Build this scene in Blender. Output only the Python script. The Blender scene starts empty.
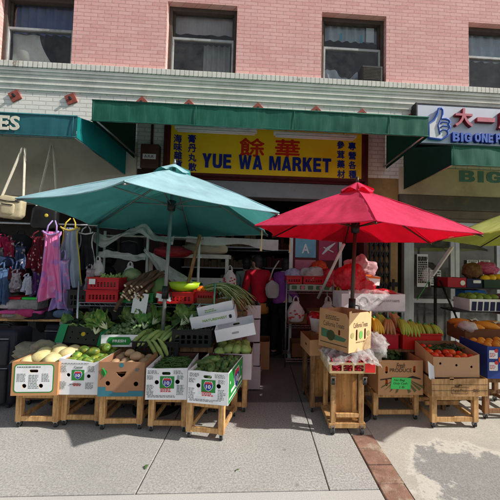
import bpy, bmesh, math, random
from mathutils import Vector, Matrix, Euler, noise
from mathutils.geometry import tessellate_polygon
rnd = random.Random(11)
PI = math.pi
rad = math.radians
scene = bpy.context.scene
COL = scene.collection

# ------------------------------------------------------------------ survey of the place
# camera axes worked out from the vanishing points of the facade; at()/gnd() give real points of the street
CAM_F, CAM_CX, CAM_CY, EYE = 300.0, 275.0, 250.0, 1.55
_n = Vector(((258 - CAM_CX) / CAM_F, (263 - CAM_CY) / CAM_F, 1.0))
_x = Vector((1, .025, 0)); _x.z = -(_x.x * _n.x + _x.y * _n.y) / _n.z
_n.normalize(); _x.normalize()
_z = _x.cross(_n)
if _z.y > 0: _z = -_z
CAMM = Matrix(((_x.x, _n.x, _z.x), (_x.y, _n.y, _z.y), (_x.z, _n.z, _z.z)))   # world -> camera (x right, y down, z ahead)
CAMI = CAMM.transposed()
def _ray(px, py): return CAMI @ Vector(((px - CAM_CX) / CAM_F, (py - CAM_CY) / CAM_F, 1.0))
def at(px, py, Y):
    d = _ray(px, py); return Vector((0, 0, EYE)) + d * (Y / d.y)
def gnd(px, py, Z=0.0):
    d = _ray(px, py); return Vector((0, 0, EYE)) + d * ((Z - EYE) / d.z)

# ------------------------------------------------------------------ materials
MATS = {}
KIDS = {}
class NT:
    def __init__(s, name):
        s.m = bpy.data.materials.new(name); s.m.use_nodes = True
        s.t = s.m.node_tree; s.t.nodes.clear()
        s.out = s.n('ShaderNodeOutputMaterial')
    def n(s, typ, **kw):
        nd = s.t.nodes.new(typ)
        for k, v in kw.items():
            if hasattr(nd, k): setattr(nd, k, v)
        return nd
    def l(s, a, b): s.t.links.new(a, b)
    def coord(s, kind='Object', scale=None):
        tc = s.n('ShaderNodeTexCoord'); o = tc.outputs[kind]
        if scale:
            mp = s.n('ShaderNodeMapping'); mp.inputs['Scale'].default_value = scale; s.l(o, mp.inputs['Vector']); o = mp.outputs[0]
        return o
    def noise(s, vec, scale, detail=4, rough=.6):
        nd = s.n('ShaderNodeTexNoise'); nd.inputs['Scale'].default_value = scale; nd.inputs['Detail'].default_value = detail
        nd.inputs['Roughness'].default_value = rough
        if vec is not None: s.l(vec, nd.inputs['Vector'])
        return nd.outputs['Fac']
    def ramp(s, fac, stops):
        r = s.n('ShaderNodeValToRGB'); e = r.color_ramp.elements
        while len(e) < len(stops): e.new(.5)
        for i, (p, c) in enumerate(stops):
            e[i].position = p; e[i].color = (c, c, c, 1) if not hasattr(c, '__len__') else (*c[:3], 1)
        s.l(fac, r.inputs[0]); return r.outputs[0]
    def mix(s, fac, a, b, mode='MIX'):
        m = s.n('ShaderNodeMix', data_type='RGBA', blend_type=mode)
        for sock, v in ((m.inputs['Factor'], fac), (m.inputs[6], a), (m.inputs[7], b)):
            if hasattr(v, 'is_output') or isinstance(v, bpy.types.NodeSocket): s.l(v, sock)
            elif hasattr(v, '__len__'): sock.default_value = (*v[:3], 1)
            else: sock.default_value = v
        return m.outputs[2]
    def bump(s, h, strength=.3, dist=.01):
        b = s.n('ShaderNodeBump'); b.inputs['Strength'].default_value = strength; b.inputs['Distance'].default_value = dist
        s.l(h, b.inputs['Height']); return b.outputs[0]
    def bsdf(s, col, rough=.6, metal=0, normal=None, spec=.4, **kw):
        p = s.n('ShaderNodeBsdfPrincipled')
        if isinstance(col, bpy.types.NodeSocket): s.l(col, p.inputs['Base Color'])
        else: p.inputs['Base Color'].default_value = (*col[:3], 1)
        if isinstance(rough, bpy.types.NodeSocket): s.l(rough, p.inputs['Roughness'])
        else: p.inputs['Roughness'].default_value = rough
        p.inputs['Metallic'].default_value = metal
        p.inputs['Specular IOR Level'].default_value = spec
        if normal is not None: s.l(normal, p.inputs['Normal'])
        return p
    def done(s, sh):
        s.l(sh.outputs[0], s.out.inputs['Surface']); return s.m

def srgb(r, g, b):
    f = lambda c: (c / 255 / 12.92) if c / 255 <= .04045 else ((c / 255 + .055) / 1.055) ** 2.4
    return (f(r), f(g), f(b))

def pm(name, col, rough=.6, var=.22, scale=9, bump=.15, bscale=60, metal=0, spec=.35, objvar=0.0, dirt=None, stretch=None, spots=None, blush=None):
    """procedural surface: base colour mottled by two noises, optional per-object variation, dirt and bump"""
    if name in MATS: return MATS[name]
    N = NT(name); co = N.coord('Object', stretch)
    f = N.noise(co, scale, 5)
    dark = tuple(c * (1 - var) for c in col); light = tuple(min(1, c * (1 + var * .8)) for c in col)
    c = N.ramp(f, [(.3, dark), (.7, light)])
    if dirt:
        g = N.noise(co, scale * .35, 6, .7)
        c = N.mix(N.ramp(g, [(.5, 0.0), (.72, dirt[1])]), c, dirt[0])
    if blush: c = N.mix(N.ramp(N.noise(co, blush[1], 3, .5), [(.42, 0.0), (.66, blush[2])]), c, blush[0])
    if spots:
        v = N.n('ShaderNodeTexVoronoi'); v.inputs['Scale'].default_value = spots[1]; N.l(co, v.inputs['Vector'])
        c = N.mix(N.ramp(v.outputs['Distance'], [(spots[2] * .6, spots[3]), (spots[2], 0.0)]), c, spots[0])
    if objvar:
        oi = N.n('ShaderNodeObjectInfo')
        hs = N.n('ShaderNodeHueSaturation')
        mr = N.n('ShaderNodeMapRange'); mr.inputs[3].default_value = 1 - objvar; mr.inputs[4].default_value = 1 + objvar
        N.l(oi.outputs['Random'], mr.inputs[0]); N.l(mr.outputs[0], hs.inputs['Value'])
        mr2 = N.n('ShaderNodeMapRange'); mr2.inputs[3].default_value = .5 - objvar * .05; mr2.inputs[4].default_value = .5 + objvar * .05
        N.l(oi.outputs['Random'], mr2.inputs[0]); N.l(mr2.outputs[0], hs.inputs['Hue'])
        N.l(c, hs.inputs['Color']); c = hs.outputs[0]
    nm = N.bump(N.noise(co, bscale, 3), bump, .006) if bump else None
    rr = N.ramp(N.noise(co, scale * 1.7, 3), [(.3, max(0, rough - .1)), (.7, min(1, rough + .1))])
    MATS[name] = N.done(N.bsdf(c, rr, metal, nm, spec)); return MATS[name]

def brick_mat(name, c1, c2, mortar, bw=.205, bh=.068, ms=.008, grime=.35, rough=.85, worn=None):
    if name in MATS: return MATS[name]
    N = NT(name); tc = N.coord('Object'); sx = N.n('ShaderNodeSeparateXYZ'); N.l(tc, sx.inputs[0])
    ad = N.n('ShaderNodeMath', operation='ADD'); N.l(sx.outputs[0], ad.inputs[0]); N.l(sx.outputs[1], ad.inputs[1])
    cx = N.n('ShaderNodeCombineXYZ'); N.l(ad.outputs[0], cx.inputs[0]); N.l(sx.outputs[2], cx.inputs[1])
    # wobble the courses slightly, as laid by hand
    nz = N.n('ShaderNodeTexNoise'); nz.inputs['Scale'].default_value = 3; N.l(tc, nz.inputs['Vector'])
    wv = N.n('ShaderNodeVectorMath', operation='MULTIPLY_ADD'); wv.inputs[1].default_value = (.012, .012, 0)
    N.l(nz.outputs['Color'], wv.inputs[0]); N.l(cx.outputs[0], wv.inputs[2])
    b = N.n('ShaderNodeTexBrick'); N.l(wv.outputs[0], b.inputs['Vector'])
    b.inputs['Color1'].default_value = (*c1, 1); b.inputs['Color2'].default_value = (*c2, 1); b.inputs['Mortar'].default_value = (*mortar, 1)
    b.inputs['Scale'].default_value = 1; b.inputs['Mortar Size'].default_value = ms; b.inputs['Brick Width'].default_value = bw
    b.inputs['Row Height'].default_value = bh; b.inputs['Mortar Smooth'].default_value = .25; b.inputs['Bias'].default_value = -.2
    g = N.noise(tc, 1.3, 8, .7); g2 = N.noise(tc, 22, 4); g3 = N.noise(N.coord('Object', (5, 5, .5)), 2.2, 6, .7)
    c = N.mix(N.ramp(g, [(.35, 0.0), (.75, grime)]), b.outputs['Color'], tuple(x * .55 for x in c1))
    c = N.mix(N.ramp(g2, [(.35, 0.0), (.8, .35)]), c, tuple(min(1, x * 1.45) for x in c1))
    c = N.mix(N.ramp(g3, [(.52, 0.0), (.76, grime)]), c, tuple(x * .5 for x in c1))
    if worn:
        w = N.noise(tc, 7, 8, .75); c = N.mix(N.ramp(w, [(.6, 0.0), (.68, .8)]), c, worn)
    inv = N.n('ShaderNodeMath', operation='SUBTRACT'); inv.inputs[0].default_value = 1; N.l(b.outputs['Fac'], inv.inputs[1])
    ad2 = N.n('ShaderNodeMath', operation='MULTIPLY_ADD'); N.l(g2, ad2.inputs[0]); ad2.inputs[1].default_value = .25; N.l(inv.outputs[0], ad2.inputs[2])
    MATS[name] = N.done(N.bsdf(c, rough, 0, N.bump(ad2.outputs[0], .6, .008), .25)); return MATS[name]

def concrete(name, base, dark, speck=.5, stain=.5, joints=False, scale=1.0):
    if name in MATS: return MATS[name]
    N = NT(name); co = N.coord('Object')
    sp = N.noise(co, 70 * scale, 5, .85); sp2 = N.noise(co, 260 * scale, 2)
    big = N.noise(co, 1.1, 7, .65); mid = N.noise(co, 6, 6, .7)
    c = N.mix(N.ramp(sp, [(.38, 0.0), (.62, 1.0)]), tuple(x * (1 - speck) for x in base), base)
    c = N.mix(N.ramp(sp2, [(.55, 0.0), (.75, .35)]), c, (.75, .72, .66))
    c = N.mix(N.ramp(big, [(.42, 0.0), (.72, stain)]), c, dark)
    c = N.mix(N.ramp(mid, [(.62, 0.0), (.74, stain * .6)]), c, tuple(x * .5 for x in dark))
    # chewing gum and drip spots
    v = N.n('ShaderNodeTexVoronoi', feature='F1'); v.inputs['Scale'].default_value = 4.3; N.l(co, v.inputs['Vector'])
    c = N.mix(N.ramp(v.outputs['Distance'], [(.045, .6), (.085, 0.0)]), c, tuple(x * .35 for x in base))
    MATS[name] = N.done(N.bsdf(c, .9, 0, N.bump(sp, .35, .004), .2)); return MATS[name]

def patched_mat():
    """old paving: worn cream screed round a darker grey patch, frayed where they meet"""
    N = NT('patched_concrete'); co = N.coord('Object')
    sp = N.noise(co, 110, 3, .8); m2 = N.noise(co, 9, 8, .75); m = N.noise(co, 2.2, 6, .6)
    cream = N.mix(N.ramp(sp, [(.35, 0.0), (.65, 1.0)]), (.40, .375, .325), (.62, .585, .515))
    cream = N.mix(N.ramp(m, [(.4, 0.0), (.7, .5)]), cream, (.36, .34, .31))
    grey = N.mix(N.ramp(sp, [(.35, 0.0), (.65, 1.0)]), (.20, .198, .19), (.38, .375, .36))
    grey = N.mix(N.ramp(m2, [(.55, 0.0), (.7, .35)]), grey, (.46, .44, .40))
    # distance from the middle of the patch, roughened by noise
    sx = N.n('ShaderNodeSeparateXYZ'); N.l(co, sx.inputs[0])
    def lin(sock, c, k):
        a = N.n('ShaderNodeMath', operation='SUBTRACT'); N.l(sock, a.inputs[0]); a.inputs[1].default_value = c
        b = N.n('ShaderNodeMath', operation='MULTIPLY'); N.l(a.outputs[0], b.inputs[0]); b.inputs[1].default_value = k
        q = N.n('ShaderNodeMath', operation='MULTIPLY'); N.l(b.outputs[0], q.inputs[0]); N.l(b.outputs[0], q.inputs[1]); return q.outputs[0]
    ad = N.n('ShaderNodeMath', operation='ADD'); N.l(lin(sx.outputs[0], 1.78, 1.25), ad.inputs[0]); N.l(lin(sx.outputs[1], 2.08, 1.4), ad.inputs[1])
    n1 = N.n('ShaderNodeMath', operation='MULTIPLY_ADD'); N.l(m, n1.inputs[0]); n1.inputs[1].default_value = 1.5; N.l(ad.outputs[0], n1.inputs[2])
    n2 = N.n('ShaderNodeMath', operation='MULTIPLY_ADD'); N.l(m2, n2.inputs[0]); n2.inputs[1].default_value = 1.1; N.l(n1.outputs[0], n2.inputs[2])
    c = N.mix(N.ramp(n2.outputs[0], [(.0, 0.0), (1.0, 1.0)]), grey, cream)
    dv = N.n('ShaderNodeMath', operation='DIVIDE'); N.l(n2.outputs[0], dv.inputs[0]); dv.inputs[1].default_value = 3.0
    c = N.mix(N.ramp(dv.outputs[0], [(.60, 0.0), (.645, 1.0)]), grey, cream)
    c = N.mix(N.ramp(dv.outputs[0], [(.58, 0.0), (.615, .6), (.64, .6), (.67, 0.0)]), c, (.70, .67, .59))
    return N.done(N.bsdf(c, .9, 0, N.bump(dv.outputs[0], .5, .01), .2))

def wood(name, col, dark, scale=3):
    if name in MATS: return MATS[name]
    N = NT(name); co = N.coord('Object', (14, 14, 1.4))
    a = N.noise(co, scale, 6, .65); w = N.n('ShaderNodeTexNoise'); w.inputs['Scale'].default_value = 1.2; N.l(N.coord('Object'), w.inputs['Vector'])
    c = N.ramp(a, [(.3, dark), (.55, col), (.8, tuple(min(1, x * 1.25) for x in col))])
    g = N.noise(N.coord('Object'), 5, 6, .7)
    c = N.mix(N.ramp(g, [(.46, 0.0), (.70, .75)]), c, tuple(x * .38 for x in dark))
    g2 = N.noise(N.coord('Object'), 38, 3, .8); c = N.mix(N.ramp(g2, [(.62, 0.0), (.74, .6)]), c, tuple(x * .3 for x in dark))
    oi = N.n('ShaderNodeObjectInfo'); mr = N.n('ShaderNodeMapRange'); mr.inputs[3].default_value = .8; mr.inputs[4].default_value = 1.15
    N.l(oi.outputs['Random'], mr.inputs[0]); hs = N.n('ShaderNodeHueSaturation'); N.l(mr.outputs[0], hs.inputs['Value']); N.l(c, hs.inputs['Color'])
    MATS[name] = N.done(N.bsdf(hs.outputs[0], .8, 0, N.bump(a, .3, .004), .25)); return MATS[name]

def canvas(name, col, trans=.35, rough=.75, fade=None, weave=350, inside=None):
    """woven cloth that lets some light through"""
    if name in MATS: return MATS[name]
    N = NT(name); co = N.coord('Object')
    f = N.noise(co, 3.5, 6, .65); st = N.noise(N.coord('Object', (14, 14, 1.2)), 3, 5)
    c = N.ramp(f, [(.3, tuple(x * .8 for x in col)), (.7, tuple(min(1, x * 1.15) for x in col))])
    c = N.mix(N.ramp(st, [(.5, 0.0), (.75, .35)]), c, fade or tuple(x * .6 for x in col))
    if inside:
        gm = N.n('ShaderNodeNewGeometry'); c = N.mix(gm.outputs['Backfacing'], c, N.ramp(f, [(.3, tuple(x * .85 for x in inside)), (.7, tuple(min(1, x * 1.1) for x in inside))]))  # separate inner-face colour, darkened to stand in for shade beneath the canopy
    wv = N.noise(co, weave, 2); nm = N.bump(wv, .12, .002)
    p = N.bsdf(c, rough, 0, nm, .25)
    tr = N.n('ShaderNodeBsdfTranslucent'); N.l(c, tr.inputs['Color'])
    ms = N.n('ShaderNodeMixShader'); ms.inputs[0].default_value = trans
    N.l(p.outputs[0], ms.inputs[1]); N.l(tr.outputs[0], ms.inputs[2])
    MATS[name] = N.done(ms); return MATS[name]

def film(name, col=(.8, .8, .8), opac=.35, rough=.18):
    """thin crinkled plastic film"""
    if name in MATS: return MATS[name]
    N = NT(name); co = N.coord('Object')
    nz = N.noise(co, 22, 8, .75); nm = N.bump(nz, .7, .012)
    p = N.bsdf(col, rough, 0, nm, .5)
    t = N.n('ShaderNodeBsdfTransparent'); ms = N.n('ShaderNodeMixShader')
    N.l(N.ramp(N.noise(co, 9, 5, .7), [(.3, max(0, opac - .2)), (.7, min(1, opac + .2))]), ms.inputs[0])
    N.l(t.outputs[0], ms.inputs[1]); N.l(p.outputs[0], ms.inputs[2])
    MATS[name] = N.done(ms); return MATS[name]

def glass(name, tint=(.9, .95, .95), dirt=.06):
    if name in MATS: return MATS[name]
    N = NT(name); co = N.coord('Object')
    t = N.n('ShaderNodeBsdfTransparent'); t.inputs[0].default_value = (*tint, 1)
    g = N.n('ShaderNodeBsdfGlossy'); g.inputs['Roughness'].default_value = .03
    N.l(N.bump(N.noise(co, 2.2, 2), .03, .05), g.inputs['Normal'])
    lw = N.n('ShaderNodeLayerWeight'); lw.inputs[0].default_value = .5       # Schlick reflectance, the same from both faces
    pw = N.n('ShaderNodeMath', operation='POWER'); N.l(lw.outputs['Facing'], pw.inputs[0]); pw.inputs[1].default_value = 4.0
    fr = N.n('ShaderNodeMath', operation='MULTIPLY_ADD'); N.l(pw.outputs[0], fr.inputs[0]); fr.inputs[1].default_value = .85; fr.inputs[2].default_value = .07
    ms = N.n('ShaderNodeMixShader'); N.l(fr.outputs[0], ms.inputs[0]); N.l(t.outputs[0], ms.inputs[1]); N.l(g.outputs[0], ms.inputs[2])
    d = N.n('ShaderNodeBsdfDiffuse'); d.inputs[0].default_value = (.5, .5, .48, 1)
    m2 = N.n('ShaderNodeMixShader'); N.l(N.ramp(N.noise(co, 4, 7, .75), [(.35, 0.0), (.8, dirt * 3)]), m2.inputs[0])  # grey veil: dirt, and on the doors a painted reflection too
    N.l(ms.outputs[0], m2.inputs[1]); N.l(d.outputs[0], m2.inputs[2])
    MATS[name] = N.done(m2); return MATS[name]

def berry_mat(name, cols, scale=60):
    N = NT(name); co = N.coord('Object')
    v = N.n('ShaderNodeTexVoronoi'); v.inputs['Scale'].default_value = scale; N.l(co, v.inputs['Vector'])
    sx = N.n('ShaderNodeSeparateColor'); N.l(v.outputs['Color'], sx.inputs[0])
    k = len(cols); c = N.ramp(sx.outputs[0], [(i / k, cc) for i, cc in enumerate(cols)])
    MATS[name] = N.done(N.bsdf(c, .4)); return MATS[name]

# ------------------------------------------------------------------ mesh building
def M3(loc=(0, 0, 0), rx=0, ry=0, rz=0): return Matrix.Translation(loc) @ Euler((rx, ry, rz)).to_matrix().to_4x4()
def wm(o):
    m = o.matrix_basis.copy()
    return wm(o.parent) @ m if o.parent else m
_textcache = {}
GLYPH = {
 'Y': (1, [(0,1),(.36,1),(.5,.68),(.64,1),(1,1),(.68,.42),(.68,0),(.32,0),(.32,.42)]),
 'U': (1, [(0,1),(.33,1),(.33,.32),(.4,.22),(.6,.22),(.67,.32),(.67,1),(1,1),(1,.25),(.85,.04),(.6,0),(.4,0),(.15,.04),(0,.25)]),
 'E': (.9, [(0,0),(0,1),(.95,1),(.95,.79),(.36,.79),(.36,.61),(.88,.61),(.88,.41),(.36,.41),(.36,.21),(.97,.21),(.97,0)]),
 'W': (1.4, [(0,1),(.23,1),(.32,.42),(.41,1),(.59,1),(.68,.42),(.77,1),(1,1),(.82,0),(.59,0),(.5,.52),(.41,0),(.18,0)]),
 'A': (1.05, [(0,0),(.34,1),(.66,1),(1,0),(.68,0),(.63,.17),(.37,.17),(.32,0)], [(.42,.37),(.58,.37),(.5,.70)]),
 'M': (1.25, [(0,0),(0,1),(.33,1),(.5,.42),(.67,1),(1,1),(1,0),(.75,0),(.75,.66),(.58,0),(.42,0),(.25,.66),(.25,0)]),
 'R': (1, [(0,0),(0,1),(.65,1),(.88,.92),(.95,.72),(.88,.53),(.74,.45),(.88,.35),(1,0),(.66,0),(.55,.32),(.45,.38),(.34,.38),(.34,0)], [(.345,.80),(.345,.57),(.52,.57),(.62,.62),(.62,.75),(.52,.80)]),
 'K': (1.05, [(0,0),(0,1),(.34,1),(.34,.62),(.63,1),(1,1),(.66,.60),(1,0),(.62,0),(.44,.37),(.34,.26),(.34,0)]),
 'T': (.95, [(0,1),(1,1),(1,.78),(.67,.78),(.67,0),(.33,0),(.33,.78),(0,.78)]),
 'B': (1, [(0,0),(0,1),(.62,1),(.86,.93),(.93,.75),(.87,.6),(.76,.53),(.92,.44),(.98,.27),(.9,.08),(.65,0)], [(.34,.8),(.34,.62),(.5,.62),(.59,.66),(.59,.76),(.5,.8)], [(.34,.41),(.34,.2),(.52,.2),(.63,.25),(.63,.36),(.52,.41)]),
 'I': (.36, [(0,0),(0,1),(1,1),(1,0)]),
 'G': (1.05, [(.97,.66),(.93,.85),(.75,.98),(.5,1),(.25,.97),(.06,.82),(0,.5),(.06,.18),(.25,.03),(.5,0),(.78,.04),(1,.16),(1,.55),(.5,.55),(.5,.36),(.68,.36),(.68,.26),(.52,.2),(.4,.24),(.34,.36),(.33,.5),(.35,.68),(.43,.78),(.56,.79),(.64,.72),(.65,.64)]),
 'C': (1.0, [(.97,.66),(.93,.85),(.75,.98),(.5,1),(.25,.97),(.06,.82),(0,.5),(.06,.18),(.25,.03),(.5,0),(.75,.03),(.93,.16),(.98,.36),(.65,.38),(.62,.25),(.52,.2),(.4,.24),(.34,.36),(.33,.5),(.35,.68),(.43,.78),(.56,.79),(.64,.72),(.65,.64)]),
 'O': (1.05, [(.5,1),(.25,.96),(.07,.82),(0,.5),(.07,.18),(.25,.04),(.5,0),(.75,.04),(.93,.18),(1,.5),(.93,.82),(.75,.96)], [(.5,.79),(.4,.75),(.34,.64),(.33,.5),(.34,.36),(.4,.25),(.5,.21),(.6,.25),(.66,.36),(.67,.5),(.66,.64),(.6,.75)]),
 'N': (1.05, [(0,0),(0,1),(.33,1),(.68,.44),(.68,1),(1,1),(1,0),(.68,0),(.32,.56),(.32,0)]),
 'P': (.95, [(0,0),(0,1),(.65,1),(.9,.92),(.97,.69),(.9,.45),(.65,.35),(.34,.35),(.34,0)], [(.345,.8),(.345,.55),(.5,.55),(.61,.6),(.61,.74),(.5,.8)]),
 'D': (1, [(0,0),(0,1),(.6,1),(.9,.88),(1,.5),(.9,.12),(.6,0)], [(.34,.79),(.34,.21),(.52,.21),(.64,.32),(.67,.5),(.64,.68),(.52,.79)]),
}
class MB:
    def __init__(s): s.v = []; s.f = []
    def add(s, vs, fs, M=None):
        o = len(s.v)
        s.v += [(M @ Vector(p)) if M is not None else Vector(p) for p in vs]
        s.f += [[i + o for i in f] for f in fs]; return s
    def box(s, c, size, M=None, rz=0, rx=0, ry=0):
        a, b, d = size[0] / 2, size[1] / 2, size[2] / 2
        vs = [(x * a, y * b, z * d) for x in (-1, 1) for y in (-1, 1) for z in (-1, 1)]
        L = M3(c, rx, ry, rz); L = (M @ L) if M is not None else L
        return s.add(vs, [(0, 1, 3, 2), (4, 6, 7, 5), (0, 4, 5, 1), (2, 3, 7, 6), (0, 2, 6, 4), (1, 5, 7, 3)], L)
    def span(s, x0, x1, y0, y1, z0, z1, M=None): return s.box(((x0 + x1) / 2, (y0 + y1) / 2, (z0 + z1) / 2), (abs(x1 - x0), abs(y1 - y0), abs(z1 - z0)), M)
    def bar(s, p0, p1, w, h=None, M=None):
        p0, p1 = Vector(p0), Vector(p1); d = p1 - p0; L = d.length
        q = d.to_track_quat('X', 'Z').to_matrix().to_4x4()
        T = Matrix.Translation((p0 + p1) / 2) @ q
        return s.box((0, 0, 0), (L, w, h or w), (M @ T) if M is not None else T)
    def tube(s, pts, r, n=8, M=None, caps=True):
        pts = [Vector(p) for p in pts]; m = len(pts)
        rs = r if hasattr(r, '__len__') else [r] * m
        vs = []; up = None
        for i, p in enumerate(pts):
            t = (pts[min(i + 1, m - 1)] - pts[max(i - 1, 0)])
            t = t.normalized() if t.length > 1e-9 else Vector((0, 0, 1))
            if up is None:
                up = Vector((0, 0, 1)) if abs(t.z) < .9 else Vector((1, 0, 0))
            a = t.cross(up); a = a.normalized() if a.length > 1e-6 else t.orthogonal().normalized()
            b = a.cross(t); up = b
            for k in range(n):
                w = 2 * PI * k / n; vs.append(p + (a * math.cos(w) + b * math.sin(w)) * rs[i])
        fs = [(i * n + k, i * n + (k + 1) % n, (i + 1) * n + (k + 1) % n, (i + 1) * n + k) for i in range(m - 1) for k in range(n)]
        if caps: fs += [tuple(reversed(range(n))), tuple(range((m - 1) * n, m * n))]
        return s.add(vs, fs, M)
    def ell(s, c, r, M=None, seg=14, rings=9, nz=0.0, nf=6.0, power=None, rz=0, rx=0, ry=0, seed=0.0, flat=None):
        r = r if hasattr(r, '__len__') else (r, r, r); vs = [];
        for i in range(1, rings):
            ph = PI * i / rings
            for k in range(seg):
                th = 2 * PI * k / seg
                vs.append(Vector((math.sin(ph) * math.cos(th), math.sin(ph) * math.sin(th), math.cos(ph))))
        vs += [Vector((0, 0, 1)), Vector((0, 0, -1))]
        out = []
        for p in vs:
            q = p.copy()
            if power: q = Vector([math.copysign(abs(a) ** power, a) for a in q])
            d = 1 + (nz * noise.noise(p * nf * .5 + Vector((seed, seed * 1.7, 3.1))) * 1.6 if nz else 0)
            q = Vector((q.x * r[0], q.y * r[1], q.z * r[2])) * d
            if flat is not None and q.z < flat: q.z = flat + (q.z - flat) * .15
            out.append(q)
        T, B = len(vs) - 2, len(vs) - 1; fs = []
        for i in range(rings - 2):
            for k in range(seg):
                a, b = i * seg + k, i * seg + (k + 1) % seg; fs.append((a, a + seg, b + seg, b))
        for k in range(seg):
            fs.append((T, k, (k + 1) % seg)); o = (rings - 2) * seg; fs.append((B, o + (k + 1) % seg, o + k))
        L = M3(c, rx, ry, rz)
        return s.add(out, fs, (M @ L) if M is not None else L)
    def grid(s, fn, nu, nv, M=None):
        vs = [fn(i / nu, j / nv) for j in range(nv + 1) for i in range(nu + 1)]
        fs = [(j * (nu + 1) + i, j * (nu + 1) + i + 1, (j + 1) * (nu + 1) + i + 1, (j + 1) * (nu + 1) + i) for j in range(nv) for i in range(nu)]
        return s.add(vs, fs, M)
    def lathe(s, prof, c=(0, 0, 0), n=20, M=None, caps=True):
        vs = [(r * math.cos(2 * PI * k / n), r * math.sin(2 * PI * k / n), z) for r, z in prof for k in range(n)]
        m = len(prof)
        fs = [(i * n + k, i * n + (k + 1) % n, (i + 1) * n + (k + 1) % n, (i + 1) * n + k) for i in range(m - 1) for k in range(n)]
        if caps: fs += [tuple(reversed(range(n))), tuple(range((m - 1) * n, m * n))]
        L = Matrix.Translation(c)
        return s.add(vs, fs, (M @ L) if M is not None else L)
    def loft(s, rings, M=None, caps=True):
        n = len(rings[0]); vs = [p for r in rings for p in r]; m = len(rings)
        fs = [(i * n + k, i * n + (k + 1) % n, (i + 1) * n + (k + 1) % n, (i + 1) * n + k) for i in range(m - 1) for k in range(n)]
        if caps: fs += [tuple(reversed(range(n))), tuple(range((m - 1) * n, m * n))]
        return s.add(vs, fs, M)
    def poly(s, pts, M=None): return s.add(pts, [tuple(range(len(pts)))], M)
    def panel(s, outer, holes=(), t=.005, M=None):
        """flat sheet in the XY plane, thickness t from z=0 up, with real holes cut through"""
        loops = [list(outer)] + [list(h) for h in holes]
        flat = [p for lp in loops for p in lp]; n = len(flat)
        tri = tessellate_polygon([[Vector((p[0], p[1], 0)) for p in lp] for lp in loops])
        vs = [(p[0], p[1], 0) for p in flat] + [(p[0], p[1], t) for p in flat]
        fs = [tuple(f) for f in tri] + [tuple(reversed([i + n for i in f])) for f in tri]; o = 0
        for lp in loops:
            m = len(lp); fs += [(o + i, o + (i + 1) % m, o + n + (i + 1) % m, o + n + i) for i in range(m)]; o += m
        return s.add(vs, fs, M)
    def block(s, word, M, w, h, cx, cy, depth=.008, gap=.13):
        """heavy block capitals cut from sheet, w x h centred on (cx, cy)"""
        adv = [.5 if c == ' ' else GLYPH[c][0] for c in word]; tot = sum(adv) + gap * (len(word) - 1); x = 0
        for c, a in zip(word, adv):
            if c != ' ':
                q = [[((x + px * a) / tot * w - w / 2 + cx, (py - .5) * h + cy) for px, py in lp] for lp in GLYPH[c][1:]]
                s.panel(q[0], q[1:], depth, M)
            x += a + gap
        return s
    def _curve(s, cu, L, M):
        o = bpy.data.objects.new('tmp', cu); COL.objects.link(o)
        dg = bpy.context.evaluated_depsgraph_get(); e = o.evaluated_get(dg); me = e.to_mesh()
        vs = [v.co.copy() for v in me.vertices]; fs = [tuple(p.vertices) for p in me.polygons]
        e.to_mesh_clear(); bpy.data.objects.remove(o); bpy.data.curves.remove(cu)
        T = (M @ L) if M is not None else L
        return s.add(vs, fs, T)
    def text(s, body, M, w=None, h=None, depth=.002, bold=0.0, cx=0, cy=0, shear=0):
        """lettering in the XY plane of M centred on (cx, cy), scaled to w x h"""
        key = (body, bold, shear)
        if key not in _textcache:
            cu = bpy.data.curves.new('t', 'FONT'); cu.body = body; cu.size = 1; cu.resolution_u = 3; cu.extrude = .5; cu.offset = bold; cu.shear = shear
            t = MB(); t._curve(cu, Matrix.Identity(4), None); _textcache[key] = t
        t = _textcache[key]
        if not t.v: return s
        x0, x1 = min(p.x for p in t.v), max(p.x for p in t.v); y0, y1 = min(p.y for p in t.v), max(p.y for p in t.v)
        sx = (w / (x1 - x0)) if w else None; sy = (h / (y1 - y0)) if h else None
        sx = sx or sy; sy = sy or sx
        vs = [((p.x - (x0 + x1) / 2) * sx + cx, (p.y - (y0 + y1) / 2) * sy + cy, (p.z + .5) * depth) for p in t.v]
        return s.add(vs, t.f, M)
    def build(s, name, mat, parent=None, smooth=False, bevel=0.0, seg=2, world=False, loc=None, rz=0, solid=0.0, sub=0, nrm=True):
        me = bpy.data.meshes.new(name)
        vs = s.v
        if world and parent is not None:
            inv = wm(parent).inverted(); vs = [inv @ p for p in vs]
        me.from_pydata([tuple(p) for p in vs], [], s.f)
        if nrm:
            bm = bmesh.new(); bm.from_mesh(me); bmesh.ops.recalc_face_normals(bm, faces=bm.faces); bm.to_mesh(me); bm.free()
        me.materials.append(mat)
        if smooth:
            for p in me.polygons: p.use_smooth = True
        o = bpy.data.objects.new(name, me); COL.objects.link(o); o.parent = parent
        if parent is not None: KIDS.setdefault(parent.name, []).append(o)
        if loc is not None: o.location = loc
        o.rotation_euler.z = rz
        if solid:
            md = o.modifiers.new('thick', 'SOLIDIFY'); md.thickness = solid; md.offset = 0
        if bevel:
            md = o.modifiers.new('bevel', 'BEVEL'); md.width = bevel; md.segments = seg; md.limit_method = 'ANGLE'; md.angle_limit = rad(40)
        if sub:
            md = o.modifiers.new('sub', 'SUBSURF'); md.levels = sub; md.render_levels = sub
        return o

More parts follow.
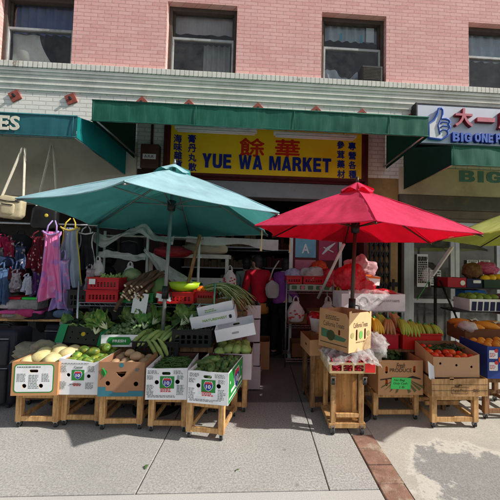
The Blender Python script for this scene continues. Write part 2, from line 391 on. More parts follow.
def tag(o, label=None, cat=None, group=None, kind=None):
    if label: o['label'] = label
    if cat: o['category'] = cat
    if group: o['group'] = group
    if kind: o['kind'] = kind
    return o
def thing(name, label, cat, loc=(0, 0, 0), rz=0, group=None):
    o = bpy.data.objects.new(name, None); COL.objects.link(o); o.empty_display_size = .1
    o.location = loc; o.rotation_euler = (0, 0, rz); return tag(o, label, cat, group)
def children(o): return KIDS.get(o.name, [])
def copy_tree(o, parent=None):
    c = o.copy(); COL.objects.link(c)
    if parent is not None: c.parent = parent
    for ch in list(children(o)): KIDS.setdefault(c.name, []).append(copy_tree(ch, c))
    return c
def place(o, loc, rot=(0, 0, 0), label=None, group=None, scale=None):
    o.location = loc; o.rotation_euler = rot
    if scale: o.scale = scale if hasattr(scale, '__len__') else (scale,) * 3
    if label: o['label'] = label
    if group: o['group'] = group
    return o
class Repeat:
    """first use moves the prototype itself, later ones copy it with its parts"""
    def __init__(s, proto): s.p = proto; s.used = False
    def put(s, loc, rot=(0, 0, 0), label=None, group=None, scale=None):
        o = s.p if not s.used else copy_tree(s.p); s.used = True
        return place(o, loc, rot, label, group, scale)
def rrect(x0, x1, y0, y1, r=.01, k=4):
    pts = []
    for cx, cy, a in ((x1 - r, y1 - r, 0), (x0 + r, y1 - r, 90), (x0 + r, y0 + r, 180), (x1 - r, y0 + r, 270)):
        for i in range(k + 1):
            w = rad(a + 90 * i / k); pts.append((cx + r * math.cos(w), cy + r * math.sin(w)))
    return pts
def rect(x0, x1, y0, y1): return [(x0, y0), (x1, y0), (x1, y1), (x0, y1)]
def circ(x, y, r, n=14): return [(x + r * math.cos(2 * PI * i / n), y + r * math.sin(2 * PI * i / n)) for i in range(n)]
FRONT = Matrix(((1, 0, 0, 0), (0, 0, 1, 0), (0, 1, 0, 0), (0, 0, 0, 1)))       # sheet XY -> XZ, thickness towards +y
FACE = Matrix(((1, 0, 0, 0), (0, 0, -1, 0), (0, 1, 0, 0), (0, 0, 0, 1)))       # lettering XY -> XZ, standing proud towards -y
# ------------------------------------------------------------------ shared surfaces
m_wood = wood('pine_wood', srgb(214, 170, 116), srgb(164, 118, 72))
m_wood2 = wood('old_wood', srgb(150, 112, 78), srgb(86, 60, 40))
m_ply = wood('plywood', srgb(206, 152, 92), srgb(160, 110, 62), 2)
m_card = pm('cardboard', srgb(182, 138, 96), .85, .12, 5, .1, 90, dirt=(srgb(110, 78, 52), .5), objvar=.08)
m_card_d = pm('dark_cardboard', srgb(128, 84, 56), .85, .15, 5, .1, 90, objvar=.08)
m_white_card = pm('white_printed_card', srgb(240, 241, 244), .6, .05, 6, .08, 40, dirt=(srgb(160, 152, 140), .45), objvar=.05)
m_ink = pm('grey_print', srgb(120, 132, 128), .7, .1)
m_ink_dark = pm('dark_print', srgb(50, 40, 36), .7, .1)
m_ink_red = pm('red_print', srgb(206, 60, 66), .6, .1)
m_ink_blue = pm('blue_print', srgb(34, 62, 158), .6, .1)
m_ink_green = pm('green_print', srgb(42, 138, 60), .6, .12)
m_ink_white = pm('white_print', (.8, .8, .8), .6, .05)
m_black = pm('black_plastic', (.012, .012, .013), .45, .2)
m_steel = pm('galvanised_steel', (.42, .43, .44), .35, .2, 20, .1, 80, metal=.9)
m_chrome = pm('wire_chrome', (.55, .55, .56), .25, .1, 20, .05, 80, metal=1)
m_rubber = pm('rubber', (.03, .03, .03), .7)
m_red_plastic = pm('red_plastic', srgb(196, 28, 36), .38, .12, 6, .05, objvar=.08)
m_green_plastic = pm('green_plastic', srgb(38, 128, 62), .4, .12, 6, .05)
m_black_cloth = pm('black_cloth', (.014, .014, .018), .85, .3, 10, .3, 120, objvar=.25)
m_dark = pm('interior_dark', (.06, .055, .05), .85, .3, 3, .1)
m_white_paint = pm('white_paint', srgb(222, 222, 218), .5, .07, 5, .1, dirt=(srgb(120, 112, 100), .5))
m_grey_paint = pm('grey_aluminium', (.48, .50, .52), .4, .1, 4, .05, metal=.5, dirt=((.2, .19, .18), .4))
m_pole = pm('bronze_pole', srgb(84, 74, 64), .4, .15, 8, .05, metal=.6)
m_paper = pm('paper', srgb(226, 228, 230), .8, .05, 3, .05)
m_white_bag = film('white_carrier_bag', (.82, .74, .74), .82, .35)
m_clear = film('clear_film', (.80, .81, .80), .30, .15)
m_grey_film = film('grey_tarp_film', (.50, .50, .47), .72, .3)
m_glass = glass('pane_glass', (.8, .85, .85), .05)

# ------------------------------------------------------------------ ground
def structure(o): o['kind'] = 'structure'; return o
b = MB(); b.grid(lambda u, v: Vector(((u - .5) * 900, -450 + v * 451.2, -.135)), 2, 2)
structure(b.build('road', concrete('asphalt', (.13, .128, .125), (.08, .08, .08), .4, .4)))
b = MB()
xs = [-30, -12, -9.4, -7.2, -5, -2.9, -.775, .53, .885]
for x0, x1 in zip(xs, xs[1:]):
    b.span(x0 + .004, x1 - .004, 2.114, 3.416, -.14, 0)
structure(b.build('sidewalk', concrete('aggregate_concrete', (.60, .585, .55), (.29, .285, .27), .60, .55), bevel=.004))
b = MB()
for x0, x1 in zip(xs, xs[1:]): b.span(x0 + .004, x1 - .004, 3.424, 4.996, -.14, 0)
structure(b.build('walkway', concrete('shade_darkened_concrete', (.27, .26, .245), (.13, .127, .12), .55, .7), bevel=.004))  # dirty rear slabs; colour darkened further to stand in for stall shade
b = MB()
for x0, x1 in zip([-30, -12, -8, -4.2, -1.95, .885], [-12, -8, -4.2, -1.95, .885]): b.span(x0 + .004, x1 - .004, .72, 2.106, -.14, 0)
structure(b.build('pavement', concrete('smooth_concrete', (.61, .595, .56), (.42, .41, .39), .28, .5, scale=1.6), bevel=.004))
b = MB(); b.span(-30, 30, .55, .715, -.14, .004)
structure(b.build('kerb', concrete('kerb_concrete', (.40, .38, .35), (.22, .21, .2), .3, .5), bevel=.02))
b = MB(); yy = .73
while yy < 2.74:
    b.span(.893, .893 + .19 + rnd.uniform(-.006, .006), yy, yy + .197, -.14, rnd.uniform(-.002, .002)); yy += .205
structure(b.build('brick_paving_strip', pm('paver_red', srgb(146, 112, 96), .9, .35, 14, .5, 90, dirt=(srgb(196, 184, 160), .95)), bevel=.006))
b = MB(); b.span(1.088, 12, .72, 5.0, -.14, -.004); b.span(.893, 1.084, 2.76, 5.0, -.14, -.004)
structure(b.build('patched_sidewalk', patched_mat()))
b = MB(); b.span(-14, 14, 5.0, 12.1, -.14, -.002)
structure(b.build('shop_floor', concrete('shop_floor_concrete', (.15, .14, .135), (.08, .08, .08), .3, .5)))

# ------------------------------------------------------------------ the brick building
D = 4.8
BLD = thing('brick_building', 'pink painted brick building with pale corbelled ledge over open shop fronts', 'building', (0, D, 0))
def bpart(mb, name, mat, **kw): return mb.build(name, mat, BLD, world=True, **kw)
m_brick = brick_mat('pink_brick', srgb(250, 194, 186), srgb(236, 168, 162), srgb(206, 148, 140), bw=.213, bh=.0618, ms=.0058, grime=.25)
m_pale = brick_mat('pale_brick', srgb(250, 246, 234), srgb(240, 237, 226), srgb(208, 204, 192), grime=.25, worn=srgb(150, 140, 124))
m_ledge = pm('ledge_paint', srgb(242, 240, 228), .85, .10, 5, .35, 45, dirt=(srgb(140, 134, 122), .4))
m_ledge_top = brick_mat('ledge_headers', srgb(240, 238, 226), srgb(230, 226, 214), srgb(150, 142, 128), bw=.072, bh=.2, ms=.007, worn=srgb(140, 118, 100))
ZS = 4.58                                   # sill level
wl = []
for pl, pr, py in ((-5, 71, 62), (165, 235.5, 74), (321, 386, 84), (469, 535, 94)):
    wl.append((at(pl, py, D).x, at(pr, py, D).x))
p0 = wl[0][0] - (wl[1][0] - wl[0][0]); wl.insert(0, (p0, p0 + 1.13)); d_ = wl[4][0] - wl[3][0]; wl.append((wl[4][0] + d_, wl[4][1] + d_))
ZT = 5.78
b = MB(); holes = [rect(a, c, ZS, ZT) for a, c in wl]
holes2 = [rect(a, c, ZT + 1.6, ZT + 3.0) for a, c in wl]
b.panel(rect(-14, 14, ZS - .3, ZT + 4.2), holes + holes2, .24, Matrix.Translation((0, D + .24, 0)) @ FACE)
bpart(b, 'upper_wall', m_brick)
b = MB()
for a, c in wl: b.span(a - .02, c + .02, D + .004, D + .235, ZT + .001, ZT + .14)
bpart(b, 'window_lintel', brick_mat('soldier_brick', srgb(170, 96, 84), srgb(150, 84, 74), srgb(120, 80, 72), bw=.068, bh=.2))
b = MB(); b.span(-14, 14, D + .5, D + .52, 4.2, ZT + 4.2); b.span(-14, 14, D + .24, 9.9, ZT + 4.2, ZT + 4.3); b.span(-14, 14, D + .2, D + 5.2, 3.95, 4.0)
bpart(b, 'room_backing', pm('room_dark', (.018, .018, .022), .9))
m_sash = pm('sash_paint', srgb(178, 182, 182), .5, .15, 9, .2, 60, dirt=(srgb(96, 84, 72), .7))
m_frame = pm('window_frame_dark', srgb(84, 74, 66), .7, .25, 9, .2)
m_curtain = canvas('grey_curtain', (.7, .7, .66), .3)
m_curtain_b = canvas('blue_curtain', (.16, .22, .46), .3)
m_shade = canvas('roller_shade', (.9, .87, .8), .2)
for i, (a, c) in enumerate(wl):
    f = MB(); y0 = D + .10
    f.span(a, a + .055, y0, y0 + .1, ZS, ZT); f.span(c - .055, c, y0, y0 + .1, ZS, ZT)
    f.span(a + .055, c - .055, y0, y0 + .1, ZT - .07, ZT); f.span(a + .055, c - .055, y0, y0 + .1, ZS, ZS + .05)
    w = bpart(f, 'window', m_frame if i != 2 else m_frame, bevel=.004)
    zm = ZS + .66
    s_ = MB(); A, C = a + .057, c - .057
    s_.span(A, A + .03, y0 + .012, y0 + .05, ZS + .052, zm + .03); s_.span(C - .03, C, y0 + .012, y0 + .05, ZS + .052, zm + .03)
    s_.span(A + .03, C - .03, y0 + .012, y0 + .05, zm - .01, zm + .03); s_.span(A + .03, C - .03, y0 + .012, y0 + .05, ZS + .052, ZS + .095)
    s_.build('sash', m_sash, w, world=True, bevel=.003)
    u_ = MB(); u_.span(A, A + .03, y0 + .055, y0 + .09, zm + .031, ZT - .072); u_.span(C - .03, C, y0 + .055, y0 + .09, zm + .031, ZT - .072); u_.span(A, C, y0 + .055, y0 + .09, zm - .005, zm + .028)
    u_.build('upper_sash', m_frame, w, world=True, bevel=.003)
    g = MB(); g.poly([(A + .03, y0 + .03, ZS + .095), (C - .03, y0 + .03, ZS + .095), (C - .03, y0 + .03, zm - .01), (A + .03, y0 + .03, zm - .01)]); g.poly([(A + .03, y0 + .072, zm + .028), (C - .03, y0 + .072, zm + .028), (C - .03, y0 + .072, ZT - .072), (A + .03, y0 + .072, ZT - .072)])
    g.build('pane', m_glass, w, world=True)
    ph = i * 1.3
    cu = MB()
    if i == 1:      # gathered blue curtain above, pale shade pushed aside below
        cu.grid(lambda u, v: Vector((A + .02 + u * (C - A - .04), y0 + .14 + .02 * math.sin(u * 46) + .012 * math.sin(u * 17), zm + .02 + v * .56)), 70, 6)
        cu.build('curtain', m_curtain_b, w, world=True, smooth=True)
        cu = MB(); cu.grid(lambda u, v: Vector((A + .02 + u * (.46 + .30 * (1 - v) ** 1.5) * .9, y0 + .11 + .012 * math.sin(u * 9 + v * 4), ZS + .1 + v * .54)), 20, 10)
        cu.build('shade', m_shade, w, world=True, smooth=True)
    elif i == 2:
        cu.grid(lambda u, v: Vector((A + .02 + u * (C - A - .04), y0 + .12 + .01 * math.sin(u * 20), zm + .18 + .05 * noise.noise(Vector((u * 5, 0, 1))) + v * .36)), 24, 6)
        cu.build('shade', canvas('old_shade', (.75, .62, .62), .3), w, world=True, smooth=True)
        cu = MB(); cu.grid(lambda u, v: Vector((A + .5 + u * .45, y0 + .13 + .02 * math.sin(u * 30), ZS + .1 + v * .56)), 30, 4)
        cu.build('curtain', canvas('dark_curtain', (.45, .45, .43), .2), w, world=True, smooth=True)
    elif i == 3:
        cu.grid(lambda u, v: Vector((A + .02 + u * (C - A - .04), y0 + .12 + .02 * math.sin(u * 40), zm + .22 + v * .33)), 50, 5)
        cu.build('shade', canvas('bluegrey_shade', (.72, .82, .92), .3), w, world=True, smooth=True)
        cu = MB(); cu.grid(lambda u, v: Vector((A + .02 + u * .62, y0 + .15 + .03 * math.sin(u * 22 + v * 3), ZS + .09 + v * (.22 + .08 * math.sin(u * 7)))), 30, 5)
        cu.build('curtain', canvas('pale_blue_cloth', (.7, .76, .88), .3), w, world=True, smooth=True)
        for q, (dx, dz, hh) in enumerate(((.30, .2, .14), (.66, .18, .14))):
            k = MB(); k.span(A + dx, A + dx + .035, y0 + .076, y0 + .078, zm + dz, zm + dz + hh); k.build('sticker', pm('cyan_sticker', srgb(70, 170, 200), .5), w, world=True)
        k = MB(); k.span(A + .76, A + .9, y0 + .076, y0 + .078, zm + .2, zm + .46); k.build('notice', m_paper, w, world=True)
    else:
        cu.grid(lambda u, v: Vector((A + .02 + u * (C - A - .04), y0 + .12 + .02 * math.sin(u * 36), zm - .0 + v * .56)), 50, 5)
        cu.build('shade', canvas('steel_blue_shade', (.66, .76, .9), .3), w, world=True, smooth=True)
# corbelled ledge and pale lintel wall
b = MB(); b.span(-14, 14, D - .10, D + .099, ZS - .095, ZS - .001); bpart(b, 'ledge_cap', m_ledge_top, bevel=.006)
b = MB(); zz = ZS - .097
for h, o in ((.05, .085), (.045, .07), (.06, .058), (.02, .045), (.06, .042), (.02, .028), (.06, .022)):
    b.span(-14, 14, D - o, D + .05, zz - h, zz - .0005); zz -= h
bpart(b, 'ledge_moulding', m_ledge, bevel=.006)
b = MB(); b.span(-14, 14, D, D + .3, 3.0, zz - .001); bpart(b, 'pale_brick_band', m_pale)
m_tie = pm('rust_red_plate', srgb(158, 84, 72), .75, .25, 20, .3)
for px, py, ro in ((15, 96, 60), (71, 99, 66), (142, 103, 45), (189, 106, 45), (258, 109, 45), (316, 112, 45), (362, 115, 45), (411, 119, 45)):
    p = at(px, py, D - .012); k = MB(); k.box((p.x, D - .012, p.z), (.155, .02, .155), ry=rad(ro)); q = bpart(k, 'tie_plate', m_tie, bevel=.003)
    k = MB(); k.tube([(p.x, D - .022, p.z), (p.x, D - .06, p.z)], .022, 6); k.build('bolt', m_rubber, q, world=True)
# ground storey: piers, transoms, back walls
XPL0, XPL1 = at(137, 165, D).x, at(168.5, 165, D).x
XPR0, XPR1 = at(363, 190, D).x, at(398.5, 190, D).x
m_pier_l = pm('brown_pier', srgb(58, 40, 34), .8, .3, 6, .3, 60)
b = MB(); b.span(XPL0, XPL1 - .07, D + .01, D + .34, 0, 3.0); bpart(b, 'pier', m_pier_l, bevel=.008)
m_tan = pm('tan_pier', srgb(170, 138, 92), .8, .2, 4, .3, 50, dirt=(srgb(84, 62, 44), .75))
b = MB(); b.span(XPR0 + .06, XPR1, D + .01, D + .34, 0, 3.0); bpart(b, 'tan_pier', m_tan, bevel=.008)
m_maroon = pm('maroon_paint', srgb(92, 26, 28), .6, .2, 6, .2, dirt=(srgb(50, 18, 18), .6))
for x0, x1 in ((XPL1 - .068, XPL1 - .001), (XPR0 - .002, XPR0 + .058)):
    b = MB(); b.span(x0, x1, D - .07, D + .2, 0, 3.7); bpart(b, 'door_jamb', m_maroon, bevel=.004)
m_beige = pm('beige_transom', srgb(204, 194, 174), .8, .12, 3, .15, 40, dirt=(srgb(140, 128, 112), .5))
b = MB(); b.span(-9, XPL0 + .002, D - .025, D + .22, 2.5, 3.42); b.span(-9, XPL0, D + .08, D + .30, 2.42, 2.5); bpart(b, 'left_transom', m_beige, bevel=.005)
m_shut = pm('shutter_box', srgb(142, 146, 150), .5, .1, 4, .1, 40, metal=.1, dirt=(srgb(96, 96, 94), .5))
b = MB(); b.span(XPL1, XPR0 - .004, D + .05, D + .3, 2.62, 2.875); bpart(b, 'roller_shutter_box', m_shut, bevel=.012)
b = MB(); b.span(XPL1, XPR0 - .004, D + .02, D + .06, 2.878, 2.93); bpart(b, 'shutter_rail', m_maroon, bevel=.004)
# right shop front: BIG transom, grey header
b = MB(); b.span(XPR1, 9, D - .02, D + .119, 2.74, 3.2); o = bpart(b, 'transom', pm('cream_transom', srgb(222, 214, 186), .8, .12, 3, .15, 40, dirt=(srgb(140, 128, 104), .6)), bevel=.004)
t = MB(); p = at(481, 177, D - .02); t.block('BIG', Matrix.Translation((p.x, D - .0215, p.z)) @ FACE, .76, .19, 0, 0, .006, .16); t.build('lettering', pm('teal_letters', srgb(104, 152, 146), .6, .1), o, world=True)
m_hdr = pm('header_grey', srgb(98, 96, 88), .75, .18, 5, .25, 40, dirt=(srgb(168, 150, 104), .5))
b = MB(); b.span(XPR1, 9, D - .04, D + .25, 2.50, 2.735); bpart(b, 'header_beam', m_hdr, bevel=.01)
b = MB(); b.span(XPR1, 9, D + .0, D + .22, 2.36, 2.498); b.span(XPR1, 9, D - .02, D + .2, 2.32, 2.358); bpart(b, 'header_moulding', pm('header_taupe', srgb(122, 112, 98), .75, .2, 5, .2), bevel=.008)
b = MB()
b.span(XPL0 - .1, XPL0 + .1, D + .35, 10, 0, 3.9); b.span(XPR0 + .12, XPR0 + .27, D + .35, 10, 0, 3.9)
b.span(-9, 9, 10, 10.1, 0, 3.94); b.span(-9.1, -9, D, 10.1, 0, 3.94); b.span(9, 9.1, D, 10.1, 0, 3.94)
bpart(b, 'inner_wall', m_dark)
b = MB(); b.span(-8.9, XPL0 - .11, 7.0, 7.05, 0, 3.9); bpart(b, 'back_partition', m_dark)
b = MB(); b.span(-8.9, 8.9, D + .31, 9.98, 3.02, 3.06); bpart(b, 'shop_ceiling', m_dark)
# left shop stall riser
# glazed doors of the right shop
def glass_door(x0, x1, label, hinge):
    t = thing('glass_door', label, 'door', ((x0 + x1) / 2, D + .1, 0)); w = (x1 - x0) / 2; zt = 2.315
    k = MB(); s_ = .075
    k.span(-w, -w + s_, -.03, .03, .01, zt); k.span(w - s_, w, -.03, .03, .01, zt); k.span(-w + s_, w - s_, -.03, .03, zt - .09, zt); k.span(-w + s_, w - s_, -.03, .03, .01, .28)
    k.span(-w + s_, w - s_, -.028, .028, .95, 1.02)
    k.build('frame', m_grey_paint, t, bevel=.004)
    k = MB(); k.poly([(-w + s_, 0, .28), (w - s_, 0, .28), (w - s_, 0, .95), (-w + s_, 0, .95)]); k.poly([(-w + s_, 0, 1.02), (w - s_, 0, 1.02), (w - s_, 0, zt - .09), (-w + s_, 0, zt - .09)]); k.build('pane', glass('door_glass', (.8, .85, .85), .11), t)  # grey veil raised on these panes to stand in for a pale reflection
    hx = (w - .035) * hinge
    k = MB(); k.tube([(hx, -.03, 1.0), (hx, -.09, 1.01), (hx, -.105, 1.05), (hx, -.105, 1.25), (hx, -.09, 1.29), (hx, -.03, 1.30)], .014, 8); k.build('handle', m_chrome, t, smooth=True)
    return t
dx = [at(p, 270, D + .1).x for p in (408, 454, 500, 546)]
glass_door(dx[0] + .012, dx[1] - .004, 'grey framed glass shop door with tall white notice next to the tan pier', 1)
glass_door(dx[1] + .004, dx[2] - .004, 'grey framed glass shop door with four small notices behind the fruit rack', -1)
for x0, x1, y0, y1 in ((dx[2], dx[2] + .06, D + .05, D + .15), (dx[0] - .09, dx[0] + .008, D + .05, D + .15), (dx[2] + .062, 6, D + .08, D + .1)):
    b = MB(); b.span(x0, x1, y0, y1, 0, 2.315); bpart(b, 'door_frame', m_grey_paint, bevel=.004)
# folded black gate between market and tan pier
gt = thing('folding_gate', 'folded black lattice security gate beside the tan pier', 'gate', (at(378, 300, D).x, D - .05, 0))
for k_ in range(5):
    k = MB(); x = -.16 + k_ * .08; k.span(x - .012, x + .012, -.02, .02, .02, 2.3); k.build('upright', m_black, gt)
k = MB()
for j in range(13):
    z = .15 + j * .17
    for i in range(4):
        x = -.16 + i * .08; k.bar((x, -.024, z), (x + .08, -.024, z + .15), .006, .018); k.bar((x, .024, z + .15), (x + .08, .024, z), .006, .018)
k.build('lattice', m_black, gt)
lk = MB(); lk.span(.165, .28, -.05, .02, 1.22, 1.29); lk.span(.2, .235, -.052, -.02, 1.16, 1.34); lk.build('latch', m_black, gt, bevel=.004)

def notice(px0, px1, py0, py1, Y, label, group=None, lines=8, head=True, mat=None, title=None):
    a, c = at(px0, py0, Y), at(px1, py1, Y); w, h = c.x - a.x, a.z - c.z
    t = thing('paper_notice', label, 'notice', ((a.x + c.x) / 2, Y, (a.z + c.z) / 2), 0, group)
    k = MB(); k.grid(lambda u, v: Vector(((u - .5) * w, -.004 * abs(noise.noise(Vector((u * 3, v * 3, px0)))) - .001, (v - .5) * h)), 6, 6); k.build('sheet', mat or m_paper, t, smooth=True)
    k = MB(); r = random.Random(int(px0 * 7 + py0))
    for i in range(lines):
        z = h * (.38 - i * .8 / max(1, lines)); x = -.42 * w
        while x < .4 * w:
            l = r.uniform(.06, .2) * w; l = min(l, .42 * w - x)
            th = h * .05 if i else h * .09
            k.span(x, x + l, -.0075, -.0065, z - th / 2, z + th / 2); x += l + .04 * w
    if lines: k.build('print', m_ink_dark, t)
    return t
notice(417, 428, 254, 287, D + .06, 'tall white printed notice on the left glass door', lines=12)
notice(430, 441, 270, 287, D + .06, 'small white notice low on the left glass door', lines=6)
for i, (x0, x1, y0, y1, nm) in enumerate(((467, 478, 260, 268, 'upper left'), (479, 490, 260, 268, 'upper right'), (468, 479, 270, 289, 'lower left'), (480, 490, 270, 286, 'lower right'))):
    notice(x0, x1, y0, y1, D + .06, nm + ' of the four white notices on the right glass door', 'notices on the right glass door', 6)
# ------------------------------------------------------------------ signs
m_yellow = pm('yellow_sign', srgb(255, 210, 36), .5, .06, 3, .05, dirt=(srgb(196, 140, 16), .35))
m_navy = pm('navy_letters', srgb(22, 40, 140), .5, .1)
m_redl = pm('red_letters', srgb(206, 44, 26), .5, .1)
a, c = at(171, 133, D - .1), at(361.5, 181, D - .1)
sx0, sx1, sz0, sz1 = a.x, c.x, 2.94, 3.72
sg = thing('shop_sign', 'long yellow market sign with blue and red lettering under the big green awning', 'sign', ((sx0 + sx1) / 2, D - .06, sz0))
W, H = sx1 - sx0, sz1 - sz0
k = MB(); k.span(-W / 2, W / 2, -.04, .05, 0, H); k.build('board', m_yellow, sg, bevel=.004)
k = MB(); k.span(-W / 2 - .06, W / 2 + .06, -.045, .05, -.035, -.001); k.span(-W / 2 - .05, -W / 2 - .001, -.045, .05, 0, H); k.span(W / 2 + .001, W / 2 + .05, -.045, .05, 0, H); k.build('frame', m_maroon, sg, bevel=.003)
def onsign(px, py): p = at(px, py, D - .1); return p.x - (sx0 + sx1) / 2, p.z - sz0
FS = Matrix.Translation((0, -.0405, 0)) @ FACE
x0, z0 = onsign(202, 166.5); x1, z1 = onsign(331, 168.5)
k = MB(); k.block('YUE WA MARKET', FS, x1 - x0, .225, (x0 + x1) / 2, .198, .008, .12); k.build('lettering', m_navy, sg)
def brush(k, ch, w, h, x, z, th):
    for i, (ax, az) in enumerate(((0, 0), (th, th * .4), (-th, -th * .4), (th * .3, -th), (-th * .3, th))): k.text(ch, FS, w, h, .004 + .0004 * i, 0, x + ax, z + az)
for ch, px in (('餘', 252), ('華', 287.5)):
    x, z = onsign(px, 148.2 if px < 260 else 149.5); k = MB(); brush(k, ch, .385, .285, x, z + .012, .007); k.build('red_character', m_redl, sg)
for col, px, y0, y1 in (('海味雜貨', 177.8, 138.6, 164), ('膏丹丸散', 192, 138.8, 167), ('參茸藥材', 340.6, 145, 174), ('專營各種', 352, 146.3, 174.5)):
    for i, ch in enumerate(col):
        x, z = onsign(px + .15 * i, y0 + (y1 - y0) * i / 3); k = MB(); brush(k, ch, .12, .125, x, z, .0035); k.build('blue_character', m_navy, sg)
# two tube lights hung in front of the sign top
m_tube = pm('lamp_white', (.75, .76, .74), .4, .05)
for (pa, pb, nm, col) in (((175, 131), (257, 136), 'left white fluorescent batten above the yellow sign', m_tube), ((273.5, 136), (356, 142), 'right white fluorescent batten above the yellow sign', m_tube)):
    A, B = at(*pa, D - .38), at(*pb, D - .38); L = (B.x - A.x) / 2
    t = thing('tube_light', nm, 'lamp', ((A.x + B.x) / 2, D - .38, (A.z + B.z) / 2 + .03))
    k = MB(); k.span(-L, L, -.045, .045, .008, .05); k.build('housing', m_white_paint, t, bevel=.01)
    k = MB(); k.tube([(-L + .03, -.03, -.006), (L - .03, -.03, -.006)], .014, 8); k.tube([(-L + .03, .03, -.006), (L - .03, .03, -.006)], .014, 8); k.build('tube', m_tube, t, smooth=True)
    k = MB()
    for s in (-.7, .7): k.bar((s * L, 0, .05), (s * L, .0, .27), .012)
    k.bar((-L, 0, .27), (L, 0, .27), .02); k.bar((-.7 * L, 0, .27), (-.7 * L, .36, .32), .014); k.bar((.7 * L, 0, .27), (.7 * L, .36, .32), .014); k.build('hanger', m_steel, t)
# BIG ONE sign
a = at(417.5, 105, D - .16); bx1 = 4.7
bz0, bz1 = at(440, 143.5, D - .16).z, at(440, 105.5, D - .16).z
bs = thing('box_sign', 'white box sign with blue thumb emblem and raised red and blue letters', 'sign', ((a.x + bx1) / 2, D, bz0))
W = (bx1 - a.x) / 2; H = bz1 - bz0; cxs = (a.x + bx1) / 2
k = MB(); k.span(-W, W, -.16, -.002, 0, H); k.build('board', pm('sign_white', srgb(214, 220, 232), .45, .05, 3, .05, dirt=(srgb(160, 166, 176), .4)), bs, bevel=.004)
k = MB(); k.span(-W - .03, -W - .001, -.165, 0, -.03, H + .03); k.span(-W, W, -.165, 0, H + .001, H + .025); k.span(-W, W, -.165, 0, -.03, -.001); k.build('frame', m_black, bs, bevel=.003)
def onb(px, py): p = at(px, py, D - .2); return p.x - cxs, p.z - bz0
BS = Matrix.Translation((0, -.18, 0)) @ FACE
m_rose = pm('rose_letters', srgb(206, 108, 122), .45, .08); m_royal = pm('royal_letters', srgb(72, 108, 200), .45, .08)
x0, _ = onb(463.5, 135); x1, _ = onb(491, 136)
m_crimson = pm('crimson_edge', srgb(150, 24, 40), .5, .1)
for ch, px, ww, hh, py in (('大', 463, .30, .30, 118), ('一', 485, .30, .07, 120.5), ('農', 506, .30, .30, 121), ('產', 527, .3, .3, 122)):
    x, z = onb(px, py); k = MB(); k.text(ch, Matrix.Translation((0, -.221, 0)) @ FACE, ww, hh, .008, .02, x, z); q = k.build('red_character', m_rose, bs)
    k = MB(); k.text(ch, Matrix.Translation((0, -.162, 0)) @ FACE, ww, hh, .058, .02, x, z); k.build('letter_return', m_crimson, q)
for wd, pa, pb in (('BIG', 452, 471), ('ONE', 474, 492.5), ('PRODUCE', 495, 536)):
    xa, z = onb(pa, 137.2 + (pa - 452) * .03); xb, _ = onb(pb, 137)
    k = MB(); k.block(wd, Matrix.Translation((0, -.215, 0)) @ FACE, xb - xa, .15, (xa + xb) / 2, z, .008, .14); q = k.build('blue_word', m_royal, bs)
    k = MB(); k.block(wd, Matrix.Translation((0, -.162, 0)) @ FACE, xb - xa, .15, (xa + xb) / 2, z, .052, .14); k.build('letter_return', m_navy, q)
# thumb emblem: white hand, blue outline
ox, oz = onb(440, 124)
hand = [(-.19, -.24), (.02, -.255), (.12, -.19), (.14, -.14), (.115, -.115), (.16, -.07), (.165, -.03), (.14, -.005), (.17, .035), (.15, .075), (.10, .09), (.02, .085), (.045, .16), (.05, .235), (.02, .265), (-.02, .255), (-.04, .17), (-.10, .06), (-.19, .0)]
hp = [(x + ox, z + oz) for x, z in hand]
k = MB(); k.panel(hp, (), .03, Matrix.Translation((0, -.162, 0)) @ FACE); em = k.build('thumb_emblem', m_ink_white, bs)
k = MB(); k.tube([(x, -.195, z) for x, z in hp + hp[:1]], .019, 6)
for z, w in ((.03, .15), (-.035, .155), (-.1, .13)):
    k.tube([(ox + .01, -.196, oz + z - .02), (ox + .05, -.197, oz + z + .008), (ox + .10, -.197, oz + z + .006), (ox + w, -.196, oz + z)], .012, 6)
k.tube([(ox - .0, -.196, oz - .17), (ox - .03, -.196, oz - .02), (ox - .0, -.196, oz + .05), (ox + .03, -.196, oz + .085)], .012, 6)
k.build('outline', m_royal, em, smooth=True)

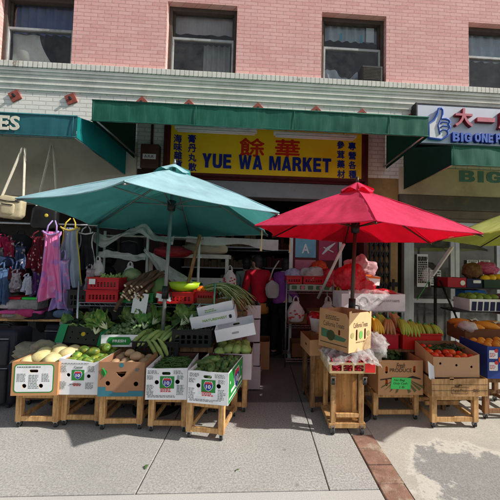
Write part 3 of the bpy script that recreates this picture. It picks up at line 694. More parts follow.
# ------------------------------------------------------------------ awnings
def awning(nm, label, xa, xb, Yf, zt, zb, zwall, zlow, mat, mat_side, thick_edge=None, letters=None):
    t = thing('awning', label, 'awning', ((xa + xb) / 2, D - .01, zlow)); W = (xb - xa) / 2; d = D - .01 - Yf
    n = max(20, int((xb - xa) * 26)); k = MB(); cx = (xa + xb) / 2
    def val(u, v):
        x = -W + u * 2 * W; f = (1 - v)
        s = .011 * noise.noise(Vector((x * 3.1, v * .6, 2.0))) + .009 * noise.noise(Vector((x * 9.0, v * .4, 7.0))) + .006 * noise.noise(Vector((x * 21.0 + v * 1.2, v, 4.0)))
        return Vector((x, -d - s * (.35 + f), (zb - zlow) + v * (zt - zb) - f * .012 * abs(noise.noise(Vector((x * 3.3, 4, 4))))))
    k.grid(val, n, 5); k.build('valance', mat, t, smooth=True)
    k = MB(); k.grid(lambda u, v: Vector((-W + u * 2 * W, -d + v * d, (zt - zlow) + v * (zwall - zt) - .05 * math.sin(v * PI) * (.6 + .4 * math.sin(u * 25)))), n // 2, 6); k.build('canopy', mat, t, smooth=True)
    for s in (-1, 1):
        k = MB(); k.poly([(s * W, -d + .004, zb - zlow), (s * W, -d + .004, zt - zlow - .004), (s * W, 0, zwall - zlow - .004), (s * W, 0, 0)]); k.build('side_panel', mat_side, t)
    k = MB(); x = -W + .02
    while x < W:
        k.tube([(x, -d - .014, zb - zlow + .004), (x + .002, -d - .012, (zb + zt) / 2 - zlow), (x, -d - .006, zt - zlow)], .004, 4); x += 1.18
    k.tube([(-W, -d - .004, zt - zlow), (W, -d - .004, zt - zlow)], .009, 6); k.tube([(-W + W * 2 * i / 60, -d - .014 - .008 * noise.noise(Vector((i * .41, 2, 0))), zb - zlow + .006 * noise.noise(Vector((i * .3, 0, 4)))) for i in range(61)], .006, 5)
    k.build('seam', mat, t, smooth=True)
    k = MB(); k.tube([(-W + .03, -d + .03, zb - zlow + .02), (W - .03, -d + .03, zb - zlow + .02)], .014, 8)
    for s in (-1, 1):
        k.tube([(s * (W - .04), -d + .03, zb - zlow + .02), (s * (W - .04), -.01, .03)], .013, 8); k.tube([(s * (W - .04), -d + .03, zb - zlow + .02), (s * (W - .04), -d + .03, zt - zlow - .03), (s * (W - .04), -.01, zwall - zlow - .05)], .013, 8)
    k.build('frame', m_steel, t, smooth=True)
    return t, W, d
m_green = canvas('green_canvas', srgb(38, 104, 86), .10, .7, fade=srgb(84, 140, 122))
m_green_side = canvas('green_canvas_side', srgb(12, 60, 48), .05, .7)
m_teal_aw = canvas('teal_canvas', srgb(46, 108, 116), .10, .7, fade=srgb(70, 122, 128))
m_teal_side = canvas('teal_canvas_side', srgb(16, 132, 132), .12, .7)
Ya = 3.55
a, c = at(92.5, 99, Ya), at(428.6, 121.7, Ya)
zt = (a.z + c.z) / 2
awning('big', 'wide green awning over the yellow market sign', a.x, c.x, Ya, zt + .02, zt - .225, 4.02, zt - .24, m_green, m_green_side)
b_ = at(80, 118.5, Ya)
t, W, d = awning('teal', 'teal awning with cream letters on its front at the left shop', b_.x - 3.6, b_.x, Ya - .05, b_.z, b_.z - .245, 3.55, b_.z - .30, m_teal_aw, m_teal_side)
le = MB()
# slab-serif letters built stroke by stroke: E as strokes, S from the font with serifs
zc = (b_.z - .12) - (b_.z - .30)
M_ = Matrix.Translation((0, -d - .018, 0)) @ FACE
xs_, xe_ = at(21.5, 128, Ya).x - (b_.x - 1.8), at(8, 128, Ya).x - (b_.x - 1.8)
for wd, px, ww in (('S', 19.5, .115), ('E', 8.5, .12), ('O', -6, .14), ('H', -20, .14), ('S', -34, .115)):
    xx = at(px, 128, Ya).x - (b_.x - 1.8)
    le.text(wd, M_, ww * .92, .165, .004, .03, xx, zc)
    if wd in 'EH':
        for z in (-.075, .075): le.box((xx - ww * .36, z + zc, .002), (ww * .42, .018, .0035), M_)
        if wd == 'E':
            for z in (-.06, .06): le.box((xx + ww * .43, z + zc, .002), (.016, .045, .0035), M_)
            le.box((xx + ww * .25, zc, .002), (.014, .05, .0035), M_)
        else:
            for z in (-.075, .075): le.box((xx + ww * .36, z + zc, .002), (ww * .42, .018, .0035), M_)
le.build('lettering', pm('cream_letters', srgb(226, 222, 204), .6, .08), t)
c_ = at(451.5, 145.5, Ya); e_ = at(451.5, 165, Ya)
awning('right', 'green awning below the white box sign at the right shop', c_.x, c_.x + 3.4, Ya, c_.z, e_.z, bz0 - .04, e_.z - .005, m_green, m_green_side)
# electricity meter box on the brown pier
p = at(150.5, 157, D - .06)
t = thing('meter_box', 'brown metal meter box with pale sticker on the dark pier', 'meter box', (p.x, D + .01, p.z))
k = MB(); k.span(-.14, .14, -.12, 0, -.19, .19); k.build('case', pm('meter_brown', srgb(86, 58, 48), .6, .2, 8, .2), t, bevel=.012)
k = MB(); k.span(-.1, .1, -.1245, -.1205, -.05, .03); q = k.build('sticker', m_paper, t)
k = MB()
for i in range(3): k.tube([(-.07 + i * .05, -.127, -.03), (-.055 + i * .05, -.127, .012), (-.04 + i * .05, -.127, -.03)], .005, 5)
k.build('scrawl', m_ink_dark, q)
k = MB(); k.tube([(0, -.04, .19), (0, -.04, .75)], .02, 8); k.tube([(.05, -.04, -.19), (.05, -.04, -1.2)], .018, 8); k.build('conduit', m_pier_l, t, smooth=True)
# small window unit
p = at(372, 80, D - .03)
t = thing('air_conditioner', 'dark grey window air conditioner in the third window', 'air conditioner', (p.x - .02, D + .01, ZS + .0))
k = MB(); k.span(-.17, .17, -.10, .12, .0, .26); k.build('case', pm('ac_grey', srgb(66, 66, 68), .6, .15), t, bevel=.008)
k = MB()
for i in range(9): k.span(-.15, .15, -.106, -.1005, .03 + i * .024, .042 + i * .024)
k.build('grille', m_frame, t)

# ------------------------------------------------------------------ umbrellas
def umbrella(label, centre, R, h, tx, ty, az, mat, polemat, sag=.10, rimsag=.07, group='parasols over the stalls', crank=True, valance=.0, skirt_mat=None):
    e1 = Vector((1, 0, tx)).normalized(); e2 = Vector((0, 1, ty)); e2 = (e2 - e1 * e1.dot(e2)).normalized(); e3 = e1.cross(e2)
    c = Vector(centre); foot = c - e3 * (c.z / e3.z)
    t = thing('parasol', label, 'parasol', foot, 0, group)
    A = c + e3 * h
    L = lambda p: p - foot
    vs = [c + (e1 * math.cos(az + i * PI / 3) + e2 * math.sin(az + i * PI / 3)) * R for i in range(6)]
    k = MB()
    NU, NV = 26, 20
    for i in range(6):
        P, Q = vs[i], vs[(i + 1) % 6]
        def f(u, v):
            e = P.lerp(Q, u); q = A.lerp(e, .06 + .94 * v)
            s = 4 * u * (1 - u)
            r = .5 - abs(u - .5)
            # cloth pulled between ribs sags inwards and the hem is scalloped
            mid = (P + Q) / 2 - c; inward = -mid.normalized()
            q = q + inward * (rimsag * s * v ** 2.0) - e3 * (sag * .25 * s * math.sin(v * PI) ) + e3 * (.018 * math.sin(v * PI))
            q = q + e3 * (.009 * noise.noise(q * 5) + .006 * s * v * math.sin(u * 34 + 4 * noise.noise(q * 3)) * (v > .3) + .004 * noise.noise(q * 17))
            return L(q)
        k.grid(f, NU, NV)
    # weld the panel seams
    o = k.build('canopy', mat, t, smooth=True)
    bm = bmesh.new(); bm.from_mesh(o.data); bmesh.ops.remove_doubles(bm, verts=bm.verts, dist=.0015); bmesh.ops.recalc_face_normals(bm, faces=bm.faces); bm.to_mesh(o.data); bm.free()
    for p in o.data.polygons: p.use_smooth = True
    if valance:
        k = MB()
        for i in range(6):
            P, Q = vs[i], vs[(i + 1) % 6]
            mid = (P + Q) / 2 - c; inward = -mid.normalized()
            k.grid(lambda u, v: L(P.lerp(Q, u) + inward * (rimsag * 4 * u * (1 - u)) - e3 * (v * valance * (.75 + .25 * math.sin(u * PI)))), 10, 2)
        k.build('valance', mat, t, smooth=True)
    # hem binding and stitched seams over the ribs
    sm = skirt_mat or mat
    k = MB()
    for i in range(6):
        P, Q = vs[i], vs[(i + 1) % 6]; inward = -((P + Q) / 2 - c).normalized()
        k.tube([L(P.lerp(Q, j / 10) + inward * (rimsag * 4 * (j / 10) * (1 - j / 10))) for j in range(11)], .0055, 5, caps=False)
        k.tube([L(A.lerp(P, .06 + .94 * j / 8) + e3 * (.018 * math.sin(j / 8 * PI) + .002)) for j in range(9)], .0045, 4, caps=False)
    k.build('seam', sm, t, smooth=True)
    # vent cap
    k = MB()
    for i in range(6):
        P, Q = vs[i], vs[(i + 1) % 6]
        k.grid(lambda u, v: L((A + e3 * (.075 - .03 * v)).lerp(P.lerp(Q, u) + e3 * (.075 - .03 * v), .02 + .15 * v) + e3 * (.022 * math.sin(u * PI * 2 + i) * v)), 6, 3)
    k.build('vent_cap', mat, t, smooth=True)
    # ribs, runner and struts
    hub = A - e3 * .06; run = c + e3 * (h - .42)
    for i in range(6):
        k = MB(); k.tube([L(hub), L(hub.lerp(vs[i] - e3 * .028, .5) ), L(vs[i] - e3 * .022)], [.011, .010, .008], 6); rb = k.build('rib', polemat, t, smooth=True)
        k = MB(); k.tube([L(run), L(hub.lerp(vs[i] - e3 * .03, .47))], .008, 6); k.build('strut', polemat, rb, smooth=True)
    k = MB(); k.tube([L(run - e3 * .06), L(run + e3 * .05)], [.042, .05], 10); k.build('runner', m_black, t, smooth=True)
    k = MB(); k.tube([L(A + e3 * .06), L(A + e3 * .13)], [.022, .012], 8); k.build('finial', polemat, t, smooth=True)
    k = MB(); k.tube([L(foot + e3 * .05), L(A + e3 * .02)], .021, 12); k.build('pole', polemat, t, smooth=True)
    k = MB(); k.lathe([(.24, 0), (.24, .045), (.10, .075), (.04, .10), (.04, .28), (.026, .28)], n=20); k.build('base', m_black, t, smooth=False)
    if crank:
        q = foot + e3 * (c.z * .60)
        k = MB(); k.tube([L(q - e3 * .07), L(q + e3 * .07)], .036, 10); cb = k.build('crank_housing', m_black, t, smooth=True)
        k = MB(); k.tube([L(q), L(q + e1 * .07 - e2 * .02), L(q + e1 * .075 - e2 * .02 - e3 * .08)], .008, 6); k.build('handle', m_black, cb, smooth=True)
    return t, vs, A, e3
m_um_blue = canvas('parasol_blue', srgb(172, 214, 224), .30, .8, fade=srgb(150, 198, 210), inside=srgb(84, 168, 166))  # all three parasols: pale tops, darker undersides, sun and shade put into the colours
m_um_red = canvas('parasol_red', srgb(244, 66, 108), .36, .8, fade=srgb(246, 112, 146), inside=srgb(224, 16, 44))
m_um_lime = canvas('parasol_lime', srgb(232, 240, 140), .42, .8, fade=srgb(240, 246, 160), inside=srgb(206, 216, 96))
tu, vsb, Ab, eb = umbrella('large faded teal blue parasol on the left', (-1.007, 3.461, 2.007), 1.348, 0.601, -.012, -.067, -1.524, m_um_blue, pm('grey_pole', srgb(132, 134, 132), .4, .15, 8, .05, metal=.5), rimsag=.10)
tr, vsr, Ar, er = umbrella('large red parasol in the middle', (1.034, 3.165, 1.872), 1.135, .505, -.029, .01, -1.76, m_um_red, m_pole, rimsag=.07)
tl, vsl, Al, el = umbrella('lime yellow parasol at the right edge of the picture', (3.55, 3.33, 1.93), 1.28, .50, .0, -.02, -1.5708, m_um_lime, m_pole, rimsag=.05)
# cream tie cords on the red parasol
k = 0
for px, ln in ((262, .20), (290, .16)):
    b = MB(); p = at(px, 230 if k == 0 else 239, 2.83 if k == 0 else 3.45); r = random.Random(px)
    pts = [p + Vector((r.uniform(-.006, .006), 0, -ln * i / 6)) for i in range(7)]
    b.tube([q - tr.location for q in pts], [.006] * 5 + [.010, .013], 6); b.build('tie_cord', pm('cord_cream', srgb(206, 190, 140), .8), tr, smooth=True); k += 1
# ------------------------------------------------------------------ wooden stands and cartons in the front rows
def stand(label, loc, w, d, h, rz=0, group=None, mat=None, cast=.055, board=False, low=.12):
    """timber display stand on four castors: legs, top and low rails"""
    mat = mat or m_wood
    t = thing('wooden_stand', label, 'stand', loc, rz, group); lw, ld = .052, .045; z0 = cast
    for sx in (-1, 1):
        for sy in (0, 1):
            x = sx * (w / 2 - lw / 2); y = ld / 2 + sy * (d - ld)
            k = MB(); k.box((x, y, (z0 + h) / 2), (lw, ld, h - z0)); k.build('leg', mat, t, bevel=.004)
            k = MB(); k.span(x - .018, x + .018, y - .018, y + .018, z0 - .006, z0 - .001); k.span(x - .016, x - .012, y - .012, y + .012, .02, z0 - .006); k.span(x + .012, x + .016, y - .012, y + .012, .02, z0 - .006)
            cs = k.build('caster', m_steel, t)
            k = MB(); k.tube([(x - .011, y + .004, .025), (x + .011, y + .004, .025)], .0245, 12); k.build('wheel', m_rubber, cs, smooth=False)
    x0, x1 = -w / 2 + lw + .001, w / 2 - lw - .001
    for y in (.004, d - .026):
        k = MB(); k.span(x0, x1, y, y + .022, h - .05, h - .003); k.build('top_rail', mat, t, bevel=.003)
        k = MB(); k.span(x0, x1, y, y + .022, z0 + .004, z0 + .004 + .045); k.build('low_rail', mat, t, bevel=.003)
    for sx in (-1, 1):
        x = sx * (w / 2 - lw / 2)
        k = MB(); k.span(x - .012, x + .012, ld + .001, d - ld - .001, h - .055, h - .004); k.build('side_rail', mat, t, bevel=.003)
        k = MB(); k.span(x - .012, x + .012, ld + .001, d - ld - .001, z0 + .003, z0 + .045); k.build('side_rail', mat, t, bevel=.003)
    if h > .2:
        k = MB(); k.span(x0, x1, d * .45, d * .45 + .024, z0 + low, z0 + low + .042); k.build('middle_rail', mat, t, bevel=.003)
    for y in (.10, d - .17):
        k = MB(); k.span(-w / 2, w / 2, y, y + .07, h + .0005, h + .0125); k.build('slat', mat, t, bevel=.002)
    if board:
        k = MB(); k.span(x0 + .0, x1 - .0, d * .3, d * .3 + .012, z0 + .05, h - .05); k.build('plywood_panel', m_ply, t)
    t['top'] = h + .0125
    return t

def carton(label, loc, w, d, h, rz=0, outer=None, inner=None, front_holes=(), side_holes=(), liner=None, group=None, name='carton', front_cut=None, back_extra=0.0, wear=.004, tilt=None):
    """open-topped cardboard box; local origin at the middle of the front bottom edge, y runs back"""
    inner = inner or m_card_d; outer = outer or m_card
    t = thing(name, label, 'box', loc, rz, group)
    if tilt: t.rotation_euler = (tilt[0], tilt[1], rz)
    T = .005; r = random.Random(hash((round(w * 1000), round(loc[0] * 1000), round(loc[1] * 1000))) & 0xffff)
    j = lambda a: r.uniform(-a, a)
    topf = front_cut or [(w / 2, h + j(wear)), (w / 4, h + j(wear)), (0, h + j(wear)), (-w / 4, h + j(wear)), (-w / 2, h + j(wear))]
    fo = [(-w / 2, 0), (w / 2, 0)] + topf
    k = MB(); k.panel(fo, front_holes, T, Matrix.Translation((0, T, 0)) @ FACE); k.build('front_panel', outer, t)
    k = MB(); k.panel([(-w / 2, 0), (w / 2, 0), (w / 2, h + back_extra + j(wear)), (-w / 2, h + back_extra + j(wear))], front_holes if back_extra == 0 else (), T, Matrix.Translation((0, d, 0)) @ FACE); k.build('back_panel', inner, t)
    S = Matrix(((0, 0, 1, 0), (1, 0, 0, 0), (0, 1, 0, 0), (0, 0, 0, 1)))   # sheet XY -> YZ, thickness +x
    for sx in (-1, 1):
        k = MB(); hh = topf[0][1] if sx > 0 else topf[-1][1]
        k.panel([(T + .0005, 0), (d - T - .0005, 0), (d - T - .0005, h + back_extra), (T + .0005, hh)], side_holes, T, Matrix.Translation((sx * (w / 2) - (T if sx > 0 else 0), 0, 0)) @ S); k.build('side_panel', outer, t)
    k = MB(); k.span(-w / 2 + T, w / 2 - T, T, d - T, .001, .006); k.build('bottom', inner, t)
    if liner is not None:
        k = MB(); k.grid(lambda u, v: Vector((-w / 2 + T + .001 + u * (w - 2 * T - .002), T + .001 + v * (d - 2 * T - .002), liner + .006 * noise.noise(Vector((u * 6, v * 6, w * 9))))), 10, 10); k.build('liner', inner, t, smooth=True)
    return t

def front_sheet(t, w, h, mat, holes, y=-.0012, x0=None, x1=None, z0=0.003, z1=None, rounded=0, name='printed_face', parent=None):
    x0 = -w / 2 + .002 if x0 is None else x0; x1 = w / 2 - .002 if x1 is None else x1; z1 = h - .004 if z1 is None else z1
    k = MB(); k.panel(rrect(x0, x1, z0, z1, rounded) if rounded else rect(x0, x1, z0, z1), holes, .001, Matrix.Translation((0, y + .001, 0)) @ FACE)
    return k.build(name, mat, parent or t)
def print_rows(k, x0, x1, z0, z1, rows, M, seed, th=.45, fill=.9):
    r = random.Random(seed); dz = (z1 - z0) / rows
    for i in range(rows):
        z = z1 - (i + .5) * dz; x = x0; xe = x0 + (x1 - x0) * r.uniform(fill * .7, fill)
        while x < xe:
            l = r.uniform(.008, .028); l = min(l, xe - x)
            if l > .003: k.box(((x + x + l) / 2, z, .0006), (l, dz * th, .0008), M)
            x += l + .006
def shield(t, cx, cz, s, M, parent, square=None, band=True):
    """route-shield emblem: green block, white edge, blue body, red crown, white figures"""
    P = lambda f: [(cx + x * f * s, cz + z * f * s) for x, z in [(-.30, .47), (-.14, .42), (0, .47), (.14, .42), (.30, .47), (.42, .30), (.47, .08), (.40, -.16), (.22, -.36), (0, -.48), (-.22, -.36), (-.40, -.16), (-.47, .08), (-.42, .30)]]
    if square:
        k = MB(); k.panel(rect(cx - square, cx + square, cz - s * .62, cz + s * .62), (), .0006, M); k.build('green_block', m_ink_green, parent)
    M1 = M @ Matrix.Translation((0, 0, .0007)); k = MB(); k.panel(P(1.05), (), .0006, M1); k.build('shield_edge', m_ink_white, parent)
    M2 = M @ Matrix.Translation((0, 0, .0014)); k = MB(); k.panel(P(.93), (), .0006, M2); k.build('shield_body', m_ink_blue, parent)
    M4 = M @ Matrix.Translation((0, 0, .0021)); k = MB(); k.panel([(cx - .40 * s, cz + .2 * s), (cx + .40 * s, cz + .2 * s), (cx + .36 * s, cz + .31 * s), (cx + .27 * s, cz + .43 * s), (cx + .13 * s, cz + .385 * s), (cx, cz + .43 * s), (cx - .13 * s, cz + .385 * s), (cx - .27 * s, cz + .43 * s), (cx - .36 * s, cz + .31 * s)], (), .0006, M4); k.build('shield_crown', m_ink_red, parent)
    k = MB(); k.text('10', M4, s * .5, s * .36, .0008, .03, cx, cz - .05 * s); k.build('shield_number', m_ink_white, parent)

FM = Matrix.Translation((0, -.0026, 0)) @ FACE
# --- stands of the left row
ST = 'wooden stands under the left row of cartons'
SPOT = [(-1.985, 2.92, .385), (-1.61, 2.94, .36), (-1.215, 2.87, .385), (-.785, 2.83, .35), (-.43, 2.71, .345)]
LAB = ['wooden stand under the melon carton at the left end', 'wooden stand under the white shield carton of green mangoes', 'wooden stand under the brown banana carton', 'wooden stand under the white carton of green beans', 'wooden stand under the white carton with a green side']
HS = [.318, .312, .325, .319, .330]
for (x, y, w), l, h in zip(SPOT, LAB, HS): stand(l, (x, y, 0), w, .46, h, -.19 if x > -.5 else rnd.uniform(-.05, .05), ST)
def handhole(x, z, w=.075, h=.026): return rrect(x - w / 2, x + w / 2, z - h / 2, z + h / 2, h * .48)
# 1 melon carton
w, h = .392, .295; z = HS[0] + .013
hl = [handhole(-.01, .215), circ(-.085, .085, .019), circ(.055, .085, .019)]
t1 = carton('tan carton with green edged white label, full of pale melons', (-1.955, 2.83, z), w, .48, h, .02, front_holes=hl, liner=.22, outer=pm('orange_card', srgb(196, 144, 98), .8, .12, 5, .1, 90))
e = front_sheet(t1, w, h, m_ink_green, hl, x0=-.175, x1=.16, z0=.025, z1=.275, rounded=.03)
f = front_sheet(t1, w, h, m_white_card, hl, y=-.0020, x0=-.166, x1=.151, z0=.034, z1=.266, rounded=.024, name='label', parent=e)
k = MB(); print_rows(k, -.15, .14,   .243, .258, 1, FM, 4, .7); print_rows(k, -.15, -.06,   .12, .195, 6, FM, 5); print_rows(k, -.05, .05, .06, .185, 9, FM, 6); print_rows(k, .06, .14, .12, .195, 6, FM, 7); k.build('print', m_ink, e)
# 2 white shield carton
w, h = .366, .305; z = HS[1] + .013
hl = [circ(-.095, .175, .017), circ(.085, .165, .017), circ(-.02, .004, .014)]
cut = [(w / 2, h + .0), (w * .33, h - .02), (.02, h - .005), (-w / 4, h + .008), (-w / 2, h + .02)]
t2 = carton('white carton with small green shield block, full of green mangoes', (-1.592, 2.86, z), w, .48, h, -.02, front_holes=hl[:2], liner=.22, outer=m_white_card, front_cut=cut)
k = MB(); print_rows(k, -.16, .16, .27, .285, 1, FM, 11); print_rows(k, -.165, -.1, .20, .26, 5, FM, 12); print_rows(k, .08, .16, .2, .26, 5, FM, 13); print_rows(k, -.17, -.1, .05, .12, 7, FM, 14); print_rows(k, .06, .14, .05, .11, 6, FM, 15); print_rows(k, -.08, .06, .085, .1, 1, FM, 16, .7)
k.text('Camel', FM, .075, .022, .0006, .03, -.01, .245); pr = k.build('print', m_ink, t2)
k = MB(); print_rows(k, -.045, .035, .075, .105, 2, Matrix.Translation((0, -.0036, 0)) @ FACE, 18, .6); k.build('red_print', m_ink_red, pr)
shield(t2, -.01, .175, .075, Matrix.Translation((0, -.0012, 0)) @ FACE, t2, square=.055)
# 3 brown banana carton
w, h = .40, .30; z = HS[2] + .013
hl = [[(-.05, .215), (.045, .22), (.03, .185), (.0, .165), (-.03, .185)], circ(-.115, .115, .021), circ(.13, .11, .021)]
t3 = carton('brown banana carton with teal bottom band and triangular hand hole', (-1.19, 2.79, z), w, .48, h, 0, front_holes=hl, liner=.2, outer=pm('banana_card', srgb(160, 118, 88), .8, .1, 5, .1, 90))
m_tealp = pm('teal_print', srgb(56, 118, 134), .7, .1)
k = MB(); k.panel([(-w / 2 + .002, .002), (w / 2 - .002, .002), (w / 2 - .002, .05), (.07, .05), (.06, .035), (-.06, .035), (-.07, .05), (-.13, .05), (-.13, .085), (-w / 2 + .002, .085)], (), .0008, Matrix.Translation((0, -.0005, 0)) @ FACE); bd = k.build('teal_band', m_tealp, t3)
k = MB(); k.panel(circ(.0, .275, .02), (), .0008, Matrix.Translation((0, -.0005, 0)) @ FACE); print_rows(k, .12, .17, .22, .25, 3, FM, 3); k.build('print', m_tealp, t3)
k = MB(); k.tube([(-.165, -.003, .25), (-.145, -.003, .225), (-.135, -.003, .2), (-.15, -.003, .175)], .007, 6); k.panel(circ(-.15, .21, .026), (), .0006, Matrix.Translation((0, -.0006, 0)) @ FACE); k.build('leaf_print', m_ink_green, t3)
# 4, 5 white shield cartons
BZ = -.19; BX, BY = -.40, 2.63
def inb(x, y, z): return (BX + x * math.cos(BZ) - y * math.sin(BZ), BY + x * math.sin(BZ) + y * math.cos(BZ), z)
for i, (x, y, w, d, h, lab) in enumerate(((-.778, 2.74, .36, .46, .272, 'white shield carton full of long green beans'), (BX, BY, .36, .50, .272, 'white carton with green shield side, full of round green squash'))):
    z = HS[3 + i] + .013
    hl = [handhole(-.005, h - .045, .075, .026), circ(-.085, .15, .019), circ(.095, .155, .02), circ(.0, .012, .018)]
    tt = carton(lab, (x, y, z), w, d, h, -.015 if i == 0 else BZ, front_holes=hl[:3], liner=.185 if i == 0 else .17, outer=m_white_card, inner=pm('maroon_card', srgb(84, 52, 46), .85, .2))
    k = MB(); s0 = 30 + i * 10
    print_rows(k, -.165, -.06, .22, .255, 3, FM, s0); print_rows(k, .06, .165, .22, .255, 3, FM, s0 + 1); print_rows(k, -.17, -.10, .172, .212, 4, FM, s0 + 2); print_rows(k, .09, .165, .175, .212, 4, FM, s0 + 3); print_rows(k, -.17, -.1, .04, .13, 7, FM, s0 + 4); print_rows(k, .09, .17, .04, .13, 7, FM, s0 + 5); print_rows(k, -.16, .16, .018, .04, 2, FM, s0 + 6); pr = k.build('print', m_ink, tt)
    k = MB(); print_rows(k, -.05, .06, .065, .105, 3, FM, s0 + 7, .6); k.build('red_print', m_ink_red, pr)
    shield(tt, .005, .15, .085, Matrix.Translation((0, -.0012, 0)) @ FACE, tt, square=.062)
    if i == 1:
        SM = Matrix(((0, 0, 1, w / 2 + .001), (1, 0, 0, 0), (0, 1, 0, 0), (0, 0, 0, 1)))
        k = MB(); k.panel(rect(.008, d - .008, .006, h - .008), (circ(.06, .17, .014), circ(d - .05, .17, .014)), .0008, SM); sf = k.build('green_face', m_ink_green, tt)
        M1 = SM @ Matrix.Translation((0, 0, .001))
        k = MB(); k.panel([(.03, .03), (d - .03, .03), (d - .03, .045), (.03, .045)], (), .0008, M1); k.panel([(.08, .075), (.2, .075), (.2, .10), (.08, .10)], (), .0008, M1); k.panel([(.33, .075), (.44, .075), (.44, .10), (.33, .10)], (), .0008, M1); k.build('white_print', m_ink_white, sf)
        shield(tt, .265, .145, .19, M1, sf)

# ------------------------------------------------------------------ produce kinds
def produce(name, mb, mat, lab, cat, group=None, smooth=True):
    o = mb.build(name, mat, None, smooth=smooth); tag(o, lab, cat, group); return Repeat(o)
m_melon = pm('melon_skin', srgb(232, 214, 160), .5, .12, 7, .25, 60, objvar=.08, blush=(srgb(176, 170, 96), 9, .5), spots=(srgb(170, 140, 90), 42, .2, .5))
m_gmango = pm('green_mango_skin', srgb(88, 124, 50), .4, .25, 6, .08, 60, objvar=.3, blush=(srgb(196, 186, 70), 11, .7), spots=(srgb(50, 70, 30), 70, .16, .6))
m_squash = pm('squash_skin', srgb(74, 104, 50), .4, .3, 9, .1, 60, objvar=.25, blush=(srgb(140, 160, 90), 24, .6), spots=(srgb(170, 186, 120), 90, .18, .5))
m_bean = pm('bean_green', srgb(78, 112, 54), .5, .35, 20, .05)
m_leaf = pm('leaf_green', srgb(58, 92, 44), .6, .4, 12, .1, objvar=.2)
m_pale_green = pm('pale_green', srgb(152, 172, 98), .5, .25, 12, .1, 40, objvar=.15)
# melons heaped in carton 1
k = MB(); k.ell((0, 0, 0), (.085, .075, .066), seg=18, rings=12, nz=.02)
G = 'pale melons in the left carton'
rp = produce('melon', k, m_melon, 'pale cream melon heaped in the tan carton at the left end', 'melon', G)
for x, y, zz, s in ((-.06, .15, .325, .95), (.08, .10, .315, 1.0), (.125, .25, .33, .95), (-.11, .28, .33, .9), (.02, .30, .335, 1.0), (-.14, .11, .30, .8), (.0, .2, .30, .9), (.09, .40, .32, .9), (-.06, .42, .32, .9)):
    rp.put((-1.955 + x, 2.83 + y, HS[0] + .013 + zz - .04), (rnd.uniform(-.3, .3), rnd.uniform(-.3, .3), rnd.uniform(0, 6)), scale=s)
# green mangoes in carton 2
k = MB(); k.ell((0, 0, 0), (.062, .045, .04), seg=16, rings=10, nz=.05, nf=3)
G = 'green mangoes in the white carton'
rp = produce('green_mango', k, m_gmango, 'green mango heaped in the white carton next to the pale melons', 'mango', G)
for r_ in range(5):
    for c_ in range(4):
        rp.put((-1.592 - .115 + c_ * .077 + rnd.uniform(-.008, .008), 2.86 + .085 + r_ * .08 + rnd.uniform(-.015, .015), HS[1] + .27 + .02 * math.sin(c_ * 1.1 + r_) + rnd.uniform(0, .02) + r_ * .006), (rnd.uniform(-.4, .4), rnd.uniform(-.4, .4), rnd.uniform(0, 6)), scale=rnd.uniform(.85, 1.05))
for x, y, zz in ((.02, .18, .365), (-.09, .22, .37), (.1, .28, .38), (.05, .36, .37)): rp.put((-1.592 + x, 2.86 + y, HS[1] + zz - .02), (.2, .1, rnd.uniform(0, 6)))
# pale root and odd vegetables in carton 3
k = MB(); k.ell((0, 0, 0), (.055, .05, .042), nz=.06)
rp = produce('onion', k, pm('onion_skin', srgb(186, 150, 116), .5, .2, 12, .05, objvar=.15), 'pale brown onion in the brown banana carton', 'onion', 'onions in the banana carton')
for i in range(14):
    rp.put((-1.19 - .14 + (i % 4) * .092 + rnd.uniform(-.01, .01), 2.79 + .08 + (i // 4) * .1, HS[2] + .245 + rnd.uniform(0, .02) + (.06 if i in (6, 9) else 0)), (0, 0, i), scale=rnd.uniform(.85, 1.1))
# long beans: nobody could count them
k = MB(); r = random.Random(5)
for i in range(330):
    x, y = r.uniform(-.15, .15), r.uniform(.03, .42); a = r.gauss(.2, .8); L = r.uniform(.08, .15)
    dome = .035 * (1 - (x / .18) ** 2) * (1 - ((y - .22) / .26) ** 2)
    zc = r.uniform(.225, .25) + dome * r.uniform(.4, 2.2); dx, dy = math.cos(a) * L / 2, math.sin(a) * L / 2; cv = r.uniform(-.015, .03)
    pts = [(max(-.172, min(.172, x - dx)), max(.012, min(.445, y - dy)), zc - cv * .6), (x, y, zc + cv * .4), (max(-.172, min(.172, x + dx)), max(.012, min(.445, y + dy)), zc - cv * .6)]
    k.tube(pts, [.003, .0048, .003], 5)
o = k.build('green_beans', m_bean, None, smooth=True, loc=(-.778, 2.74, HS[3] - .020)); tag(o, 'heap of thin green beans filling the white shield carton', 'beans', None, 'stuff')
# round squash in carton 5
k = MB(); k.ell((0, 0, 0), (.034, .034, .031), seg=14, rings=9, nz=.03); k.tube([(0, 0, .028), (.004, 0, .042)], [.006, .004], 6)
G = 'round green squash in the shield carton'
rp = produce('green_squash', k, m_squash, 'round green squash in the white carton with a green shield side', 'squash', G)
for r_ in range(7):
    for c_ in range(5):
        rp.put(inb(-.13 + c_ * .066 + rnd.uniform(-.012, .012), .05 + r_ * .066 + rnd.uniform(-.01, .01), HS[4] + .013 + .205 + rnd.uniform(0, .03) + r_ * .004), (rnd.uniform(-.8, .8), rnd.uniform(-.8, .8), rnd.uniform(0, 6)), scale=rnd.uniform(.85, 1.15))
k = MB(); k.tube([(-.10, 0, 0), (-.06, 0, .006), (.04, 0, .004), (.10, 0, -.002)], [.006, .03, .036, .012], 12)
rp = produce('long_squash', k, m_squash, 'long green squash lying among the round squash in the shield carton', 'squash', 'long squash in the shield carton')
for x, y, zz, a in ((-.02, .13, .30, 1.7), (-.13, .24, .30, .4), (-.09, .33, .30, .2)): rp.put(inb(x, y, HS[4] + zz - .03), (0, 0, a))
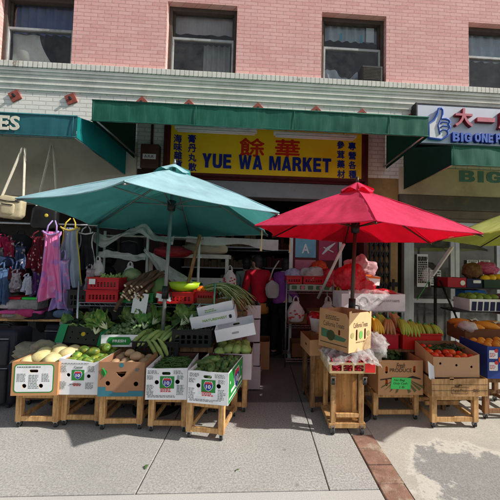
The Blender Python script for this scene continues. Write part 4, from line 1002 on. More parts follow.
# ------------------------------------------------------------------ helpers for soft goods
def crate(label, loc, w, d, h, mat, rz=0, group=None, rows=2, cols=7, name='plastic_crate', tilt=None, flare=.0, slots=True):
    """plastic crate with slotted sides, rim and floor"""
    t = thing(name, label, 'crate', loc, rz, group)
    if tilt: t.rotation_euler = (tilt[0], tilt[1], rz)
    T = .006
    def side(L, H, nc):
        hs = []
        if slots:
            gx = (L - .05) / nc; gz = (H - .07) / rows
            for i in range(nc):
                for j in range(rows): hs.append(rrect(-L / 2 + .025 + i * gx + gx * .18, -L / 2 + .025 + (i + 1) * gx - gx * .18, .03 + j * gz + gz * .12, .03 + (j + 1) * gz - gz * .12, .005, 2))
        return rect(-L / 2, L / 2, 0, H), hs
    k = MB()
    o, hs = side(w, h, cols); nd = max(3, int(cols * d / w))
    k.panel(o, hs, T, Matrix.Translation((0, T, 0)) @ FACE); k.panel(o, hs, T, Matrix.Translation((0, d, 0)) @ FACE)
    o, hs = side(d - 2 * T - .001, h, nd)
    S = Matrix(((0, 0, 1, 0), (1, 0, 0, d / 2), (0, 1, 0, 0), (0, 0, 0, 1)))
    k.panel(o, hs, T, Matrix.Translation((-w / 2, 0, 0)) @ S); k.panel(o, hs, T, Matrix.Translation((w / 2 - T, 0, 0)) @ S)
    k.build('sides', mat, t)
    k = MB(); k.span(-w / 2 + T, w / 2 - T, T, d - T, .002, .008); k.build('floor', mat, t)
    k = MB()
    k.span(-w / 2 - .012, w / 2 + .012, -.012, .002, h + .0005, h + .013); k.span(-w / 2 - .012, w / 2 + .012, d - .002, d + .012, h + .0005, h + .013)
    k.span(-w / 2 - .012, -w / 2 + .003, .0025, d - .0025, h + .0005, h + .013); k.span(w / 2 - .003, w / 2 + .012, .0025, d - .0025, h + .0005, h + .013)
    k.build('rim', mat, t, bevel=.003)
    return t
def shelf_deck(k, w, d, z, wires=20, th=.004):
    for y in (0, d): k.tube([(-w / 2, y, z), (w / 2, y, z)], .006, 6); k.tube([(-w / 2, y, z - .035), (w / 2, y, z - .035)], .004, 6)
    n = int(w / .028)
    for y in (0, d):
        pts = [(-w / 2 + w * i / n, y, z - (.035 if i % 2 else 0)) for i in range(n + 1)]; k.tube(pts, .003, 4)
    for i in range(wires + 1):
        x = -w / 2 + w * i / wires; k.tube([(x, 0, z + .003), (x, d, z + .003)], .003, 5)
def wire_rack(label, loc, w, d, decks, hpost, rz=0, group=None, mat=None, name='wire_rack'):
    t = thing(name, label, 'rack', loc, rz, group); mat = mat or m_chrome
    for sx in (-1, 1):
        for y in (0, d):
            k = MB(); k.tube([(sx * w / 2, y, .0), (sx * w / 2, y, hpost)], .0125, 8); k.build('post', mat, t, smooth=True)
    for z in decks:
        k = MB(); shelf_deck(k, w, d, z, int(w / .05)); k.build('shelf', mat, t)
    return t
def sheet(name, label, cat, fn, nu, nv, mat, base, parent=None, group=None, solid=.0):
    k = MB(); k.grid(lambda u, v: Vector(fn(u, v)) - Vector(base), nu, nv)
    o = k.build(name, mat, None, smooth=True, loc=base, solid=solid); return tag(o, label, cat, group)
def nz(x, y=0, z=0): return noise.noise(Vector((x, y, z)))
def carrier(name, label, loc, w, h, d, mat, group=None, handles=True, seed=0, lump=.18, cat='bag', rz=0, print_mat=None):
    """sagging plastic bag with a gathered neck and two loop handles"""
    t = thing(name, label, cat, loc, rz, group); rings = []; n = 24
    if not handles:                     # crumpled heap with creased folds and pulled-up corners
        k = MB(); U, V = 72, 40
        def fn(u, v):
            a = 2 * PI * u; ph = PI * (v - .5); c_, s_ = math.cos(ph), math.sin(ph)
            p = Vector((math.cos(a) * c_, math.sin(a) * c_, s_))
            q = p * 1.7 + Vector((seed, seed * .7, 0))
            f = 1 + lump * (.8 * nz(*q) + .45 * (.5 - abs(nz(*(q * 2.3)))) + .28 * (.3 - abs(nz(*(q * 5.1)))) + .16 * (.3 - abs(nz(*(q * 11.0)))))
            f += .5 * lump * max(0, nz(math.cos(a) * 1.3 + seed, math.sin(a) * 1.3, 5)) * max(0, s_)
            p = p * f
            return Vector((p.x * w / 2, p.y * d / 2, max(0, (p.z * .5 + .42) * h)))
        k.grid(fn, U, V); o = k.build('body', mat, t, smooth=True)
        bm = bmesh.new(); bm.from_mesh(o.data); bmesh.ops.remove_doubles(bm, verts=bm.verts, dist=.0008); bm.to_mesh(o.data); bm.free()
        return t
    prof = [(0, .55), (.06, .85), (.25, 1.0), (.5, .98), (.7, .80), (.84, .55), (.93, .42), (1.0, .48)]
    for zf, s in prof:
        ring = []
        for i in range(n):
            a = 2 * PI * i / n
            f = s * (1 + lump * nz(math.cos(a) * 1.6, math.sin(a) * 1.6, zf * 3 + seed) + .06 * math.sin(a * 7 + seed) * (zf > .5))
            ring.append((w / 2 * f * math.cos(a), d / 2 * f * math.sin(a), h * zf))
        rings.append(ring)
    k = MB(); k.loft(rings); k.build('body', mat, t, smooth=True)
    if handles:
        for sy in (-1, 1):
            k = MB(); k.tube([(-w * .16, sy * d * .1, h * .97), (-w * .12, sy * d * .08, h * 1.16), (0, sy * .01, h * 1.26), (w * .12, sy * d * .08, h * 1.16), (w * .16, sy * d * .1, h * .97)], [.012, .008, .006, .008, .012], 6); k.build('handle', mat, t, smooth=True)
    if print_mat:
        k = MB(); r = random.Random(seed)
        for i in range(14):
            zf = r.uniform(.18, .6); a = r.uniform(-.95, .95) - PI / 2
            f = 1.03 * (1 + lump * nz(math.cos(a) * 1.6, math.sin(a) * 1.6, zf * 3 + seed))
            k.ell((w / 2 * f * math.cos(a), d / 2 * f * math.sin(a), h * zf), (w * .07, .004, w * .05), seg=8, rings=5)
        k.build('pattern', print_mat, t, smooth=True)
    return t
def leafclump(k, c, r, n, sd, sz=.05, up=.3):
    q = random.Random(sd)
    for i in range(n):
        d = Vector((q.gauss(0, 1), q.gauss(0, 1), q.gauss(0, 1) + up)).normalized(); p = Vector(c) + Vector((d.x * r[0], d.y * r[1], d.z * r[2])) * q.uniform(.6, 1)
        a = d.orthogonal().normalized(); b_ = d.cross(a); th = q.uniform(0, 6.28); u = a * math.cos(th) + b_ * math.sin(th); v = d.cross(u) + d * q.uniform(-.4, .6)
        s = sz * q.uniform(.6, 1.2)
        k.add([p - u * s * .5 , p + v * s * .5 + d * .2 * s, p + u * s * .6 + d * s * .25, p - v * s * .5 + d * .2 * s], [(0, 1, 2, 3)])

# ------------------------------------------------------------------ the left stall behind the front row
# main wire rack under the blue parasol
rk = wire_rack('chrome wire rack with red and green crates under the blue parasol', (-1.25, 3.52, 0), 1.52, .46, (.55, 1.06), 1.30)
zt = 1.066
m_crate_r = m_red_plastic
GR = 'red crates on the wire rack'
crate('lower red crate with small white label stacked at the left of the wire rack', (-1.76, 3.53, zt), .35, .38, .125, m_crate_r, .02, GR, 3, 8)
c2 = crate('upper red crate with white price label stacked at the left of the wire rack', (-1.755, 3.535, zt + .142), .345, .37, .125, m_crate_r, -.02, GR, 3, 8)
k = MB(); k.span(-.15, -.08, -.016, -.0135, .06, .12); k.build('label', m_paper, c2)
crate('green crate holding the bundle of brown roots', (-1.37, 3.53, zt), .36, .36, .10, m_green_plastic, 0, None, 2, 8)
crate('red crate with a white slip in the middle of the wire rack', (-.93, 3.50, zt), .40, .36, .12, m_crate_r, .0, GR, 3, 8)
crate('red crate at the right end of the wire rack beside the lime bowl', (-.62, 3.62, zt), .22, .34, .125, m_crate_r, .05, GR, 3, 6)
# brown roots with pale cut ends
k = MB(); k.tube([(-.17, 0, .0), (-.08, 0, .006), (.03, 0, -.008), (.10, 0, .006), (.18, 0, .0)], [.019, .0215, .018, .020, .013], 10)
ro = k.build('brown_root', pm('root_bark', srgb(96, 70, 52), .8, .35, 20, .3), None, smooth=True); tag(ro, 'brown root with pale cut end in the bundle over the green crate', 'root', 'brown roots over the green crate')
k = MB(); k.ell((-.172, 0, 0), (.006, .017, .017)); k.build('cut_end', pm('root_flesh', srgb(226, 204, 168), .7, .1), ro, smooth=True)
rp = Repeat(ro)
for r_ in range(4):
    for c_ in range(6 - (r_ % 2)):
        a = rnd.uniform(-.16, .16); rp.put((-1.46 + c_ * .046 + r_ * .018 + rnd.uniform(-.01, .01), 3.60 + rnd.uniform(-.03, .03), zt + .14 + r_ * .042 + rnd.uniform(-.008, .008)), (0, rad(-28) + rnd.uniform(-.15, .1), rad(62) + a))
rp.put((-1.51, 3.50, zt + .07), (0, rad(-62), rad(40)))
# melons and winter melon
m_wm = pm('winter_melon', srgb(86, 112, 62), .5, .3, 5, .1, 25, objvar=.12, spots=(srgb(160, 176, 120), 60, .15, .6)); m_wm2 = pm('water_melon', srgb(118, 138, 92), .5, .3, 6, .1, 25, objvar=.1, blush=(srgb(170, 176, 130), 14, .6), spots=(srgb(70, 90, 56), 50, .18, .5))
k = MB(); k.ell((0, 0, 0), (.125, .11, .105), seg=18, rings=12, nz=.03); rp = produce('green_melon', k, m_wm2, 'large dull green melon behind the red crates on the wire rack', 'melon', 'large green melons on the rack')
for x, y, z in ((-1.74, 3.80, zt + .18), (-1.56, 3.84, zt + .28), (-1.42, 3.86, zt + .20), (-1.86, 3.86, zt + .10)): rp.put((x, y, z), (0, 0, rnd.uniform(0, 6)))
k = MB(); k.ell((0, 0, 0), (.095, .085, .13), seg=18, rings=14, nz=.03); o = k.build('winter_melon', m_wm, None, smooth=True, loc=(-1.135, 3.60, zt + .16)); o.rotation_euler = (0, .25, 0); tag(o, 'upright dark green winter melon to the right of the brown roots', 'melon')
# lime bowl and oranges
k = MB(); k.lathe([(.10, 0), (.15, .04), (.175, .10), (.18, .10), (.155, .035), (.10, .008)], n=24); o = k.build('lime_bowl', pm('lime_plastic', srgb(168, 200, 40), .35, .06, 4, 0), None, smooth=True, loc=(-.86, 3.62, zt + .135)); tag(o, 'lime green plastic bowl on the red crate', 'bowl')
k = MB(); k.ell((0, 0, 0), .038, seg=12, rings=8, nz=.02); rp = produce('orange', k, pm('orange_peel', srgb(226, 116, 26), .45, .12, 30, .1, 80, objvar=.12), 'orange in the red crate beside the lime bowl', 'orange', 'oranges on the wire rack')
for i in range(12): rp.put((-.70 + (i % 4) * .07, 3.66 + (i // 4) * .07, zt + .13 + rnd.uniform(0, .03)), (0, 0, i))
# greens in the upper crate
k = MB(); r = random.Random(3)
for i in range(26):
    x = r.uniform(-.15, .15); y = r.uniform(.04, .33); a = r.uniform(-.8, .8)
    k.tube([(x, y, .1), (x + .05 * math.sin(a), y, .14), (x + .12 * math.sin(a), y - .02, .165 + r.uniform(-.02, .02))], [.012, .016, .006], 6)
o = k.build('pale_gourds', m_pale_green, None, smooth=True, loc=(-1.755, 3.535, zt + .142)); tag(o, 'pale green stems heaped in the upper red crate', 'vegetables', None, 'stuff')
# price tag and white slip
def tagcard(name, label, px0, py0, px1, py1, Y, text=None, rot=0.0, slot=True, cat='price tag'):
    a, c = at(px0, py0, Y), at(px1, py1, Y); w, h = c.x - a.x, a.z - c.z
    t = thing(name, label, cat, ((a.x + c.x) / 2, Y, (a.z + c.z) / 2)); t.rotation_euler = (0, rot, 0)
    hs = [rrect(-.012, .012, h * .1, h * .42, .01)] if slot else []
    k = MB(); k.panel(rect(-w / 2, w / 2, -h / 2, h / 2), hs, .002, FACE); k.build('card', m_paper, t)
    if text:
        k = MB(); k.text(text, Matrix.Translation((0, -.0025, 0)) @ FACE, w * .6, h * .2, .001, .02, 0, -h * .22); k.build('print', m_ink, t)
    return t
tagcard('price_tag', 'white tag with slot hanging from the front edge of the wire rack', 133, 293, 147, 314, 3.48, None, .12)
k = MB()
for i, (x, z, a) in enumerate(((0, 0, .2), (.06, .01, -.3), (.03, -.035, .1), (.09, -.025, .35))): k.box((x, -.003 * i, z), (.085, .002, .05), ry=a)
o = k.build('white_slips', m_paper, None, loc=at(160, 296, 3.475)); tag(o, 'crumpled white paper slips clipped to the middle red crate', 'paper')
# left-hand upper frame draped with grey film
fr = thing('timber_frame', 'white painted post frame carrying grey film behind the wire rack', 'frame', (-1.72, 4.1, 0))
for x, zz in ((-.32, 1.93), (.24, 1.98), (.92, 1.9)):
    k = MB(); k.tube([(x, 0, 0), (x, 0, zz)], .018, 8); k.build('post', m_white_paint, fr, smooth=True)
for z in (1.60, 1.86):
    k = MB(); k.span(-.36, .96, .0, .36, z, z + .02); k.build('shelf', m_grey_film if z > 1.7 else m_white_paint, fr)
b0 = at(92, 240, 4.05); b1 = at(131, 236, 4.05)
def drape(u, v):
    x = -2.12 + u * 1.02; y = 3.98 - .06 * v + .02 * nz(u * 5, v * 4, 1)
    z = 1.90 + .10 * math.exp(-((u - .62) / .10) ** 2) - .05 * math.sin(u * 9) - v * (.10 + .05 * math.sin(u * 13)) + .03 * nz(u * 8, v * 5)
    return (x, y, z)
sheet('grey_film', 'grey plastic film sagging over the upper frame at the left', 'plastic sheet', drape, 40, 8, m_grey_film, (-1.6, 3.96, 1.86))
def drape2(u, v):
    x = -2.06 + u * .62; y = 3.94 - .02 * v + .015 * nz(u * 5, v * 4, 5); z = 1.645 + .02 * math.sin(u * 6) - v * .085 + .02 * nz(u * 7, v * 5, 4)
    return (x, y, z)
sheet('grey_film', 'grey plastic film hanging along the lower shelf edge at the left', 'plastic sheet', drape2, 26, 6, m_grey_film, (-1.75, 3.93, 1.6))
def drape3(u, v):
    w_ = .10 + .62 * u; x = -1.45 + u * .66 + .04 * nz(u * 4, v * 4, 9); z = 1.72 - u * .42 - v * w_ * .62 + .02 * nz(u * 6, v * 6, 7); y = 3.90 + .05 * nz(u * 3, v * 3, 3) - .12 * u
    return (x, y, z)
sheet('clear_film', 'translucent sheet hanging diagonally behind the brown roots', 'plastic sheet', drape3, 22, 14, m_grey_film, (-1.1, 3.85, 1.5))
carrier('red_sack', 'dark red mesh sack lying on the shelf under the blue parasol', (-1.12, 4.0, 1.60), .46, .16, .3, pm('red_mesh', srgb(122, 18, 32), .7, .35, 25, .4, 60), None, False, 3)
# white counter and boxes further in
a, c = at(190, 255, 4.5), at(229, 263, 4.5)
t = thing('white_counter', 'long white counter shelf in the shop mouth behind the leeks', 'shelf', (-.98, 4.45, 0))
k = MB(); k.span(-.62, .55, 0, .4, 1.60, 1.66); k.build('top', m_white_paint, t, bevel=.004)
for x in (-.6, .5):
    k = MB(); k.span(x, x + .045, .0, .045, 0, 1.598); k.build('post', m_white_paint, t)
k = MB(); k.span(-.6, .5, .3, .33, 1.1, 1.3); k.span(-.6, .5, .02, .36, 1.10, 1.12); k.build('low_shelf', m_white_paint, t)
carrier('green_bag', 'dark green plastic bag on the shelf behind the leeks', (-.98, 4.5, 1.125), .32, .16, .24, pm('green_bag_film', srgb(20, 104, 62), .35, .2, 12, .4, 30), None, False, 8)
crate('dark red crate on the white counter low shelf', (-1.32, 4.47, 1.125), .26, .3, .14, m_crate_r, 0, None, 2, 6)
carrier('white_bag', 'white carrier bag with red print hanging from the counter post', (-.40, 4.35, 1.18), .2, .26, .16, m_white_bag, None, True, 5, print_mat=m_ink_red)
carrier('cream_sack', 'large cream sack lying on top of the white counter', (-.78, 4.6, 1.665), .62, .2, .34, pm('cream_sack', srgb(190, 184, 160), .8, .15, 10, .3), None, False, 12)
k = MB()
for i in range(24): k.ell((-.14 + (i % 8) * .04, .02 + (i // 8) * .045, .022), (.018, .018, .022), seg=8, rings=6)
o = k.build('egg_tray', m_ink_white, None, smooth=True, loc=(-.82, 4.46, 1.122)); tag(o, 'tray of small white eggs on the low shelf by the green bag', 'egg tray', None)
# wooden pole and tarp edge
k = MB(); k.tube([(0, 0, 0), (.16, .05, .82)], .022, 8); o = k.build('wooden_pole', m_wood2, None, smooth=True, loc=(-.90, 3.78, 1.07)); tag(o, 'brown wooden pole slanting up from the lime bowl to the parasol', 'pole')
def tarp(u, v):
    x = -1.0 + u * 1.28; return (x, 4.2 + .02 * nz(u * 5, v), 1.90 - u * .02 - v * (.06 + .12 * (1 - abs(u - .75)) * (.6 + .4 * math.sin(u * 8))) + .008 * nz(u * 14, v * 3))
sheet('white_tarp', 'white tarpaulin edge hanging across the shop mouth behind the parasols', 'tarpaulin', tarp, 40, 5, canvas('white_tarp', (.62, .62, .60), .2), (-.4, 4.2, 1.85))
# leeks / long greens drooping over a dark carton
t = thing('leek_bundle', 'bundle of long pale green leeks drooping over a dark carton', 'leeks', (-.42, 3.62, 1.06))
for kk, (nst, mt, nm) in enumerate(((95, pm('leek_green', srgb(116, 132, 72), .5, .3, 30, .1), 'green_leaves'), (45, pm('leek_pale', srgb(196, 200, 150), .5, .15, 20, .1), 'pale_stalks'))):
    k = MB(); r = random.Random(20 + kk)
    for i in range(nst):
        a = r.uniform(-.4, .75); y = r.uniform(-.05, .22); L = r.uniform(.30, .48); x0 = r.uniform(-.22, -.05); z0 = .14 + r.uniform(0, .07)
        dr = r.uniform(.10, .28)
        pts = [(x0 + L * q, y - .22 * q * (a + .3) , z0 + .05 * math.sin(q * 2.2) - dr * max(0, q - .35) ** 1.4 * 2.0) for q in (0, .25, .5, .75, 1)]
        k.tube(pts, [.005, .0055, .005, .004, .002], 4)
    k.build(nm, mt, t, smooth=True)
stand('low timber trestle behind the black crate under the leeks', (-.42, 3.55, 0), .62, .42, .98, 0, None, m_wood2)
carton('dark carton under the drooping leeks', (-.42, 3.56, .995), .56, .38, .13, 0, outer=m_card_d, inner=m_card_d, liner=.10)
# white printed long boxes leaning behind the black crate
for i, (px0, py0, px1, py1, Y, an, lab) in enumerate(((200, 307, 234, 299, 3.36, -.24, 'rear white carton lid leaning under the leeks'), (193, 320, 236, 306, 3.26, -.20, 'white carton lid with green lettering leaning behind the black crate'))):
    p = at((px0 + px1) / 2, (py0 + py1) / 2 + 6, Y); w = (px1 - px0) * Y / 300 * 1.02
    t = carton(lab, (p.x, Y, p.z - .07), w, .26, .13, 0, outer=m_white_card, inner=m_white_card, tilt=(.12, an)); 
    k = MB()
    if i: k.text('NATUREWEST', FM, w * .55, .026, .0006, .02, .02, .07)
    else: print_rows(k, -w * .3, w * .1, .05, .09, 2, FM, 55)
    k.build('print', pm('lime_print', srgb(130, 176, 60), .6, .1), t)
    if i:
        k = MB(); k.panel(rrect(w * .36, w * .42, .05, .09, .01), (), .0008, FM); k.build('slot', m_black, t)
# black crates
m_blk = pm('black_crate', (.016, .016, .017), .4, .2, 6, .05)
crate('black slotted crate full of dark stalks behind the bean carton', (-.66, 3.16, .67), .40, .36, .17, m_blk, .02, None, 2, 6)
k = MB(); r = random.Random(8)
for i in range(60): x, y = r.uniform(-.17, .17), r.uniform(.03, .33); k.tube([(x, y, .12), (x + r.uniform(-.06, .06), y + r.uniform(-.05, .05), .175 + r.uniform(0, .02))], .006, 5)
o = k.build('dark_stalks', pm('dark_stalk', srgb(52, 48, 40), .7, .4, 20), None, smooth=True, loc=(-.66, 3.16, .67)); tag(o, 'dark stalks filling the black slotted crate', 'vegetables', None, 'stuff')
stand('old timber stand under the black slotted crate', (-.66, 3.22, 0), .42, .36, .655, 0, None, m_wood2)
crate('black crate of pale pointed gourds in front of the wire rack', (-1.02, 3.14, .56), .46, .36, .16, m_blk, -.02, None, 2, 8)
stand('old timber stand under the crate of pale gourds', (-1.02, 3.22, 0), .42, .30, .545, 0, None, m_wood2)
k = MB(); k.tube([(-.17, 0, -.02), (-.12, 0, 0), (.0, 0, .012), (.12, 0, .006), (.19, 0, -.01)], [.006, .022, .034, .026, .006], 10)
rp = produce('pale_gourd', k, m_pale_green, 'pale green pointed gourd in the black crate by the wire rack', 'gourd', 'pale gourds in the black crate')
for i in range(22):
    x, y = -.19 + (i % 7) * .063, .04 + (i // 7) * .10
    rp.put((-1.02 + x + rnd.uniform(-.015, .015), 3.14 + y + .05 + rnd.uniform(-.015, .015), .56 + .185 + .02 * math.sin(x * 9) + rnd.uniform(0, .03)), (rnd.uniform(-.3, .3), -.25 + rnd.uniform(-.15, .15), 1.15 - x * 1.3 + rnd.uniform(-.15, .15)), scale=(rnd.uniform(.62, .8), rnd.uniform(.7, .9), rnd.uniform(.7, .9)))
for x, z in ((.02, .66), (.07, .68), (-.04, .67)): rp.put((-1.0 + x, 3.12, z), (0, 1.1, .5 + x * 3), scale=.7)
# leafy greens on the lower deck of the rack, seen through the gap
for i, (x, w, mt, lab) in enumerate(((-1.63, .5, m_leaf, 'dark leafy greens heaped on the lower deck of the wire rack'), (-.80, .34, m_pale_green, 'pale leafy greens on the lower deck at the right end of the wire rack'))):
    k = MB(); leafclump(k, (0, .14, .1), (w / 2, .16, .13), 320, 40 + i, .06); o = k.build('leafy_greens', mt, None, loc=(x, 3.54, .565)); tag(o, lab, 'greens', None, 'stuff')
# greens carton, in front of them
t = carton('white and green carton of small round greens in front of the wire rack', (-1.40, 3.20, .66), .36, .34, .12, .03, outer=m_white_card, liner=.09)
k = MB(); k.panel([(-.1, .02), (.1, .02), (.12, .06), (.1, .1), (-.1, .1), (-.12, .06)], (), .0008, FM); k.build('green_print', m_ink_green, t)
k = MB(); k.text('FRESH', Matrix.Translation((0, -.0036, 0)) @ FACE, .13, .028, .0006, .03, 0, .06); k.build('print', m_ink_white, t)
k = MB(); r = random.Random(9)
for i in range(150): k.ell((r.uniform(-.15, .15), r.uniform(.03, .31), .10 + r.uniform(0, .07)), r.uniform(.012, .024), seg=7, rings=5)
o = k.build('small_greens', pm('sprout_green', srgb(112, 138, 92), .5, .3, 14, .1), None, smooth=True, loc=(-1.40, 3.20, .66)); tag(o, 'small round greens heaped in the white and green carton', 'greens', None, 'stuff')
stand('old timber stand under the carton of small round greens', (-1.42, 3.26, 0), .40, .30, .645, 0, None, m_wood2)
# dark carton with bright green flaps, tilted, behind the melons
t = carton('dark perforated carton with bright green flaps tilted behind the mangoes', (-1.84, 3.30, .66), .54, .36, .17, .0, outer=pm('dark_green_card', srgb(46, 52, 40), .7, .2, 5, .1), inner=m_card_d, tilt=(-.30, .10), front_holes=[circ(x, z, .008, 8) for x in (-.2, -.12, -.04, .04, .12, .2) for z in (.05, .11)])
m_flap = pm('bright_green_flap', srgb(30, 148, 92), .55, .1, 5, .1)
for sx, lab in ((-1, 'left'), (1, 'right')):
    k = MB(); k.grid(lambda u, v: Vector((sx * (.26 - .085 * u), -.004 - .012 * u, .175 - .19 * v + .01 * u)), 3, 4); k.build('flap', m_flap, t)
k = MB(); k.grid(lambda u, v: Vector((-.26 + .52 * u, .35 + .05 * v, .172 + .05 * v)), 6, 2); k.build('back_flap', m_flap, t)
k = MB(); k.panel(circ(0, .10, .022), (), .001, FM); k.build('emblem', pm('yellow_print', srgb(214, 182, 40), .6), t)
k = MB(); r = random.Random(4)
for i in range(40): x, y = r.uniform(-.2, .2), r.uniform(.05, .3); k.tube([(x, y, .12), (x + r.uniform(-.05, .05), y, .17), (x + r.uniform(-.09, .09), y + r.uniform(-.05, .05), .20)], [.012, .016, .005], 6)
o = k.build('okra_heap', m_pale_green, None, smooth=True, loc=t.location); o.rotation_euler = t.rotation_euler; tag(o, 'green okra pods heaped in the dark carton with green flaps', 'okra', None, 'stuff')
stand('old timber stand under the dark carton with green flaps', (-1.84, 3.40, 0), .46, .3, .62, 0, None, m_wood2)
# crumpled grey-brown sack behind the left carton
k = MB(); k.ell((0, 0, 0), (.18, .16, .09), seg=24, rings=14, nz=.35, nf=5, seed=2); o = k.build('burlap_sack', pm('burlap', srgb(150, 142, 122), .9, .2, 30, .4, 90), None, smooth=True, loc=(-2.22, 3.22, .60)); tag(o, 'crumpled grey burlap sack behind the left melon carton', 'sack')
k = MB(); k.grid(lambda u, v: Vector((-.14 + .3 * u + .02 * nz(u * 5, v * 5), -.16 + .2 * v, .03 - .1 * (1 - v) + .03 * nz(u * 6, v * 6, 3))), 14, 8); 
k.build('fold', MATS['burlap'], o, smooth=True)
stand('old timber stand under the grey burlap sack', (-2.24, 3.36, 0), .34, .26, .50, 0, None, m_wood2)
# right flank of the stall: chayote carton, white lid, pinkish cartons, stand
m_pink_card = pm('pinkish_card', srgb(206, 190, 194), .7, .1, 6, .1, 40, dirt=(srgb(150, 130, 130), .4), objvar=.08)
stand('wooden stand under the chayote carton beside the walkway', (-.26, 3.18, 0), .36, .46, .34, 0, None, m_wood)
t = carton('white carton of pale green chayotes beside the walkway', (-.24, 3.14, .354), .40, .46, .26, -.03, outer=m_pink_card, liner=.2, inner=MATS['maroon_card'])
k = MB(); k.ell((0, 0, 0), (.062, .052, .048), seg=14, rings=10, nz=.22, nf=6); rp = produce('chayote', k, pm('chayote_skin', srgb(164, 184, 104), .5, .15, 12, .15, 40, objvar=.12), 'knobbly pale green chayote in the carton under the white lid', 'chayote', 'chayotes by the walkway')
for i in range(15): rp.put((-.24 - .13 + (i % 4) * .085 + rnd.uniform(-.01, .01), 3.14 + .07 + (i // 4) * .1, .354 + .25 + rnd.uniform(0, .04)), (rnd.uniform(-.5, .5), rnd.uniform(-.5, .5), i))
p = at(236, 330, 3.12)
t = carton('white carton lid with hand slot lying askew above the chayotes', (p.x + .01, 3.08, p.z - .075), .40, .30, .12, .02, outer=m_white_card, inner=m_white_card, front_holes=[handhole(.0, .06, .075, .022)], tilt=(.10, -.21))
k = MB(); k.span(.199, .2015, -.001, .30, .0, .121); k.build('pink_end', m_pink_card, t)
for i, (x, y, z, w, d, h, lab) in enumerate(((-.14, 3.72, .02, .40, .5, .27, 'lowest of the pinkish cartons stacked along the walkway'), (-.15, 3.72, .30, .40, .5, .27, 'second of the pinkish cartons stacked along the walkway'), (-.15, 3.74, .58, .39, .5, .27, 'third of the pinkish cartons stacked along the walkway'))):
    t = carton(lab, (x, y, z), w, d, h, .03 * (i - 1), outer=m_pink_card, front_holes=[handhole(.05, h - .07, .06, .02)], group='pinkish cartons stacked by the walkway')
    k = MB()
    for q in range(5): k.box((.201, .1 + q * .02, .13), (.001, .008, .12))
    k.build('print', pm('mauve_print', srgb(150, 100, 120), .7), t)
t = carton('open dark carton on top of the pinkish stack by the walkway', (-.15, 3.74, .865), .40, .46, .16, .08, outer=m_pink_card, inner=MATS['maroon_card'], liner=.06)
# ------------------------------------------------------------------ left shop: luggage, bags and clothes
m_nav_cloth = pm('navy_nylon', (.016, .018, .028), .6, .25, 10, .25, 140)
def suitcase(label, loc, w, d, h, rz=0):
    t = thing('suitcase', label, 'suitcase', loc, rz, 'suitcases at the left shop')
    k = MB(); k.span(-w / 2, w / 2, 0, d, .03, h); k.build('body', m_nav_cloth, t, bevel=.05, seg=4)
    k = MB(); k.span(-w / 2 + .05, w / 2 - .05, -.035, .01, h * .08, h * .52); k.build('front_pocket', m_nav_cloth, t, bevel=.03, seg=3)
    k = MB(); k.span(-w / 2 + .05, w / 2 - .05, -.028, .01, h * .56, h * .88); k.build('upper_pocket', m_nav_cloth, t, bevel=.025, seg=3)
    k = MB()
    for z in (h * .53, h * .90): k.tube([(-w / 2 + .04, -.03, z), (w / 2 - .04, -.03, z)], .005, 5)
    k.build('zip', m_steel, t)
    k = MB(); k.span(-.035, .035, -.0425, -.0345, h * .72, h * .745); k.build('badge', m_ink_white, t)
    k = MB(); k.tube([(-.09, d * .5, h - .005), (-.075, d * .5, h + .03), (.075, d * .5, h + .03), (.09, d * .5, h - .005)], .012, 8); k.build('handle', m_black, t, smooth=True)
    for sx in (-1, 1):
        k = MB(); k.tube([(sx * (w / 2 - .06) - .015, .05, .026), (sx * (w / 2 - .06) + .015, .05, .026)], .026, 12); k.build('wheel', m_rubber, t)
    return t
p = at(17, 322, 3.30)
suitcase('large navy fabric suitcase with white badge at the far left', (-2.72, 3.26, 0), .50, .28, .80, .03)
suitcase('second navy suitcase half hidden behind the burlap sack', (-2.28, 3.70, 0), .44, .26, .78, -.05)
# timber table with baskets and hats
tb = thing('display_table', 'timber topped table with baskets and hats above the suitcases', 'table', (-2.75, 3.66, 0))
k = MB(); k.span(-.75, .50, 0, .5, .815, .84); k.build('top', m_wood, tb, bevel=.004)
for x in (-.7, .45):
    for y in (.02, .44):
        k = MB(); k.span(x, x + .04, y, y + .04, 0, .814); k.build('leg', m_steel, tb)
def basket(label, px, py, Y, w, d, h, body, lid):
    q = at(px, py, Y); t = thing('lidded_basket', label, 'basket', (q.x, Y, .842 + (0 if py > 300 else .0)), 0, 'baskets on the timber table')
    k = MB(); k.span(-w / 2, w / 2, 0, d, 0, h); k.build('tub', body, t, bevel=.012)
    k = MB(); k.span(-w / 2 - .01, w / 2 + .01, -.01, d + .01, h + .001, h + .03); k.build('lid', lid, t, bevel=.01)
    return t
m_pinkp = pm('pink_plastic', srgb(206, 70, 140), .4, .1, 5, .05)
m_smoke = film('clear_tub', (.55, .55, .56), .45, .2)
bk = basket('clear tub with red lid on the timber table', 15, 300, 3.76, .17, .2, .12, m_smoke, m_red_plastic); bk.location.z = .93
bk = basket('clear tub with bright green lid on the timber table', 29, 300, 3.76, .19, .2, .12, m_smoke, pm('lid_green', srgb(40, 200, 70), .4, .08)); bk.location.z = .93
q = at(20, 309, 3.70); t = thing('pink_tray', 'flat pink tray under the lidded tubs on the timber table', 'tray', (q.x, 3.70, .842))
k = MB(); k.span(-.24, .24, 0, .34, .045, .085); k.build('rim', m_pinkp, t, bevel=.015); k = MB(); k.span(-.22, .22, .02, .32, 0, .044); k.build('tub', m_smoke, t, bevel=.01)
m_straw = pm('straw', srgb(146, 120, 92), .85, .25, 40, .4, 120)
